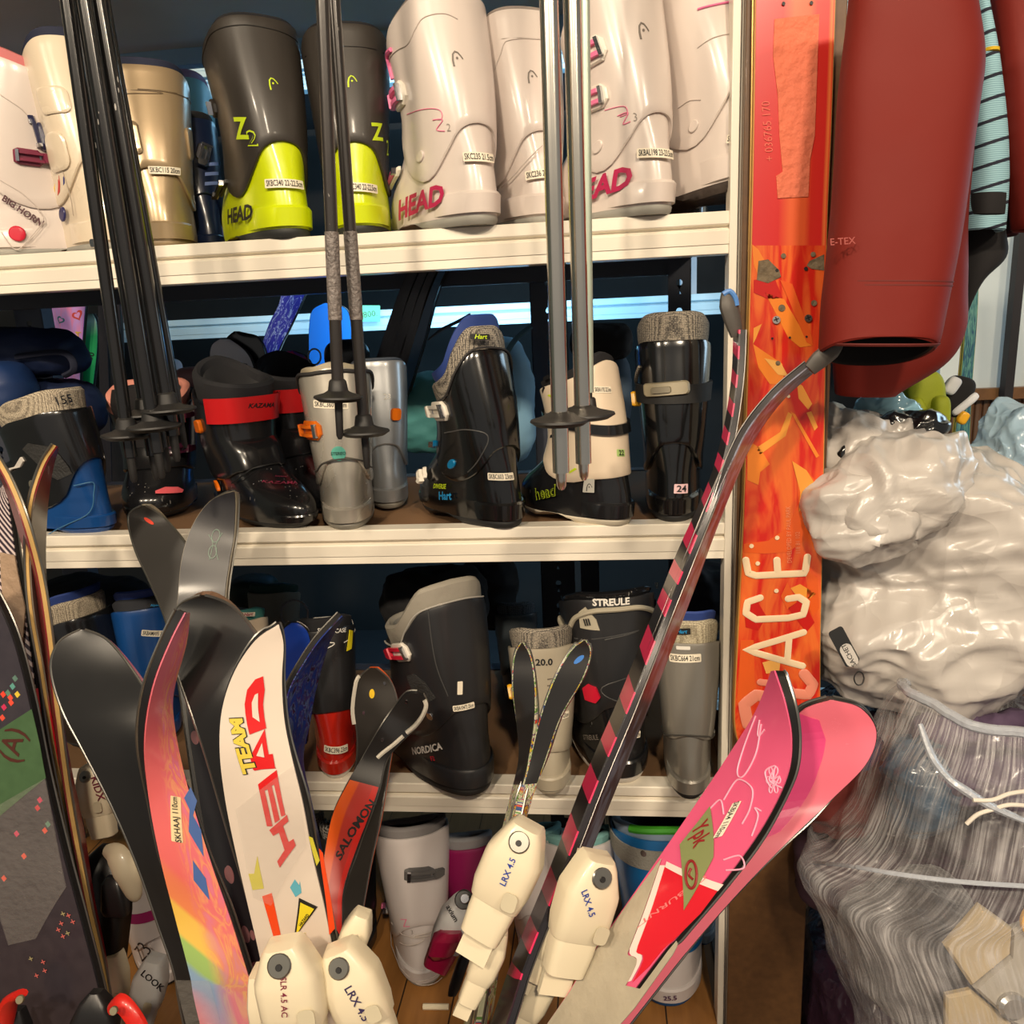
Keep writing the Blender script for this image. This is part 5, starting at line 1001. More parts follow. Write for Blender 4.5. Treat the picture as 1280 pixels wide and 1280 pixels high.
rk = _R(); rk.root = rs; binding(rk, 570, 1150, 66, .075, .050, .03, -.18, bgrey, 'heel', 'axium', ink(), -60, .010, txy=(566, 1142), m2=mat('raspberry_lever', (150, 16, 60), .3, coat=.4), screw=False, plate=False)
mb = MB(); mb.disc(P(580, 1124, -.215)-Vector(rs.location), -FW+UP*.4, .012, .010, 20); mb.build('dial', bblk, rs)
mb = MB(); mb.disc(P(581, 1123, -.228)-Vector(rs.location), -FW+UP*.4, .006, .003, 14); mb.build('dial_screw', chrome, rs)
mb = MB(); lump(mb, P(556, 1178, -.21), RT, (UP*.9+RT*.4).normalized(), -FW, [(-.022, .008, .008, 0), (-.01, .018, .02, 0), (.012, .02, .022, 0), (.02, .014, .014, 0)]); mb.v = [v-Vector(rs.location) for v in mb.v]; lv = mb.build('raspberry_lever', mat('raspberry_lever', (150, 16, 60), .3, coat=.4), rs)
mb = MB(); lump(mb, P(574, 1216, -.19), RT, (UP*.9+RT*.3).normalized(), -FW, [(-.03, .006, .008, 0), (-.02, .008, .010, 0), (.02, .008, .010, 0), (.028, .006, .006, 0)]); mb.v = [v-Vector(rs.location) for v in mb.v]; mb.build('brake_arm', bblk, rs)
def loose(label, *a, **k):
    r = _R(); r.root = thing('ski_binding', label, 'ski binding', P(a[0], a[1]+30, k.pop('YY'))); return binding(r, *a, **k)
loose('white ski binding marked KIDX beside the red sided thin ski', 122, 985, 100, .07, .044, .026, -.2, bw_, YY=-.2, text='KIDX', tc=mat('print_plum', (120, 34, 60), .5), tang=-72, tsz=.014, plate=False, screw=True)
loose('white ski binding marked LOOK low between the dark board and the rainbow ski', 190, 1225, 76, .075, .044, .026, -.24, bgrey, YY=-.24, text='LOOK', tang=-40, tsz=.013, screw=False, plate=False)
loose('small white ski binding left of the one marked LOOK', 148, 1218, 92, .07, .03, .024, -.24, bw_, YY=-.24, screw=False, plate=False)
k_ = thing('ski_binding', 'black ski binding with ivory lever curving over it, lower left', 'ski binding', P(140, 1180, -.22)); kb = Vector(k_.location)
mb = MB(); lump(mb, P(138, 1110, -.2), RT, UP, -FW, [(-.12, .014, .02, 0), (-.10, .022, .03, -.0), (-.03, .026, .035, .004), (.03, .03, .035, .0), (.05, .022, .025, -.004), (.062, .008, .012, -.004)]); mb.v = [v-kb for v in mb.v]; mb.build('heel_body', bblk, k_, bevel=.001)
mb = MB(); mb.tube([P(132, 1062, -.24), P(145, 1068, -.25), P(158, 1090, -.255), P(168, 1118, -.25), P(170, 1126, -.245)], [.007, .014, .016, .010, .003], 10, 4, .5); mb.v = [v-kb for v in mb.v]; mb.build('ivory_lever', bw_, k_)
mb = MB(); lump(mb, P(146, 1120, -.235), RT, UP, -FW, [(-.025, .016, .008, 0), (-.015, .018, .014, 0), (.02, .014, .014, -.003), (.028, .008, .008, -.004)]); mb.v = [v-kb for v in mb.v]; mb.build('pedal', mat('satin_black', (34, 34, 36), .35), k_, bevel=.001)
rdb = mat('binding_red', (206, 34, 24), .35, coat=.3)
def redb(ski, pts, Y, sx, sy):
    bs = Vector(ski.root.location); mb = MB(); mb.tube([P(x, y, Y-.004*i) for i, (x, y) in enumerate(pts)], [.006]+[.010]*(len(pts)-2)+[.008], 10, 4, .6); mb.v = [v-bs for v in mb.v]; r = mb.build('binding_toe', rdb, ski.root)
    mb = MB(); mb.disc(P(sx, sy, Y-.022)-bs, -FW+UP*.3, .0045, .003, 16); mb.build('release_screw', mat('screw_brass', (170, 160, 130), .35, .8), r)
redb(F1, [(8, 1300), (8, 1268), (14, 1250), (26, 1242)], -.42, 26, 1249); redb(F1, [(138, 1262), (150, 1254), (160, 1262), (172, 1280), (182, 1300)], -.42, 143, 1263)
mb = MB(); lump(mb, P(22, 1280, -.41), RT, UP, -FW, [(-.03, .014, .01, 0), (.0, .016, .014, 0), (.02, .008, .01, 0)]); mb.v = [v-Vector(F1.root.location) for v in mb.v]; mb.build('heel_pad', bblk, F1.root)
mb = MB(); lump(mb, P(122, 1270, -.405), RT, UP, -FW, [(-.04, .02, .01, 0), (.0, .026, .02, 0), (.02, .016, .016, 0), (.03, .006, .01, 0)]); mb.v = [v-Vector(F1.root.location) for v in mb.v]; mb.build('heel_pad', bblk, F1.root)
for px, py, a in ((497, 1262, 5), (598, 1262, 0)):
    pass
t = thing('plastic_strip', 'short white plastic strip lying on the wooden bottom shelf', 'plastic strip', PZ(545, 1262, Z4)); mb = MB(); mb.tube([Vector((-.022, 0, .005)), Vector((.022, .002, .005))], .005, 8); mb.build('strip', bw_, t)
# ================================================================ SKI POLES
pblk = mat('pole_black', (22, 21, 22), .22, coat=.5, var=.15, scr=1.0); palu = mat('pole_aluminium', (226, 220, 208), .2, 1.0, var=.06, vs=10); bask = mat('basket_black', (30, 29, 29), .5, var=.1)
def pole(label, top, bot, Y0, Y1, r, m, bk=None, br=.026, tip=.035, group=None, frost=None, collar=True, tipm=None, flat=False):
    a, b_ = P(*top, Y0), P(*bot, Y1); d = (a-b_).normalized(); a = b_+d*((2.35-b_.z)/d.z)
    t = thing('ski_pole', label, 'ski pole', b_, 0, group); L = (a-b_).length
    mb = MB(); mb.tube([d*(tip*.9), d*L], [r*.96, r], 18); mb.build('shaft', m, t)
    mb = MB(); mb.tube([Vector(), d*.004, d*(tip*.5), d*(tip+.005)], [r*.30, r*.55, r*.62, r*.70], 12); mb.build('tip', tipm or bask, t)
    mb = MB(); mb.tube([d*(L-.02), d*L, d*(L+.10), d*(L+.115)], [r*1.2, r*1.5, r*1.7, r*.8], 12); g = mb.build('grip', bask, t)
    if bk:
        q = P(*bk, Y1)-b_; k = q.dot(d); mb = MB(); nn = 28
        x = d.orthogonal().normalized(); y = d.cross(x)
        def ring(rad, h): return [d*(k+h)+(x*math.cos(2*math.pi*i/nn)+y*math.sin(2*math.pi*i/nn))*rad for i in range(nn)]
        mb.loft([ring(r*.9, -.004), ring(br*.8, -.003), ring(br, .001), ring(br*.98, .003), ring(br*.6, .006), ring(r*1.6, .009), ring(r*1.35, .009 if flat else .020), ring(r*1.05, .011 if flat else .022)]); mb.build('basket', bask, t)
    if frost:
        k0, k1 = [(P(x, y, (Y0+Y1)/2)-b_).dot(d) for x, y in frost]; mb = MB(); mb.tube([d*k0, d*k1], r*1.08, 16); mb.build('film_wrap', mat('frosted_wrap', (120, 112, 108), .3, bump=.8, bs=260, var=.5, vs=220), t)
    return t
# bundle of black poles at the left
gB = None
for i, (top, bot, Y, bk, lab) in enumerate((((84, 0), (168, 603), -.20, (158, 545), 'leftmost black ski pole of the hanging bundle'), ((97, 0), (196, 600), -.17, (178, 520), 'black ski pole second from left in the bundle, basket highest in front'), ((106, 0), (203, 598), -.22, (190, 535), 'black ski pole at the middle of the bundle, in front of the others'),
        ((116, 0), (210, 590), -.17, None, 'black ski pole of the bundle without a visible basket, behind the middle one'), ((124, 0), (222, 577), -.205, (211, 514), 'black ski pole right in the bundle with the widest basket'), ((131, 0), (232, 560), -.165, None, 'rightmost thin black ski pole of the bundle with brass glint'))):
    pole(lab, top, bot, Y, Y, .0078 if i != 5 else .0058, pblk, bk, .030 if i != 4 else .031)
pole('dark grey ski pole, left of the wrapped pair in front of the lime boot', (403, 0), (425, 549), -.20, -.20, .0072, mat('pole_slate', (52, 48, 46), .3, .3, coat=.4, scr=.4), (421, 498), .028, .05, frost=((414, 400), (409, 290)))
pole('dark grey ski pole, right of the wrapped pair, its cone basket lower', (417, 0), (459, 586), -.17, -.17, .0072, mat('pole_slate', (52, 48, 46), .3, .3), (455, 541), .030, .05, frost=((440, 400), (431, 290)))
pole('thick silver ski pole, left one of the scratched pair', (686, 0), (702, 612), -.30, -.30, .0088, palu, (698, 528), .030, .02, tipm=palu, flat=True)
pole('thick silver ski pole, right one of the scratched pair', (715, 0), (730, 600), -.27, -.27, .0086, palu, (725, 520), .034, .02, tipm=palu, flat=True)
pole('thin pale green ski pole behind the scratched silver pair', (731, 0), (737, 524), -.15, -.15, .0055, mat('pole_pale', (176, 188, 172), .35, .4), (736, 520), .02)
# ================================================================ RIGHT SIDE
def f_red(N, K, u, v, tc):
    n = noise_fac(N, K, tc, 7, 3, 1.6, 'UV', .5)
    c = ramp(N, K, n, [(0, (196, 26, 18)), (.40, (206, 34, 20)), (.50, (222, 84, 36)), (.62, (230, 110, 44)), (1, (214, 60, 30))])
    st = ramp(N, K, u, [(0, (212, 50, 50)), (.35, (206, 40, 36)), (.5, (222, 96, 52)), (.7, (224, 90, 46)), (.78, (206, 44, 34)), (.93, (208, 40, 36)), (.97, (230, 120, 60)), (1, (214, 50, 40))])
    return mixc(N, K, math_(N, K, 'GREATER_THAN', v, .62), c, st)
KY = -.045
_old = P
s = RS = Ski('old red and orange ski with RACE lettering screwed to the brown board', [(946, -150, KY, 1050, -150, KY), (944, 0, KY, 1045, 0, KY), (942, 150, KY, 1040, 150, KY), (939, 300, KY, 1034, 300, KY), (934, 480, KY, 1032, 480, KY), (929, 650, KY, 1029, 650, KY), (922, 800, KY, 1026, 800, KY), (918, 900, KY, 1025, 900, KY), (925, 934, KY, 1018, 940, KY)], ('t', uv_mat('race_print', f_red, .3, .5)), baseblk, mat('yellow_core', (206, 150, 70), .5), th=.014, floor=False, edge=mat('edge_gold', (190, 150, 90), .35, .8))
org = [mat('print_orange_%d' % i, c, .35, coat=.4) for i, c in enumerate(((236, 132, 40), (238, 156, 60), (196, 24, 16), (226, 92, 30), (240, 176, 90)))]
def rp(pts, i, o=.0004): s.polypx(pts, org[i], 'print_shape', .0003, o)
rp([(940, 305), (948, 312), (958, 330), (962, 350), (950, 350), (942, 330)], 0); rp([(942, 350), (968, 348), (978, 372), (962, 374), (942, 366)], 2)
rp([(956, 366), (980, 374), (1014, 432), (1000, 434), (985, 422), (972, 396)], 0); rp([(975, 350), (990, 355), (1014, 420), (1016, 432), (1008, 428)], 3, .0009)
rp([(942, 410), (952, 405), (944, 425), (941, 430)], 1); rp([(941, 430), (962, 444), (978, 455), (980, 480), (962, 480), (948, 460)], 0); rp([(955, 448), (975, 452), (985, 470), (972, 468)], 4, .0009)
rp([(996, 478), (1003, 482), (1015, 505), (1010, 512), (998, 498)], 1); rp([(988, 514), (994, 518), (1024, 570), (1020, 572)], 0); rp([(1008, 516), (1014, 514), (1022, 534), (1018, 538)], 1)
rp([(945, 560), (975, 540), (985, 515), (990, 518), (982, 545), (950, 568)], 1); rp([(934, 550), (950, 560), (962, 580), (950, 590), (948, 606), (934, 600)], 0)
rp([(990, 576), (1010, 590), (1024, 606), (1024, 640), (1005, 676), (985, 690), (955, 692), (930, 690), (930, 680), (960, 676), (984, 660), (998, 630), (996, 600)], 3); rp([(990, 576), (1008, 588), (1018, 604), (1010, 625), (998, 640), (1000, 615)], 1, .0009)
rp([(926, 800), (942, 800), (944, 870), (930, 890), (921, 880)], 3); rp([(988, 735), (1000, 730), (1020, 742), (1012, 748), (996, 745)], 1); rp([(1010, 715), (1022, 722), (1024, 760), (1016, 772), (1008, 750)], 3); rp([(985, 760), (1003, 748), (1018, 778), (1008, 790)], 2)
rp([(953, 828), (976, 822), (974, 838), (958, 842)], 4); rp([(984, 728), (996, 752), (984, 762), (976, 745)], 3); rp([(930, 760), (945, 748), (958, 770), (948, 788), (932, 784)], 2)
crm = mat('cream_letter', (240, 214, 176), .4, coat=.3)
def stroke(pts, r, m=crm):
    q = [s.inv(*p) for p in pts]; Q = [Vector((a, b_, 0)) for a, b_ in q]; out = []
    for i in range(len(Q)-1):
        for k in range(6): c = Q[i].lerp(Q[i+1], k/6); out.append(s.S(c.x, c.y, .0))
    out.append(s.S(q[-1][0], q[-1][1], .0)); mb = MB(); mb.tube(out, r, 12)
    for i, v in enumerate(mb.v): v.y = s.base.y*0+(v.y-(out[0].y))*.12+out[0].y-.0012
    for p in (out[0], out[-1]): mb.sphere((p.x, p.y-.0012, p.z), r, r*.12, r, 12, 6)
    return mb.build('letter', m, s.root)
stroke([(932, 700), (935, 716), (945, 719), (1006, 716), (1009, 696)], .0048); stroke([(971, 700), (972, 716)], .0048)
stroke([(950, 747), (934, 752), (932, 766), (945, 774), (985, 772), (1004, 768), (1008, 752), (998, 746), (985, 748)], .0048)
stroke([(1004, 790), (932, 812), (1003, 832)], .0048); stroke([(986, 797), (984, 826)], .0046)
pl_ = mat('pale_letter', (230, 140, 116), .4, coat=.3)
stroke([(1005, 842), (1016, 855), (1010, 868), (990, 866), (970, 848)], .0075, pl_); stroke([(935, 905), (930, 880), (945, 868), (965, 872), (975, 886), (962, 900)], .0085, pl_); stroke([(975, 855), (950, 852)], .005, pl_)
s.text('DEVELOPED BY PAUL PARK', 986, 668, .0085, mat('print_peach', (236, 150, 110), .5), 90, off=.0018, xs=.75, bold=-.01); s.text('118 81 102', 997, 678, .0085, mat('print_peach', (236, 150, 110), .5), 90, off=.0018, xs=.8, bold=-.01)
s.text('+ 036765 170', 960, 165, .014, mat('print_peach2', (232, 110, 90), .5), 90, off=.0010, xs=.85, bold=-.01)
rough_ = mat('torn_patch', (224, 116, 84), .7, bump=1.0, bs=90, var=.2)
s.polypx([(968, 24), (1024, 18), (1022, 60), (1020, 120), (1018, 170), (1012, 200), (1010, 246), (972, 248), (970, 220), (978, 215), (974, 170), (972, 120), (966, 70)], rough_, 'torn_sticker', .0008, .0004)
met = mat('gouge', (120, 104, 80), .7, bump=1.0, bs=120, var=.5, vs=80)
s.polypx([(948, 326), (960, 324), (974, 338), (976, 346), (960, 354), (946, 350)], met, 'gouge', .0006, .0006); s.polypx([(1012, 326), (1030, 318), (1030, 338), (1014, 336), (1008, 332)], met, 'gouge', .0006, .0006)
for px, py, r, m in ((970, 400, .0048, mat('screw_zinc', (210, 208, 206), .3, .8)), (1010, 398, .0046, mat('screw_steel', (150, 148, 140), .3, .9)), (977, 385, .0042, met), (1017, 379, .0036, met), (979, 320, .003, met), (1016, 318, .003, met), (972, 454, .003, met), (979, 5, .002, ink()), (1014, 4, .002, ink()), (965, 423, .0014, ink()), (987, 422, .0014, ink()), (1008, 421, .0014, ink()), (971, 338, .002, ink()), (1007, 336, .0024, ink()), (985, 495, .0022, mat('cream_letter', (240, 214, 176), .4)), (971, 672, .003, crm), (939, 682, .003, crm), (947, 704, .003, crm), (970, 738, .003, crm)):
    s.patch(ell(r, r, 14), px, py, m, 0, .0018 if m.name.startswith('screw') else .0005, .0014, 'screw' if m.name.startswith('screw') else 'mark')
for px in (970, 1010): s.text('+', px, 400 if px == 970 else 398, .012, ink(), 20, off=.0036, bold=.02, name='screw_slot')
# ---- hanging clothes
def cloth_loft(name, prof, m, parent=None, amp=.004, seed=0, hem=None, n=48, th=.004, ncap=False, sq=2.4, back=None):
    """prof = [(lx, rx, py, Y, half depth)] rows from the top down, all in picture columns/rows at depth Y"""
    rows = []; inn = []
    ks = []
    for i in range(len(prof)-1):
        for k in range(7): ks.append(i+k/7)
    ks.append(len(prof)-1.0)
    for j, t in enumerate(ks):
        i = min(int(t), len(prof)-2); f = t-i
        q = [crv([Vector((p[k], 0, 0)) for p in prof], i, f).x for k in range(5)]
        A_, B_ = P(q[0], q[2], q[3]), P(q[1], q[2], q[3]); c = (A_+B_)/2; hx = (B_-A_)/2; r = []; r2 = []
        for k in range(n):
            a = 2*math.pi*k/n; ca, sa = math.cos(a), math.sin(a)
            d = Vector((0, q[4], 0)); p = c+hx*math.copysign(abs(ca)**(2/sq), ca)+d*math.copysign(abs(sa)**(2/sq), sa)
            z = noise.noise(Vector((p.x*9+seed, p.y*9, p.z*4)))*amp*2+noise.noise(Vector((p.x*24, seed, p.z*9)))*amp
            p = p+(p-c).normalized()*z
            if hem: p.z += hem*sa*min(1, max(0, (t-len(prof)+2.2)/1.2))
            r.append(p); r2.append(c+(p-c)*(1-th/max(.01, hx.length)))
        rows.append(r); inn.append(r2)
    mb = MB(); mb.rows(rows+[[(p+q)*.5-Vector((0, 0, .002)) for p, q in zip(rows[-1], inn[-1])]]+inn[::-1][:len(inn)//1], True)
    return mb.build(name, m, parent)
jr_ = mat('brick_softshell', (114, 27, 17), .62, var=.05, vs=8, bump=.15, bs=25, sheen=.0, spec=.3)
base = P(1120, 440, -.06)
j = thing('jacket', 'brick red softshell jacket hanging by the red ski, open cuff at the bottom', 'jacket', base)
def onto(o, root): o.data.transform(Matrix.Translation(-Vector(root.location))); o.parent = root; return o
JY = -.16
sl = onto(cloth_loft('sleeve', [(1064, 1214, -60, JY, .030), (1060, 1218, 0, JY, .034), (1053, 1225, 70, JY, .036), (1048, 1219, 130, JY, .038), (1042, 1207, 230, JY, .040), (1034, 1192, 330, JY, .042), (1029, 1184, 380, JY, .043), (1027, 1176, 420, JY, .044), (1026, 1170, 438, JY, .044)], jr_, None, .002, 3, hem=-.018), j)
onto(cloth_loft('lining', [(1038, 1185, 330, JY, .038), (1032, 1178, 380, JY, .039), (1030, 1170, 420, JY, .040), (1029, 1166, 437.5, JY, .040)], mat('black_inner', (10, 8, 9), .9), None, .002, 3, hem=-.018), j)  # near-black inner layer added so the open cuff looks dark inside
def cline(pts, Y, r, m, root, name='seam'):
    mb = MB(); mb.tube([P(x, y, Y) for x, y in pts], r, 6, 4); o = mb.build(name, m, None); return onto(o, root)
seamr = mat('seam_brick', (96, 24, 16), .7)
for y_ in (352, 357, 428): onto(cloth_loft('stitch_line', [(1032.5-(y_-352)*.07, 1189.5-(y_-352)*.17-2*(y_ > 400), y_, JY, .0428), (1032.5-(y_-352)*.07, 1189.3-(y_-352)*.17-2*(y_ > 400), y_+1.3, JY, .0429)], seamr, None, .002, 3), j)

body = onto(cloth_loft('body', [(1080, 1225, 100, -.02, .03), (1060, 1212, 230, -.02, .035), (1048, 1202, 350, -.02, .04), (1042, 1200, 410, -.02, .045), (1040, 1180, 450, -.02, .045), (1044, 1120, 492, -.02, .035)], jr_, None, .004, 9), j)
q = Flat(P(1050, 300, JY-.043), RT, UP, -FW, j, Vector(j.location)); q.text('E-TEX', 1052, 303, .010, mat('emboss_brick', (140, 44, 32), .5), 4, off=.0015)
pb = mat('plaid_base', (140, 178, 190), .8); 
def plaid():
    m = mat('blue_striped_cloth', (140, 178, 190), .85); nt = m.node_tree; N = nt.nodes; K = nt.links; b_ = N['Principled BSDF']
    tc = N.new('ShaderNodeTexCoord'); sp = N.new('ShaderNodeSeparateXYZ'); K.new(tc.outputs['Object'], sp.inputs[0])
    z = math_(N, K, 'FRACT', math_(N, K, 'MULTIPLY', math_(N, K, 'ADD', sp.outputs[2], math_(N, K, 'MULTIPLY', sp.outputs[0], -.25)), 40)); l1 = math_(N, K, 'LESS_THAN', z, .16)
    f = math_(N, K, 'LESS_THAN', math_(N, K, 'FRACT', math_(N, K, 'MULTIPLY', sp.outputs[2], 420)), .4)
    c = mixc(N, K, f, (150, 190, 200), (112, 152, 168)); K.new(mixc(N, K, l1, c, (26, 28, 44)), b_.inputs['Base Color']); return m
cy = .02
c = thing('shirt', 'pale blue shirt sleeve with dark stripes hanging behind the red jacket', 'shirt', P(1225, 290, cy))
onto(cloth_loft('sleeve', [(1210, 1226, -60, cy, .02), (1215, 1230, 0, cy, .02), (1218, 1244, 80, cy, .024), (1208, 1250, 160, cy, .028), (1203, 1254, 230, cy, .03), (1200, 1250, 288, cy, .03)], plaid(), None, .003, 4), c)
onto(MB().box(*[0]*0) if False else cloth_loft('cuff_tab', [(1205, 1254, 244, cy-.006, .030), (1204, 1253, 258, cy-.006, .031), (1204, 1252, 270, cy-.006, .031)], mat('black_fabric', (22, 20, 22), .85), None, .001, 5), c)
onto(cloth_loft('yellow_stripe', [(1220, 1243, 66, cy-.002, .026), (1220, 1243, 70, cy-.002, .026)], mat('yellow_thread', (206, 170, 30), .8), None, .0, 5), c)
c = thing('black_garment', 'black garment hem hanging below the blue striped sleeve', 'garment', P(1220, 360, .06))
onto(cloth_loft('cloth', [(1196, 1250, 200, .06, .03), (1192, 1252, 280, .06, .03), (1189, 1256, 318, .06, .03), (1190, 1228, 350, .06, .03), (1196, 1206, 395, .06, .02)], mat('black_fabric', (22, 20, 22), .85), None, .006, 7), c)
c = thing('red_jacket', 'red and maroon jacket hanging at the upper right edge of the picture', 'jacket', P(1265, 290, .0))
onto(cloth_loft('maroon_panel', [(1226, 1270, -60, .10, .03), (1240, 1275, 100, .10, .03), (1246, 1278, 200, .10, .03), (1246, 1268, 294, .10, .03)], mat('maroon_cloth', (70, 14, 24), .8, bump=.2), None, .004, 8), c)
onto(cloth_loft('sleeve', [(1236, 1300, -60, .02, .03), (1246, 1310, 50, .02, .03), (1258, 1312, 180, .02, .03), (1268, 1312, 286, .02, .03)], jr_, None, .003, 10), c)
# ---- teal ski, lime protector and bits behind the bags
s = Ski('teal patterned ski with yellow edges standing before the white wall panel', [(1214, 200, .55, 1228, 200, .55), (1212, 300, .55, 1226, 300, .55), (1207, 400, .54, 1222, 400, .54), (1200, 480, .53, 1216, 480, .53), (1192, 560, .52, 1212, 560, .52), (1180, 700, .50, 1204, 700, .50)], ('t', uv_mat('teal_print', lambda N, K, u, v, tc: ramp(N, K, noise_fac(N, K, tc, 30, 3, 1, 'UV', .3), [(0, (20, 50, 90)), (.42, (30, 80, 120)), (.5, (60, 130, 130)), (.6, (110, 170, 160)), (1, (40, 90, 60))]))), baseblk, mat('lime_edge', (170, 170, 70), .4), edge=mat('yellow_edge', (190, 170, 70), .4))
lime = mat('lime_fabric', (150, 160, 30), .7, bump=.3, bs=40); t = thing('lime_bag', 'lime green padded pouch between the grey bag and the teal ski', 'pouch', P(1160, 540, .12))
def soft(name, cx, cy_, Y, hx, hz, hy, m, root, rot=0, amp=.006, fr=14, n=28):
    mb = MB(); o = P(cx, cy_, Y); c_, s_ = math.cos(R(rot)), math.sin(R(rot)); rows = []
    for jn in range(19):
        t_ = -math.pi/2+math.pi*jn/18; cz = math.copysign(abs(math.sin(t_))**.6, t_); cr = max(1e-3, math.cos(t_))**.6
        r = []
        for k in range(n):
            a = 2*math.pi*k/n; x = math.copysign(abs(math.cos(a))**.7, math.cos(a))*cr*hx; y = math.copysign(abs(math.sin(a))**.7, math.sin(a))*cr*hy; z = cz*hz
            p = Vector((x*c_-z*s_, y, x*s_+z*c_)); p += p.normalized()*noise.noise((o+p)*fr)*amp; r.append(o+p)
        rows.append(r)
    mb.loft(rows); return onto(mb.build(name, m, None), root)
soft('pouch', 1155, 500, .12, .028, .040, .02, lime, t, 12); soft('front_pocket', 1176, 514, .095, .012, .022, .014, lime, t, 5); soft('side_panel', 1148, 520, .11, .012, .03, .02, lime, t, 20)
t = thing('sport_glove', 'black and white glove lying beside the lime green pouch', 'glove', P(1194, 500, .16))
soft('palm', 1194, 495, .16, .022, .030, .015, mat('black_fabric', (22, 20, 22), .85), t, -20); soft('white_patch', 1190, 482, .142, .010, .014, .008, mat('white_fabric', (210, 212, 216), .6), t, -30); soft('yellow_patch', 1204, 522, .142, .008, .010, .006, mat('amber_plastic', (232, 170, 30), .3), t, -30); soft('finger', 1206, 505, .15, .007, .022, .008, mat('white_fabric', (210, 212, 216), .6), t, -50)
# ---- plastic bags
def crumple(p, sc, seed=0.0):
    h = 0
    w_ = noise.noise_vector(p*sc*.35+Vector((seed, 0, 3)))*.05
    for a, f in ((.75, .42), (.42, .95), (.24, 2.1), (.10, 4.6)):
        q = (p+w_+Vector((seed, seed*2, f)))*sc*f; q.z *= 1.5
        h += a*(1-2.4*abs(noise.noise(q)))
    return h
def bag(name, cx, cy_, Y, hx, hz, hy, m, root, amp=.03, sc=7, seed=0.0, nu=150, nv=110, tilt=0, taper=0.0, pinch=0.0, sq=.75):
    o = P(cx, cy_, Y); rows = []
    for jn in range(nv+1):
        t_ = -math.pi/2+math.pi*jn/nv; st = math.sin(t_); cz = math.copysign(abs(st)**sq, st); cr = max(1e-4, math.cos(t_))**sq; tp = 1-taper*(cz+1)/2-pinch*max(0, cz-.2)
        r = []
        for k in range(nu):
            a = 2*math.pi*k/nu; p = Vector((math.copysign(abs(math.cos(a))**.8, math.cos(a))*cr*hx*tp+tilt*cz*hx, math.copysign(abs(math.sin(a))**.8, math.sin(a))*cr*hy*tp, cz*hz))
            q = o+p; n_ = Vector((p.x/hx**2, p.y/hy**2, p.z/hz**2)).normalized()
            r.append(q+n_*(crumple(q, sc, seed)-.35)*amp)
        rows.append(r)
    mb = MB(); mb.loft(rows); return onto(mb.build(name, m, None, ang=60), root)
gp = crease_mat('grey_mailing_plastic', (190, 184, 178), .27, .2, 1.0, .03, 4.6, .75)
gbk = mat('black_film', (20, 20, 22), .2, coat=.6, bump=.4, bs=50)
t = G1 = thing('plastic_bag', 'large crumpled grey plastic bag with SACHET print, stacked on the dark purple bag', 'bag', P(1170, 880, .05))
bag('film', 1172, 715, .06, .205, .165, .17, gp, t, .045, 6.5, 1.3, 190, 150, tilt=-.04, taper=.18)
bag('folded_flap', 1100, 612, -.02, .075, .05, .07, gp, t, .035, 11, 4.2, 110, 80, tilt=.5)
bag('crumpled_neck', 1072, 640, -.05, .05, .04, .05, gp, t, .03, 14, 7.7, 90, 60)
fl_ = Flat(P(1055, 800, -.13), RT, UP, (-FW-RT*.3).normalized(), t, Vector(t.location))
fl_.patch(rrect(.050, .020, .004), 1054, 808, ink(), -62, .0006, .0, 'printed_mark'); fl_.patch(rrect(.030, .016, .007), 1061, 818, gp, -62, .0006, .0005, 'printed_mark'); fl_.text('SACHET', 1061, 818, .0085, ink(), -242, off=.0014); fl_.linepx([(1073+6*math.cos(a*math.pi/4), 848+8*math.sin(a*math.pi/4)) for a in range(8)], .0009, ink(), 'printed_mark', closed=True)
t = thing('plastic_bag', 'torn silvery plastic bag with black inside, between red ski and lime pouch', 'bag', P(1080, 600, .05))
bag('film', 1085, 560, .05, .075, .045, .06, gp, t, .035, 12, 2.1, 110, 80); bag('black_inner', 1062, 590, .0, .030, .038, .035, gbk, t, .022, 20, 3.3, 80, 60); bag('black_inner', 1125, 548, .04, .045, .03, .04, gbk, t, .022, 20, 5.3, 80, 60); bag('pale_blue_fold', 1112, 520, .08, .03, .022, .03, mat('pale_blue_film', (150, 200, 220), .2, coat=.6), t, .02, 20, 8.3, 60, 50)
t = thing('plastic_bag', 'pale blue translucent plastic bag at the right edge above the grey bag', 'bag', P(1270, 640, .1)); bag('film', 1282, 600, .10, .075, .085, .08, crease_mat('ice_film', (176, 206, 226), .16, .6, .75, .03, 10), t, .04, 9, 9.1, 110, 90, taper=.2)
pur_ = crease_mat('dark_purple_film', (60, 38, 54), .24, .5, 1.0, .03, 9); 
t = thing('plastic_bag', 'dark purple plastic bag bulging from the floor beneath the grey bag', 'bag', (P(1150, 1000, .1).x, .1, 0))
o_ = P(1150, 1000, .10); bz = P(1150, 850, .1).z
rows = []
bag('film', 1165, 1010, .11, .24, .17, .17, pur_, t, .035, 6, 11.1, 150, 110); bag('film_bottom', 1180, 1290, .12, .25, .22, .19, pur_, t, .035, 5, 12.1, 140, 100); bag('base_film', 1190, 1560, .13, .26, .22, .2, pur_, t, .03, 5, 13.1, 90, 60)
t = thing('clothes_bundle', 'rust red and blue folded cloth squeezed between the board and the clear bag', 'cloth', P(1050, 1060, -.06)); bag('rust_fold', 1052, 985, -.05, .045, .05, .05, mat('rust_cloth', (110, 40, 34), .8), t, .02, 14, 1, 60, 50); bag('blue_fold', 1062, 940, -.05, .04, .02, .05, mat('navy_cloth', (30, 50, 96), .8), t, .012, 18, 2, 60, 40); bag('plum_fold', 1040, 1080, -.04, .04, .05, .05, mat('plum_cloth', (60, 36, 50), .8), t, .02, 14, 4, 60, 50)
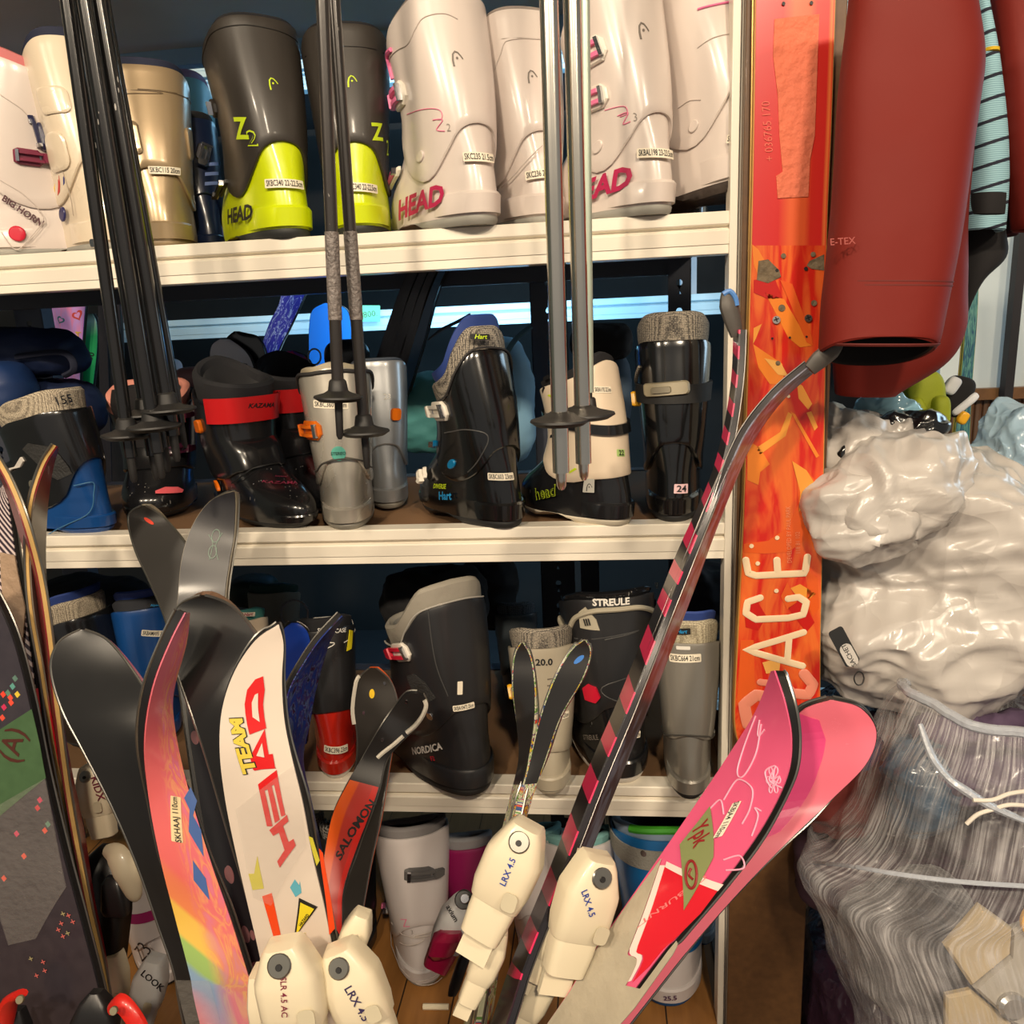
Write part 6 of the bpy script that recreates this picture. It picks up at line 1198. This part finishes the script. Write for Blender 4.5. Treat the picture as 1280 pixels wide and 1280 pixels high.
# clear net bag in front
net = mat('clear_bag_film', (226, 226, 230), .12, coat=.9, alpha=.30, bump=.7, bs=60, var=.1)
def netmat():
    m = mat('net_film', (222, 220, 222), .18, coat=.6); nt = m.node_tree; N = nt.nodes; K = nt.links; b_ = N['Principled BSDF']; tc = N.new('ShaderNodeTexCoord')
    mp = N.new('ShaderNodeMapping'); mp.inputs['Scale'].default_value = (300, 7, 1); K.new(tc.outputs['UV'], mp.inputs[0]); n_ = N.new('ShaderNodeTexNoise'); n_.inputs['Scale'].default_value = 1; n_.inputs['Distortion'].default_value = .3; n_.inputs['Detail'].default_value = 3; K.new(mp.outputs[0], n_.inputs['Vector'])
    n2 = N.new('ShaderNodeTexNoise'); n2.inputs['Scale'].default_value = 12; n2.inputs['Detail'].default_value = 4; K.new(tc.outputs['Object'], n2.inputs['Vector'])
    r_ = N.new('ShaderNodeMapRange'); r_.inputs[1].default_value = .42; r_.inputs[2].default_value = .66; r_.inputs[3].default_value = .22; r_.inputs[4].default_value = .75; K.new(n_.outputs['Fac'], r_.inputs[0])
    r2 = N.new('ShaderNodeMapRange'); r2.inputs[1].default_value = .35; r2.inputs[2].default_value = .7; r2.inputs[3].default_value = .25; r2.inputs[4].default_value = 1.2; K.new(n2.outputs['Fac'], r2.inputs[0])
    K.new(math_(N, K, 'MULTIPLY', r_.outputs[0], r2.outputs[0]), b_.inputs['Alpha']); bp = N.new('ShaderNodeBump'); bp.inputs['Strength'].default_value = .6; bp.inputs['Distance'].default_value = .003; K.new(n_.outputs['Fac'], bp.inputs['Height']); K.new(bp.outputs[0], b_.inputs['Normal']); return m
BYc = -.16
t = G3 = thing('clear_bag', 'open clear ribbed plastic bag with drawcord, full of grey and beige things', 'bag', P(1160, 1280, BYc)); rows = []
prof = [(1150, 1400, 872, .10), (1134, 1400, 900, .12), (1112, 1405, 945, .13), (1088, 1410, 1010, .14), (1052, 1415, 1050, .145), (1012, 1420, 1078, .14), (1026, 1420, 1120, .15), (1046, 1420, 1180, .155), (1062, 1420, 1230, .155), (1078, 1420, 1290, .15), (1100, 1400, 1420, .14), (1140, 1370, 1480, .12)]
ks = [i+k/8 for i in range(len(prof)-1) for k in range(8)]+[len(prof)-1]
for t_ in ks:
    i = min(int(t_), len(prof)-2); f = t_-i; q = [crv([Vector((p[k], 0, 0)) for p in prof], i, f).x for k in range(4)]
    A_, B_ = P(q[0], q[2], BYc), P(q[1], q[2], BYc); c_ = (A_+B_)/2; hx = (B_-A_)/2; r = []
    for k in range(110):
        a = 2*math.pi*k/110; ca, sa = math.cos(a), math.sin(a); p = c_+hx*math.copysign(abs(ca)**.9, ca)+Vector((0, q[3], 0))*math.copysign(abs(sa)**.9, sa)
        p += (p-c_).normalized()*(crumple(Vector((p.x, p.y, p.z*.4)), 9, 3)-.35)*.018
        if t_ < 1: p.z += -.018*sa*(1-t_)-.02*math.cos(3*a)*(1-t_)*.5
        r.append(p)
    rows.append(r)
mb = MB(); mb.rows(rows, True); mb.uv = [(k/110, j_/len(rows)) for j_ in range(len(rows)) for k in range(110)]; onto(mb.build('ribbed_film', netmat(), None), t)
mb = MB(); mb.tube(rows[0]+[rows[0][0]], .006, 8, caps=False); onto(mb.build('rolled_rim', mat('rim_film', (190, 196, 206), .2, coat=.6, alpha=.75, bump=.6, bs=120), None), t)
mb = MB(); mb.tube([P(1290, 1008, -.31), P(1262, 1006, -.315), (P(1240, 1012, -.318)), P(1222, 1018, -.318), P(1208, 1030, -.318)], .0022, 8, 5); mb.tube([P(1290, 988, -.31), P(1262, 992, -.315), P(1240, 1000, -.318), P(1216, 1000, -.318)], .0022, 8, 5); onto(mb.build('drawcord', mat('cord_white', (226, 218, 206), .7), None), t)
mb = MB(); mb.tube([P(1014, 1078, -.17), P(1060, 1082, -.26), P(1120, 1092, -.30), P(1200, 1102, -.315), P(1290, 1108, -.315)], .0028, 8, 5, .5); onto(mb.build('fold_line', mat('rim_film', (190, 196, 206), .2), None), t)
mb = MB(); mb.tube([P(1150, 905, -.26), P(1165, 945, -.28), P(1185, 972, -.30), P(1210, 990, -.31), P(1240, 1008, -.315), P(1290, 1030, -.315)], [.004, .006, .006, .007, .006, .004], 8, 6, .7); onto(mb.build('gathered_hem', mat('rim_film', (190, 196, 206), .2), None), t)
fur = mat('dark_grey_fleece', (92, 88, 90), .95, var=.4, vs=60, bump=1.0, bs=160, sheen=.3)
t = thing('fleece', 'dark grey furry fleece inside the clear ribbed bag', 'fleece', P(1150, 1290, -.15)); bag('fleece', 1150, 1190, -.15, .085, .085, .09, fur, t, .02, 12, 5.5, 110, 80)
t = thing('purple_garment', 'folded purple garment in the mouth of the clear ribbed bag', 'garment', P(1230, 980, -.12)); bag('fold', 1240, 950, -.13, .09, .045, .08, mat('violet_cloth', (84, 66, 92), .7, var=.3), t, .03, 10, 6.5, 110, 80); bag('shiny_fold', 1150, 980, -.15, .035, .05, .05, mat('petrol_film', (50, 80, 104), .25, coat=.6, bump=.6, bs=120), t, .02, 18, 6.9, 70, 50)
bgm = mat('beige_padding', (184, 166, 134), .6, var=.05); t = G4 = thing('knee_guard', 'beige and grey hexagonal padded guard with silver stud inside the clear bag', 'guard', P(1250, 1290, -.24))
GF = Flat(P(1230, 1180, -.255), RT, UP, (-FW-RT*.15).normalized(), t, Vector(t.location))
def gp_(pts, m, name, th, off): 
    mb = MB(); cs = [GF.inv(*p) for p in pts]; bm = prism_bm(cs, 0, th, .01, .08); mb.add([GF.S(v.co.x, v.co.y, off+v.co.z) for v in bm.verts], [tuple(w_.index for w_ in f.verts) for f in bm.faces]); return mb.build(name, m, t, bevel=.001)
gp_([(1178, 1178), (1222, 1128), (1262, 1156), (1258, 1186), (1210, 1226)], bgm, 'beige_pad', .012, 0); gp_([(1262, 1156), (1300, 1140), (1300, 1290), (1262, 1272), (1212, 1228), (1258, 1188)], mat('pale_grey_pad', (176, 170, 160), .5), 'grey_pad', .014, 0); gp_([(1180, 1240), (1210, 1232), (1262, 1276), (1250, 1300), (1180, 1300)], bgm, 'beige_pad', .010, 0)
GF.patch(ell(.017, .015, 24), 1256, 1246, mat('stud_silver', (190, 188, 184), .25, .7), 0, .010, .014, 'stud', cham=.25); GF.patch(ell(.016, .019, 20), 1283, 1142, mat('amber_plastic', (232, 170, 30), .3), 0, .006, .016, 'yellow_badge')
struct(MB().box(SHX1+.06, 2.2, -.6, .5, .0005, .004).build('trim_3', mat('carpet_grey', (70, 68, 66), .95, bump=.5, bs=300)))
# ================================================================ BACKGROUND THINGS SEEN BETWEEN THE BOOTS
b = Boot('ski_boot', 'lilac and pale blue ski boot at the back of the top shelf', 252, 94, .30, Z1, 112, mat('lilac_plastic', (170, 150, 210), .35), mat('ice_blue_plastic', (130, 190, 206), .35), mat('lilac_liner', (150, 130, 170), .8), wk=.75, rimh=.05)
b.band(.62, .70, mat('violet_band', (150, 90, 180), .4), .0055, .002)
b = Boot('ski_boot', 'navy ski boot with pale blue print behind the black and lime boot', 268, 150, .16, Z1, 128, mat('navy_plastic2', (20, 34, 66), .3, coat=.4), mat('navy_plastic2', (20, 34, 66), .3), None, None, wk=1.0, rimh=.06)
for q in range(3): b.patch([(-.014, -.002), (.012, -.003), (.014, .002), (-.012, .003)], 266, 205+q*12, mat('print_pale_blue', (130, 150, 210), .5), 6, .0004, name='print')
b.buckle(254, 190, 80, .03, .02, mat('chrome', (200, 200, 205), .2, 1.0), None, d=-1, wire=.004)
b = Boot('ski_boot', 'dark ski boot with blue rim behind the last white pair on the top shelf', 866, 52, .26, Z1, 96, BK(), BK(), mesh_mat('slate_mesh', (92, 100, 108), (40, 44, 50)), None, wk=.9, rimh=.07, rim=mat('blue_rim', (40, 64, 132), .6))
def cl_bag(name, label, cat, cx, cy, Y, hx, hz, hy, m, part='shell', amp=.012, sc=9, seed=0, **k):
    t = thing(name, label, cat, P(cx, cy, Y)); bag(part, cx, cy, Y, hx, hz, hy, m, t, amp, sc, seed, 72, 54, **k); return t
nvc = mat('navy_soft', (20, 36, 72), .6, var=.15, bump=.2, bs=30)
t = cl_bag('snow_boot', 'soft navy snow boot lying on top behind the blue ski boot, upper one', 'snow boot', 45, 440, .24, .085, .04, .06, nvc, 'upper', .014, 8, 1.1, tilt=-.2)
mb = MB(); mb.tube([P(20, 446, .17), P(70, 440, .17), P(88, 446, .17), P(92, 462, .17), P(80, 470, .17)], .006, 8, 4, .6); onto(mb.build('pull_strap', mat('navy_strap', (16, 22, 44), .8), None), t)
t = cl_bag('snow_boot', 'soft navy snow boot with dark strap, lower one behind the blue ski boot', 'snow boot', 70, 510, .25, .075, .05, .06, nvc, 'upper', .012, 8, 2.6)
t = cl_bag('snow_boot', 'round toed navy snow boot at the left picture edge above the mesh collar', 'snow boot', 5, 495, .15, .045, .055, .05, mat('navy_soft2', (24, 50, 96), .5), 'upper', .006, 8, 3.1)
def backski(label, st, m, **k): return Ski(label, st, ('t', m), baseblk, th=k.pop('th', .010), edge=mat('edge_dark', (96, 92, 90), .3, .9), **k)
def hearts(N, K, u, v, tc): return ramp(N, K, noise_fac(N, K, tc, 8, 1, .6, 'UV', .7), [(0, (226, 120, 200)), (.5, (206, 160, 230)), (.7, (236, 140, 190)), (1, (190, 200, 240))])
HY = .80
s = backski('pink heart printed ski standing behind the second shelf at the left', [(56, 300, HY, 116, 300, HY), (58, 340, HY, 112, 340, HY), (60, 381, HY, 107, 381, HY), (68, 430, HY, 103, 430, HY), (80, 480, HY, 100, 480, HY), (86, 540, HY, 104, 540, HY)], uv_mat('heart_print', hearts), floor=False)
def heart(s, px, py, sz, c, a=0):
    pts = [(16*math.sin(t)**3, 13*math.cos(t)-5*math.cos(2*t)-2*math.cos(3*t)-math.cos(4*t)) for t in [2*math.pi*k/20 for k in range(20)]]
    s.patch([(x*sz/16, y*sz/16) for x, y in pts], px, py, c, a, .0005, .0002, 'heart'); s.patch([(x*sz/28, y*sz/28) for x, y in pts], px, py, mat('heart_fill', (226, 160, 220), .4), a, .0005, .0009, 'heart')
heart(s, 97, 394, .014, mat('heart_red', (206, 70, 60), .4), 30); heart(s, 76, 400, .010, mat('heart_teal', (40, 110, 130), .4), -30); heart(s, 80, 420, .008, mat('heart_pink', (220, 60, 120), .4))
s.text('ZANA', 93, 425, .018, mat('print_yellow', (226, 190, 60), .5), 68, bold=.02, off=.0016)
s = backski('green and white ski marked 500 beside the heart printed ski', [(106, 392, HY+.03, 116, 392, HY+.03), (104, 410, HY+.03, 121, 405, HY+.03), (102, 440, HY+.03, 121, 440, HY+.03), (98, 500, HY+.03, 114, 500, HY+.03), (92, 560, HY+.03, 108, 560, HY+.03), (84, 640, HY+.03, 100, 640, HY+.03)], uv_mat('green_fade', lambda N, K, u, v, tc: ramp(N, K, v, [(0, (20, 60, 50)), (.45, (40, 190, 110)), (.7, (60, 200, 120)), (.85, (190, 220, 206)), (1, (60, 80, 70))])), floor=False)
s.text('500', 113, 448, .022, ink(), 80, bold=.02, off=.0016)
dk = mat('dark_board', (20, 24, 32), .35, coat=.3, var=.3, scr=.3)
for i, (a_, b_, lab) in enumerate(((122, 133, 'black ski standing in the gap left of the pole bundle, nearer the green ski'), (136, 150, 'black ski standing behind the pole bundle, second from the green ski'))):
    backski(lab, [(a_, 380, HY-.05*i, b_, 380, HY-.05*i), (a_+2, 500, HY-.05*i, b_+4, 500, HY-.05*i), (a_+6, 700, HY-.05*i, b_+10, 700, HY-.05*i)], dk, floor=False)
def tip(label, L_, R_, Y, m, **k):
    st = [(l[0], l[1], Y, r[0], r[1], Y+.01) for l, r in zip(L_, R_)]; return backski(label, st, m, floor=False, **k)
wm = mat('cool_white_top', (206, 210, 222), .3)
s = tip('black rounded ski tip behind the white one above the red collared boots', [(292, 414), (282, 424), (278, 445), (280, 480), (284, 560)], [(300, 414), (322, 422), (332, 445), (330, 480), (322, 560)], .36, mat('gloss_tip', (18, 18, 20), .2, coat=.5))
s = tip('white rounded ski tip with blue prints above the red collared boots', [(274, 424), (264, 432), (262, 450), (268, 480), (276, 560)], [(288, 424), (306, 438), (316, 455), (320, 480), (318, 560)], .33, wm)
for q in range(3): s.patch(ell(.005, .003), 268+4*q, 452+2*q, mat('print_sky', (60, 120, 210), .5), -30, .0004, name='blue_print')
s.patch(rrect(.02, .010, .001), 303, 457, mat('print_slate', (60, 70, 90), .5), -10, .0004, name='dotted_print')
s = backski('blue and white patterned ski leaning in the gap above the red collared boots', [(352, 360, .78, 386, 356, .78), (348, 380, .78, 376, 380, .78), (336, 405, .78, 362, 410, .78), (326, 435, .78, 346, 445, .78), (310, 500, .78, 332, 505, .78), (296, 560, .78, 316, 560, .78)], uv_mat('indigo_white', lambda N, K, u, v, tc: ramp(N, K, noise_fac(N, K, tc, 9, 2, 1.5, 'UV', .6), [(0, (40, 40, 130)), (.52, (56, 50, 150)), (.56, (200, 200, 220)), (.6, (50, 50, 140)), (1, (90, 60, 150))])), floor=False)
s = tip('purple and magenta printed ski tip left of the silver boot', [(352, 440), (344, 452), (342, 470), (346, 500), (350, 580)], [(366, 438), (382, 446), (390, 462), (388, 500), (384, 580)], .34, uv_mat('purple_top', lambda N, K, u, v, tc: ramp(N, K, noise_fac(N, K, tc, 8, 1, 1, 'UV', .6), [(0, (80, 50, 170)), (.5, (110, 50, 180)), (.56, (190, 40, 120)), (1, (200, 50, 110))])))
s = tip('bright blue rounded ski tip rising behind the silver boot', [(405, 379), (390, 388), (386, 410), (386, 450), (390, 560)], [(418, 379), (434, 388), (439, 410), (438, 450), (434, 560)], .76, mat('sky_blue_top', (40, 120, 206), .3, coat=.4))
t = cl_bag('helmet', 'black rounded helmet between the blue ski tip and the silver boot', 'helmet', 434, 446, .36, .040, .032, .04, mat('satin_black', (34, 34, 36), .35), 'shell', .001, 5, 1)
mb = MB(); mb.tube([P(393+8*math.cos(k*math.pi/8)+0, 446-10*math.sin(k*math.pi/8), .31) for k in range(-4, 13)], .0016, 6); onto(mb.build('cable_loop', mat('grey_cord', (120, 124, 130), .5), None), t)
for i, (x0, x1, y0) in enumerate(((498, 512, 366), (513, 524, 366), (525, 535, 365), (537, 547, 364))):
    backski(('black ski leaning right in the centre gap, leftmost of four', 'black ski leaning right in the centre gap, second of four', 'black ski leaning right in the centre gap, third of four', 'dark blue ski leaning right in the centre gap, beside the boot with blue rim')[i],
            [(x0+20, 320, .40, x1+20, 320, .40), (x0, y0, .40, x1, y0, .40), (x0-22, 430, .40, x1-18, 430, .40), (x0-52, 520, .40, x1-46, 520, .40), (x0-74, 580, .40, x1-68, 580, .40)], dk if i < 3 else mat('petrol_top', (40, 90, 130), .3, coat=.4), floor=False, th=.02)
t = thing('price_tag', 'green handwritten price tag on the far shelf beam', 'price tag', P(462, 392, NY-.02)); fr = Flat(P(462, 392, NY-.02), RT, UP, -FW, t, Vector(t.location))
fr.patch(rrect(.055, .042, .002, 2), 462, 392, mat('tag_mint', (90, 200, 150), .5), 0, .001, name='card'); fr.text('800.', 463, 393, .022, ink(), 8, bold=-.01, off=.0016)
pb_ = mat('lit_pale_blue_nylon', (150, 200, 232), .6, var=.06, bump=.25, bs=40)  # pale blue cloth, colour brightened for the cool light falling on it
t = cl_bag('backpack', 'pale blue backpack with strap behind the tall black boot with blue rim', 'backpack', 632, 500, .44, .055, .115, .05, pb_, 'body', .010, 7, 2.2)
mb = MB(); mb.tube([P(664, 408, .37), P(640, 430, .36), (P(624, 470, .36)), P(628, 520, .36)], .006, 8, 5, .5); onto(mb.build('shoulder_strap', mat('pale_blue_strap', (90, 130, 150), .7), None), t)
soft('strap_buckle', 640, 500, .37, .010, .013, .004, mat('grey_buckle', (100, 106, 112), .5), t)
t = cl_bag('backpack', 'muted teal backpack behind the orange buckle in the middle of the second shelf', 'backpack', 530, 515, .46, .055, .075, .04, mat('teal_nylon', (80, 150, 150), .6, bump=.3, bs=40), 'body', .014, 8, 3.2)
mb = MB(); mb.tube([P(535, 425, .30), P(552, 412, .30), P(572, 402, .30), P(588, 392, .30)], [.002, .004, .004, .002], 8, 5, .4); t = thing('ski_pole_strap', 'curved grey strap tip rising above the boot with blue rim', 'strap', P(560, 410, .3)); onto(mb.build('strap', mat('slate_strap', (70, 74, 80), .4), None), t)
t = cl_bag('cap', 'black peaked cap at the back behind the silver poles', 'cap', 752, 428, .36, .05, .03, .05, mat('black_fabric', (22, 20, 22), .85), 'crown', .012, 10, 6)
t = cl_bag('snow_boot', 'slate blue boot behind the ivory and black ski boot', 'snow boot', 766, 490, .36, .03, .07, .035, mat('slate_nylon', (60, 78, 96), .7), 'shaft', .006, 8, 5)
t = cl_bag('helmet', 'small white helmet behind the pole bundle', 'helmet', 213, 460, .42, .022, .018, .02, wm, 'shell', .001, 5, 1)
t = cl_bag('helmet', 'dusty pink helmet between the pole bundle and the red collared boot', 'helmet', 242, 474, .38, .036, .024, .03, mat('dusty_pink', (150, 110, 112), .4), 'shell', .001, 5, 1)
t = cl_bag('glove', 'grey knitted glove below the dusty pink helmet', 'glove', 238, 500, .33, .022, .024, .02, mat('grey_knit', (100, 96, 92), .9, bump=.8, bs=200), 'palm', .008, 16, 1)
# third shelf back
bf = mat('black_garment', (20, 20, 23), .85, var=.2, bump=.4, bs=30)
cl_bag('garment', 'black folded garment lying over the back of the racing boot', 'garment', 545, 752, .22, .085, .05, .07, bf, 'cloth', .02, 9, 2)
cl_bag('garment', 'black garment hanging in the gap behind the mesh collared boots', 'garment', 615, 740, .36, .04, .07, .05, bf, 'cloth', .02, 9, 4)
cl_bag('garment', 'dark blue black garment at the right back corner of the third shelf', 'garment', 880, 745, .33, .06, .05, .06, mat('blue_black', (20, 24, 36), .8), 'cloth', .02, 9, 5)
cl_bag('helmet', 'dark green helmet at the back of the third shelf', 'helmet', 318, 738, .40, .05, .032, .04, mat('dark_green', (18, 46, 42), .5), 'shell', .003, 5, 5)
t = tip('royal blue rounded ski tip beside the black and red boot', [(364, 779), (352, 790), (350, 820), (352, 860), (356, 930)], [(374, 779), (386, 792), (390, 820), (388, 860), (384, 930)], .02, mat('royal_top', (20, 60, 160), .35, coat=.2))
t = thing('wire_ring', 'thin grey wire ring standing behind the black and red boot', 'ring', P(368, 765, .30)); mb = MB(); mb.tube([P(368+17*math.cos(k*math.pi/12), 767-17*math.sin(k*math.pi/12), .30) for k in range(25)], .0022, 6, caps=False); onto(mb.build('ring', mat('grey_cord', (120, 124, 130), .5), None), t)
cl_bag('garment', 'black garment stacked high at the back left of the third shelf', 'garment', 110, 745, .34, .12, .03, .06, bf, 'cloth', .015, 9, 7)
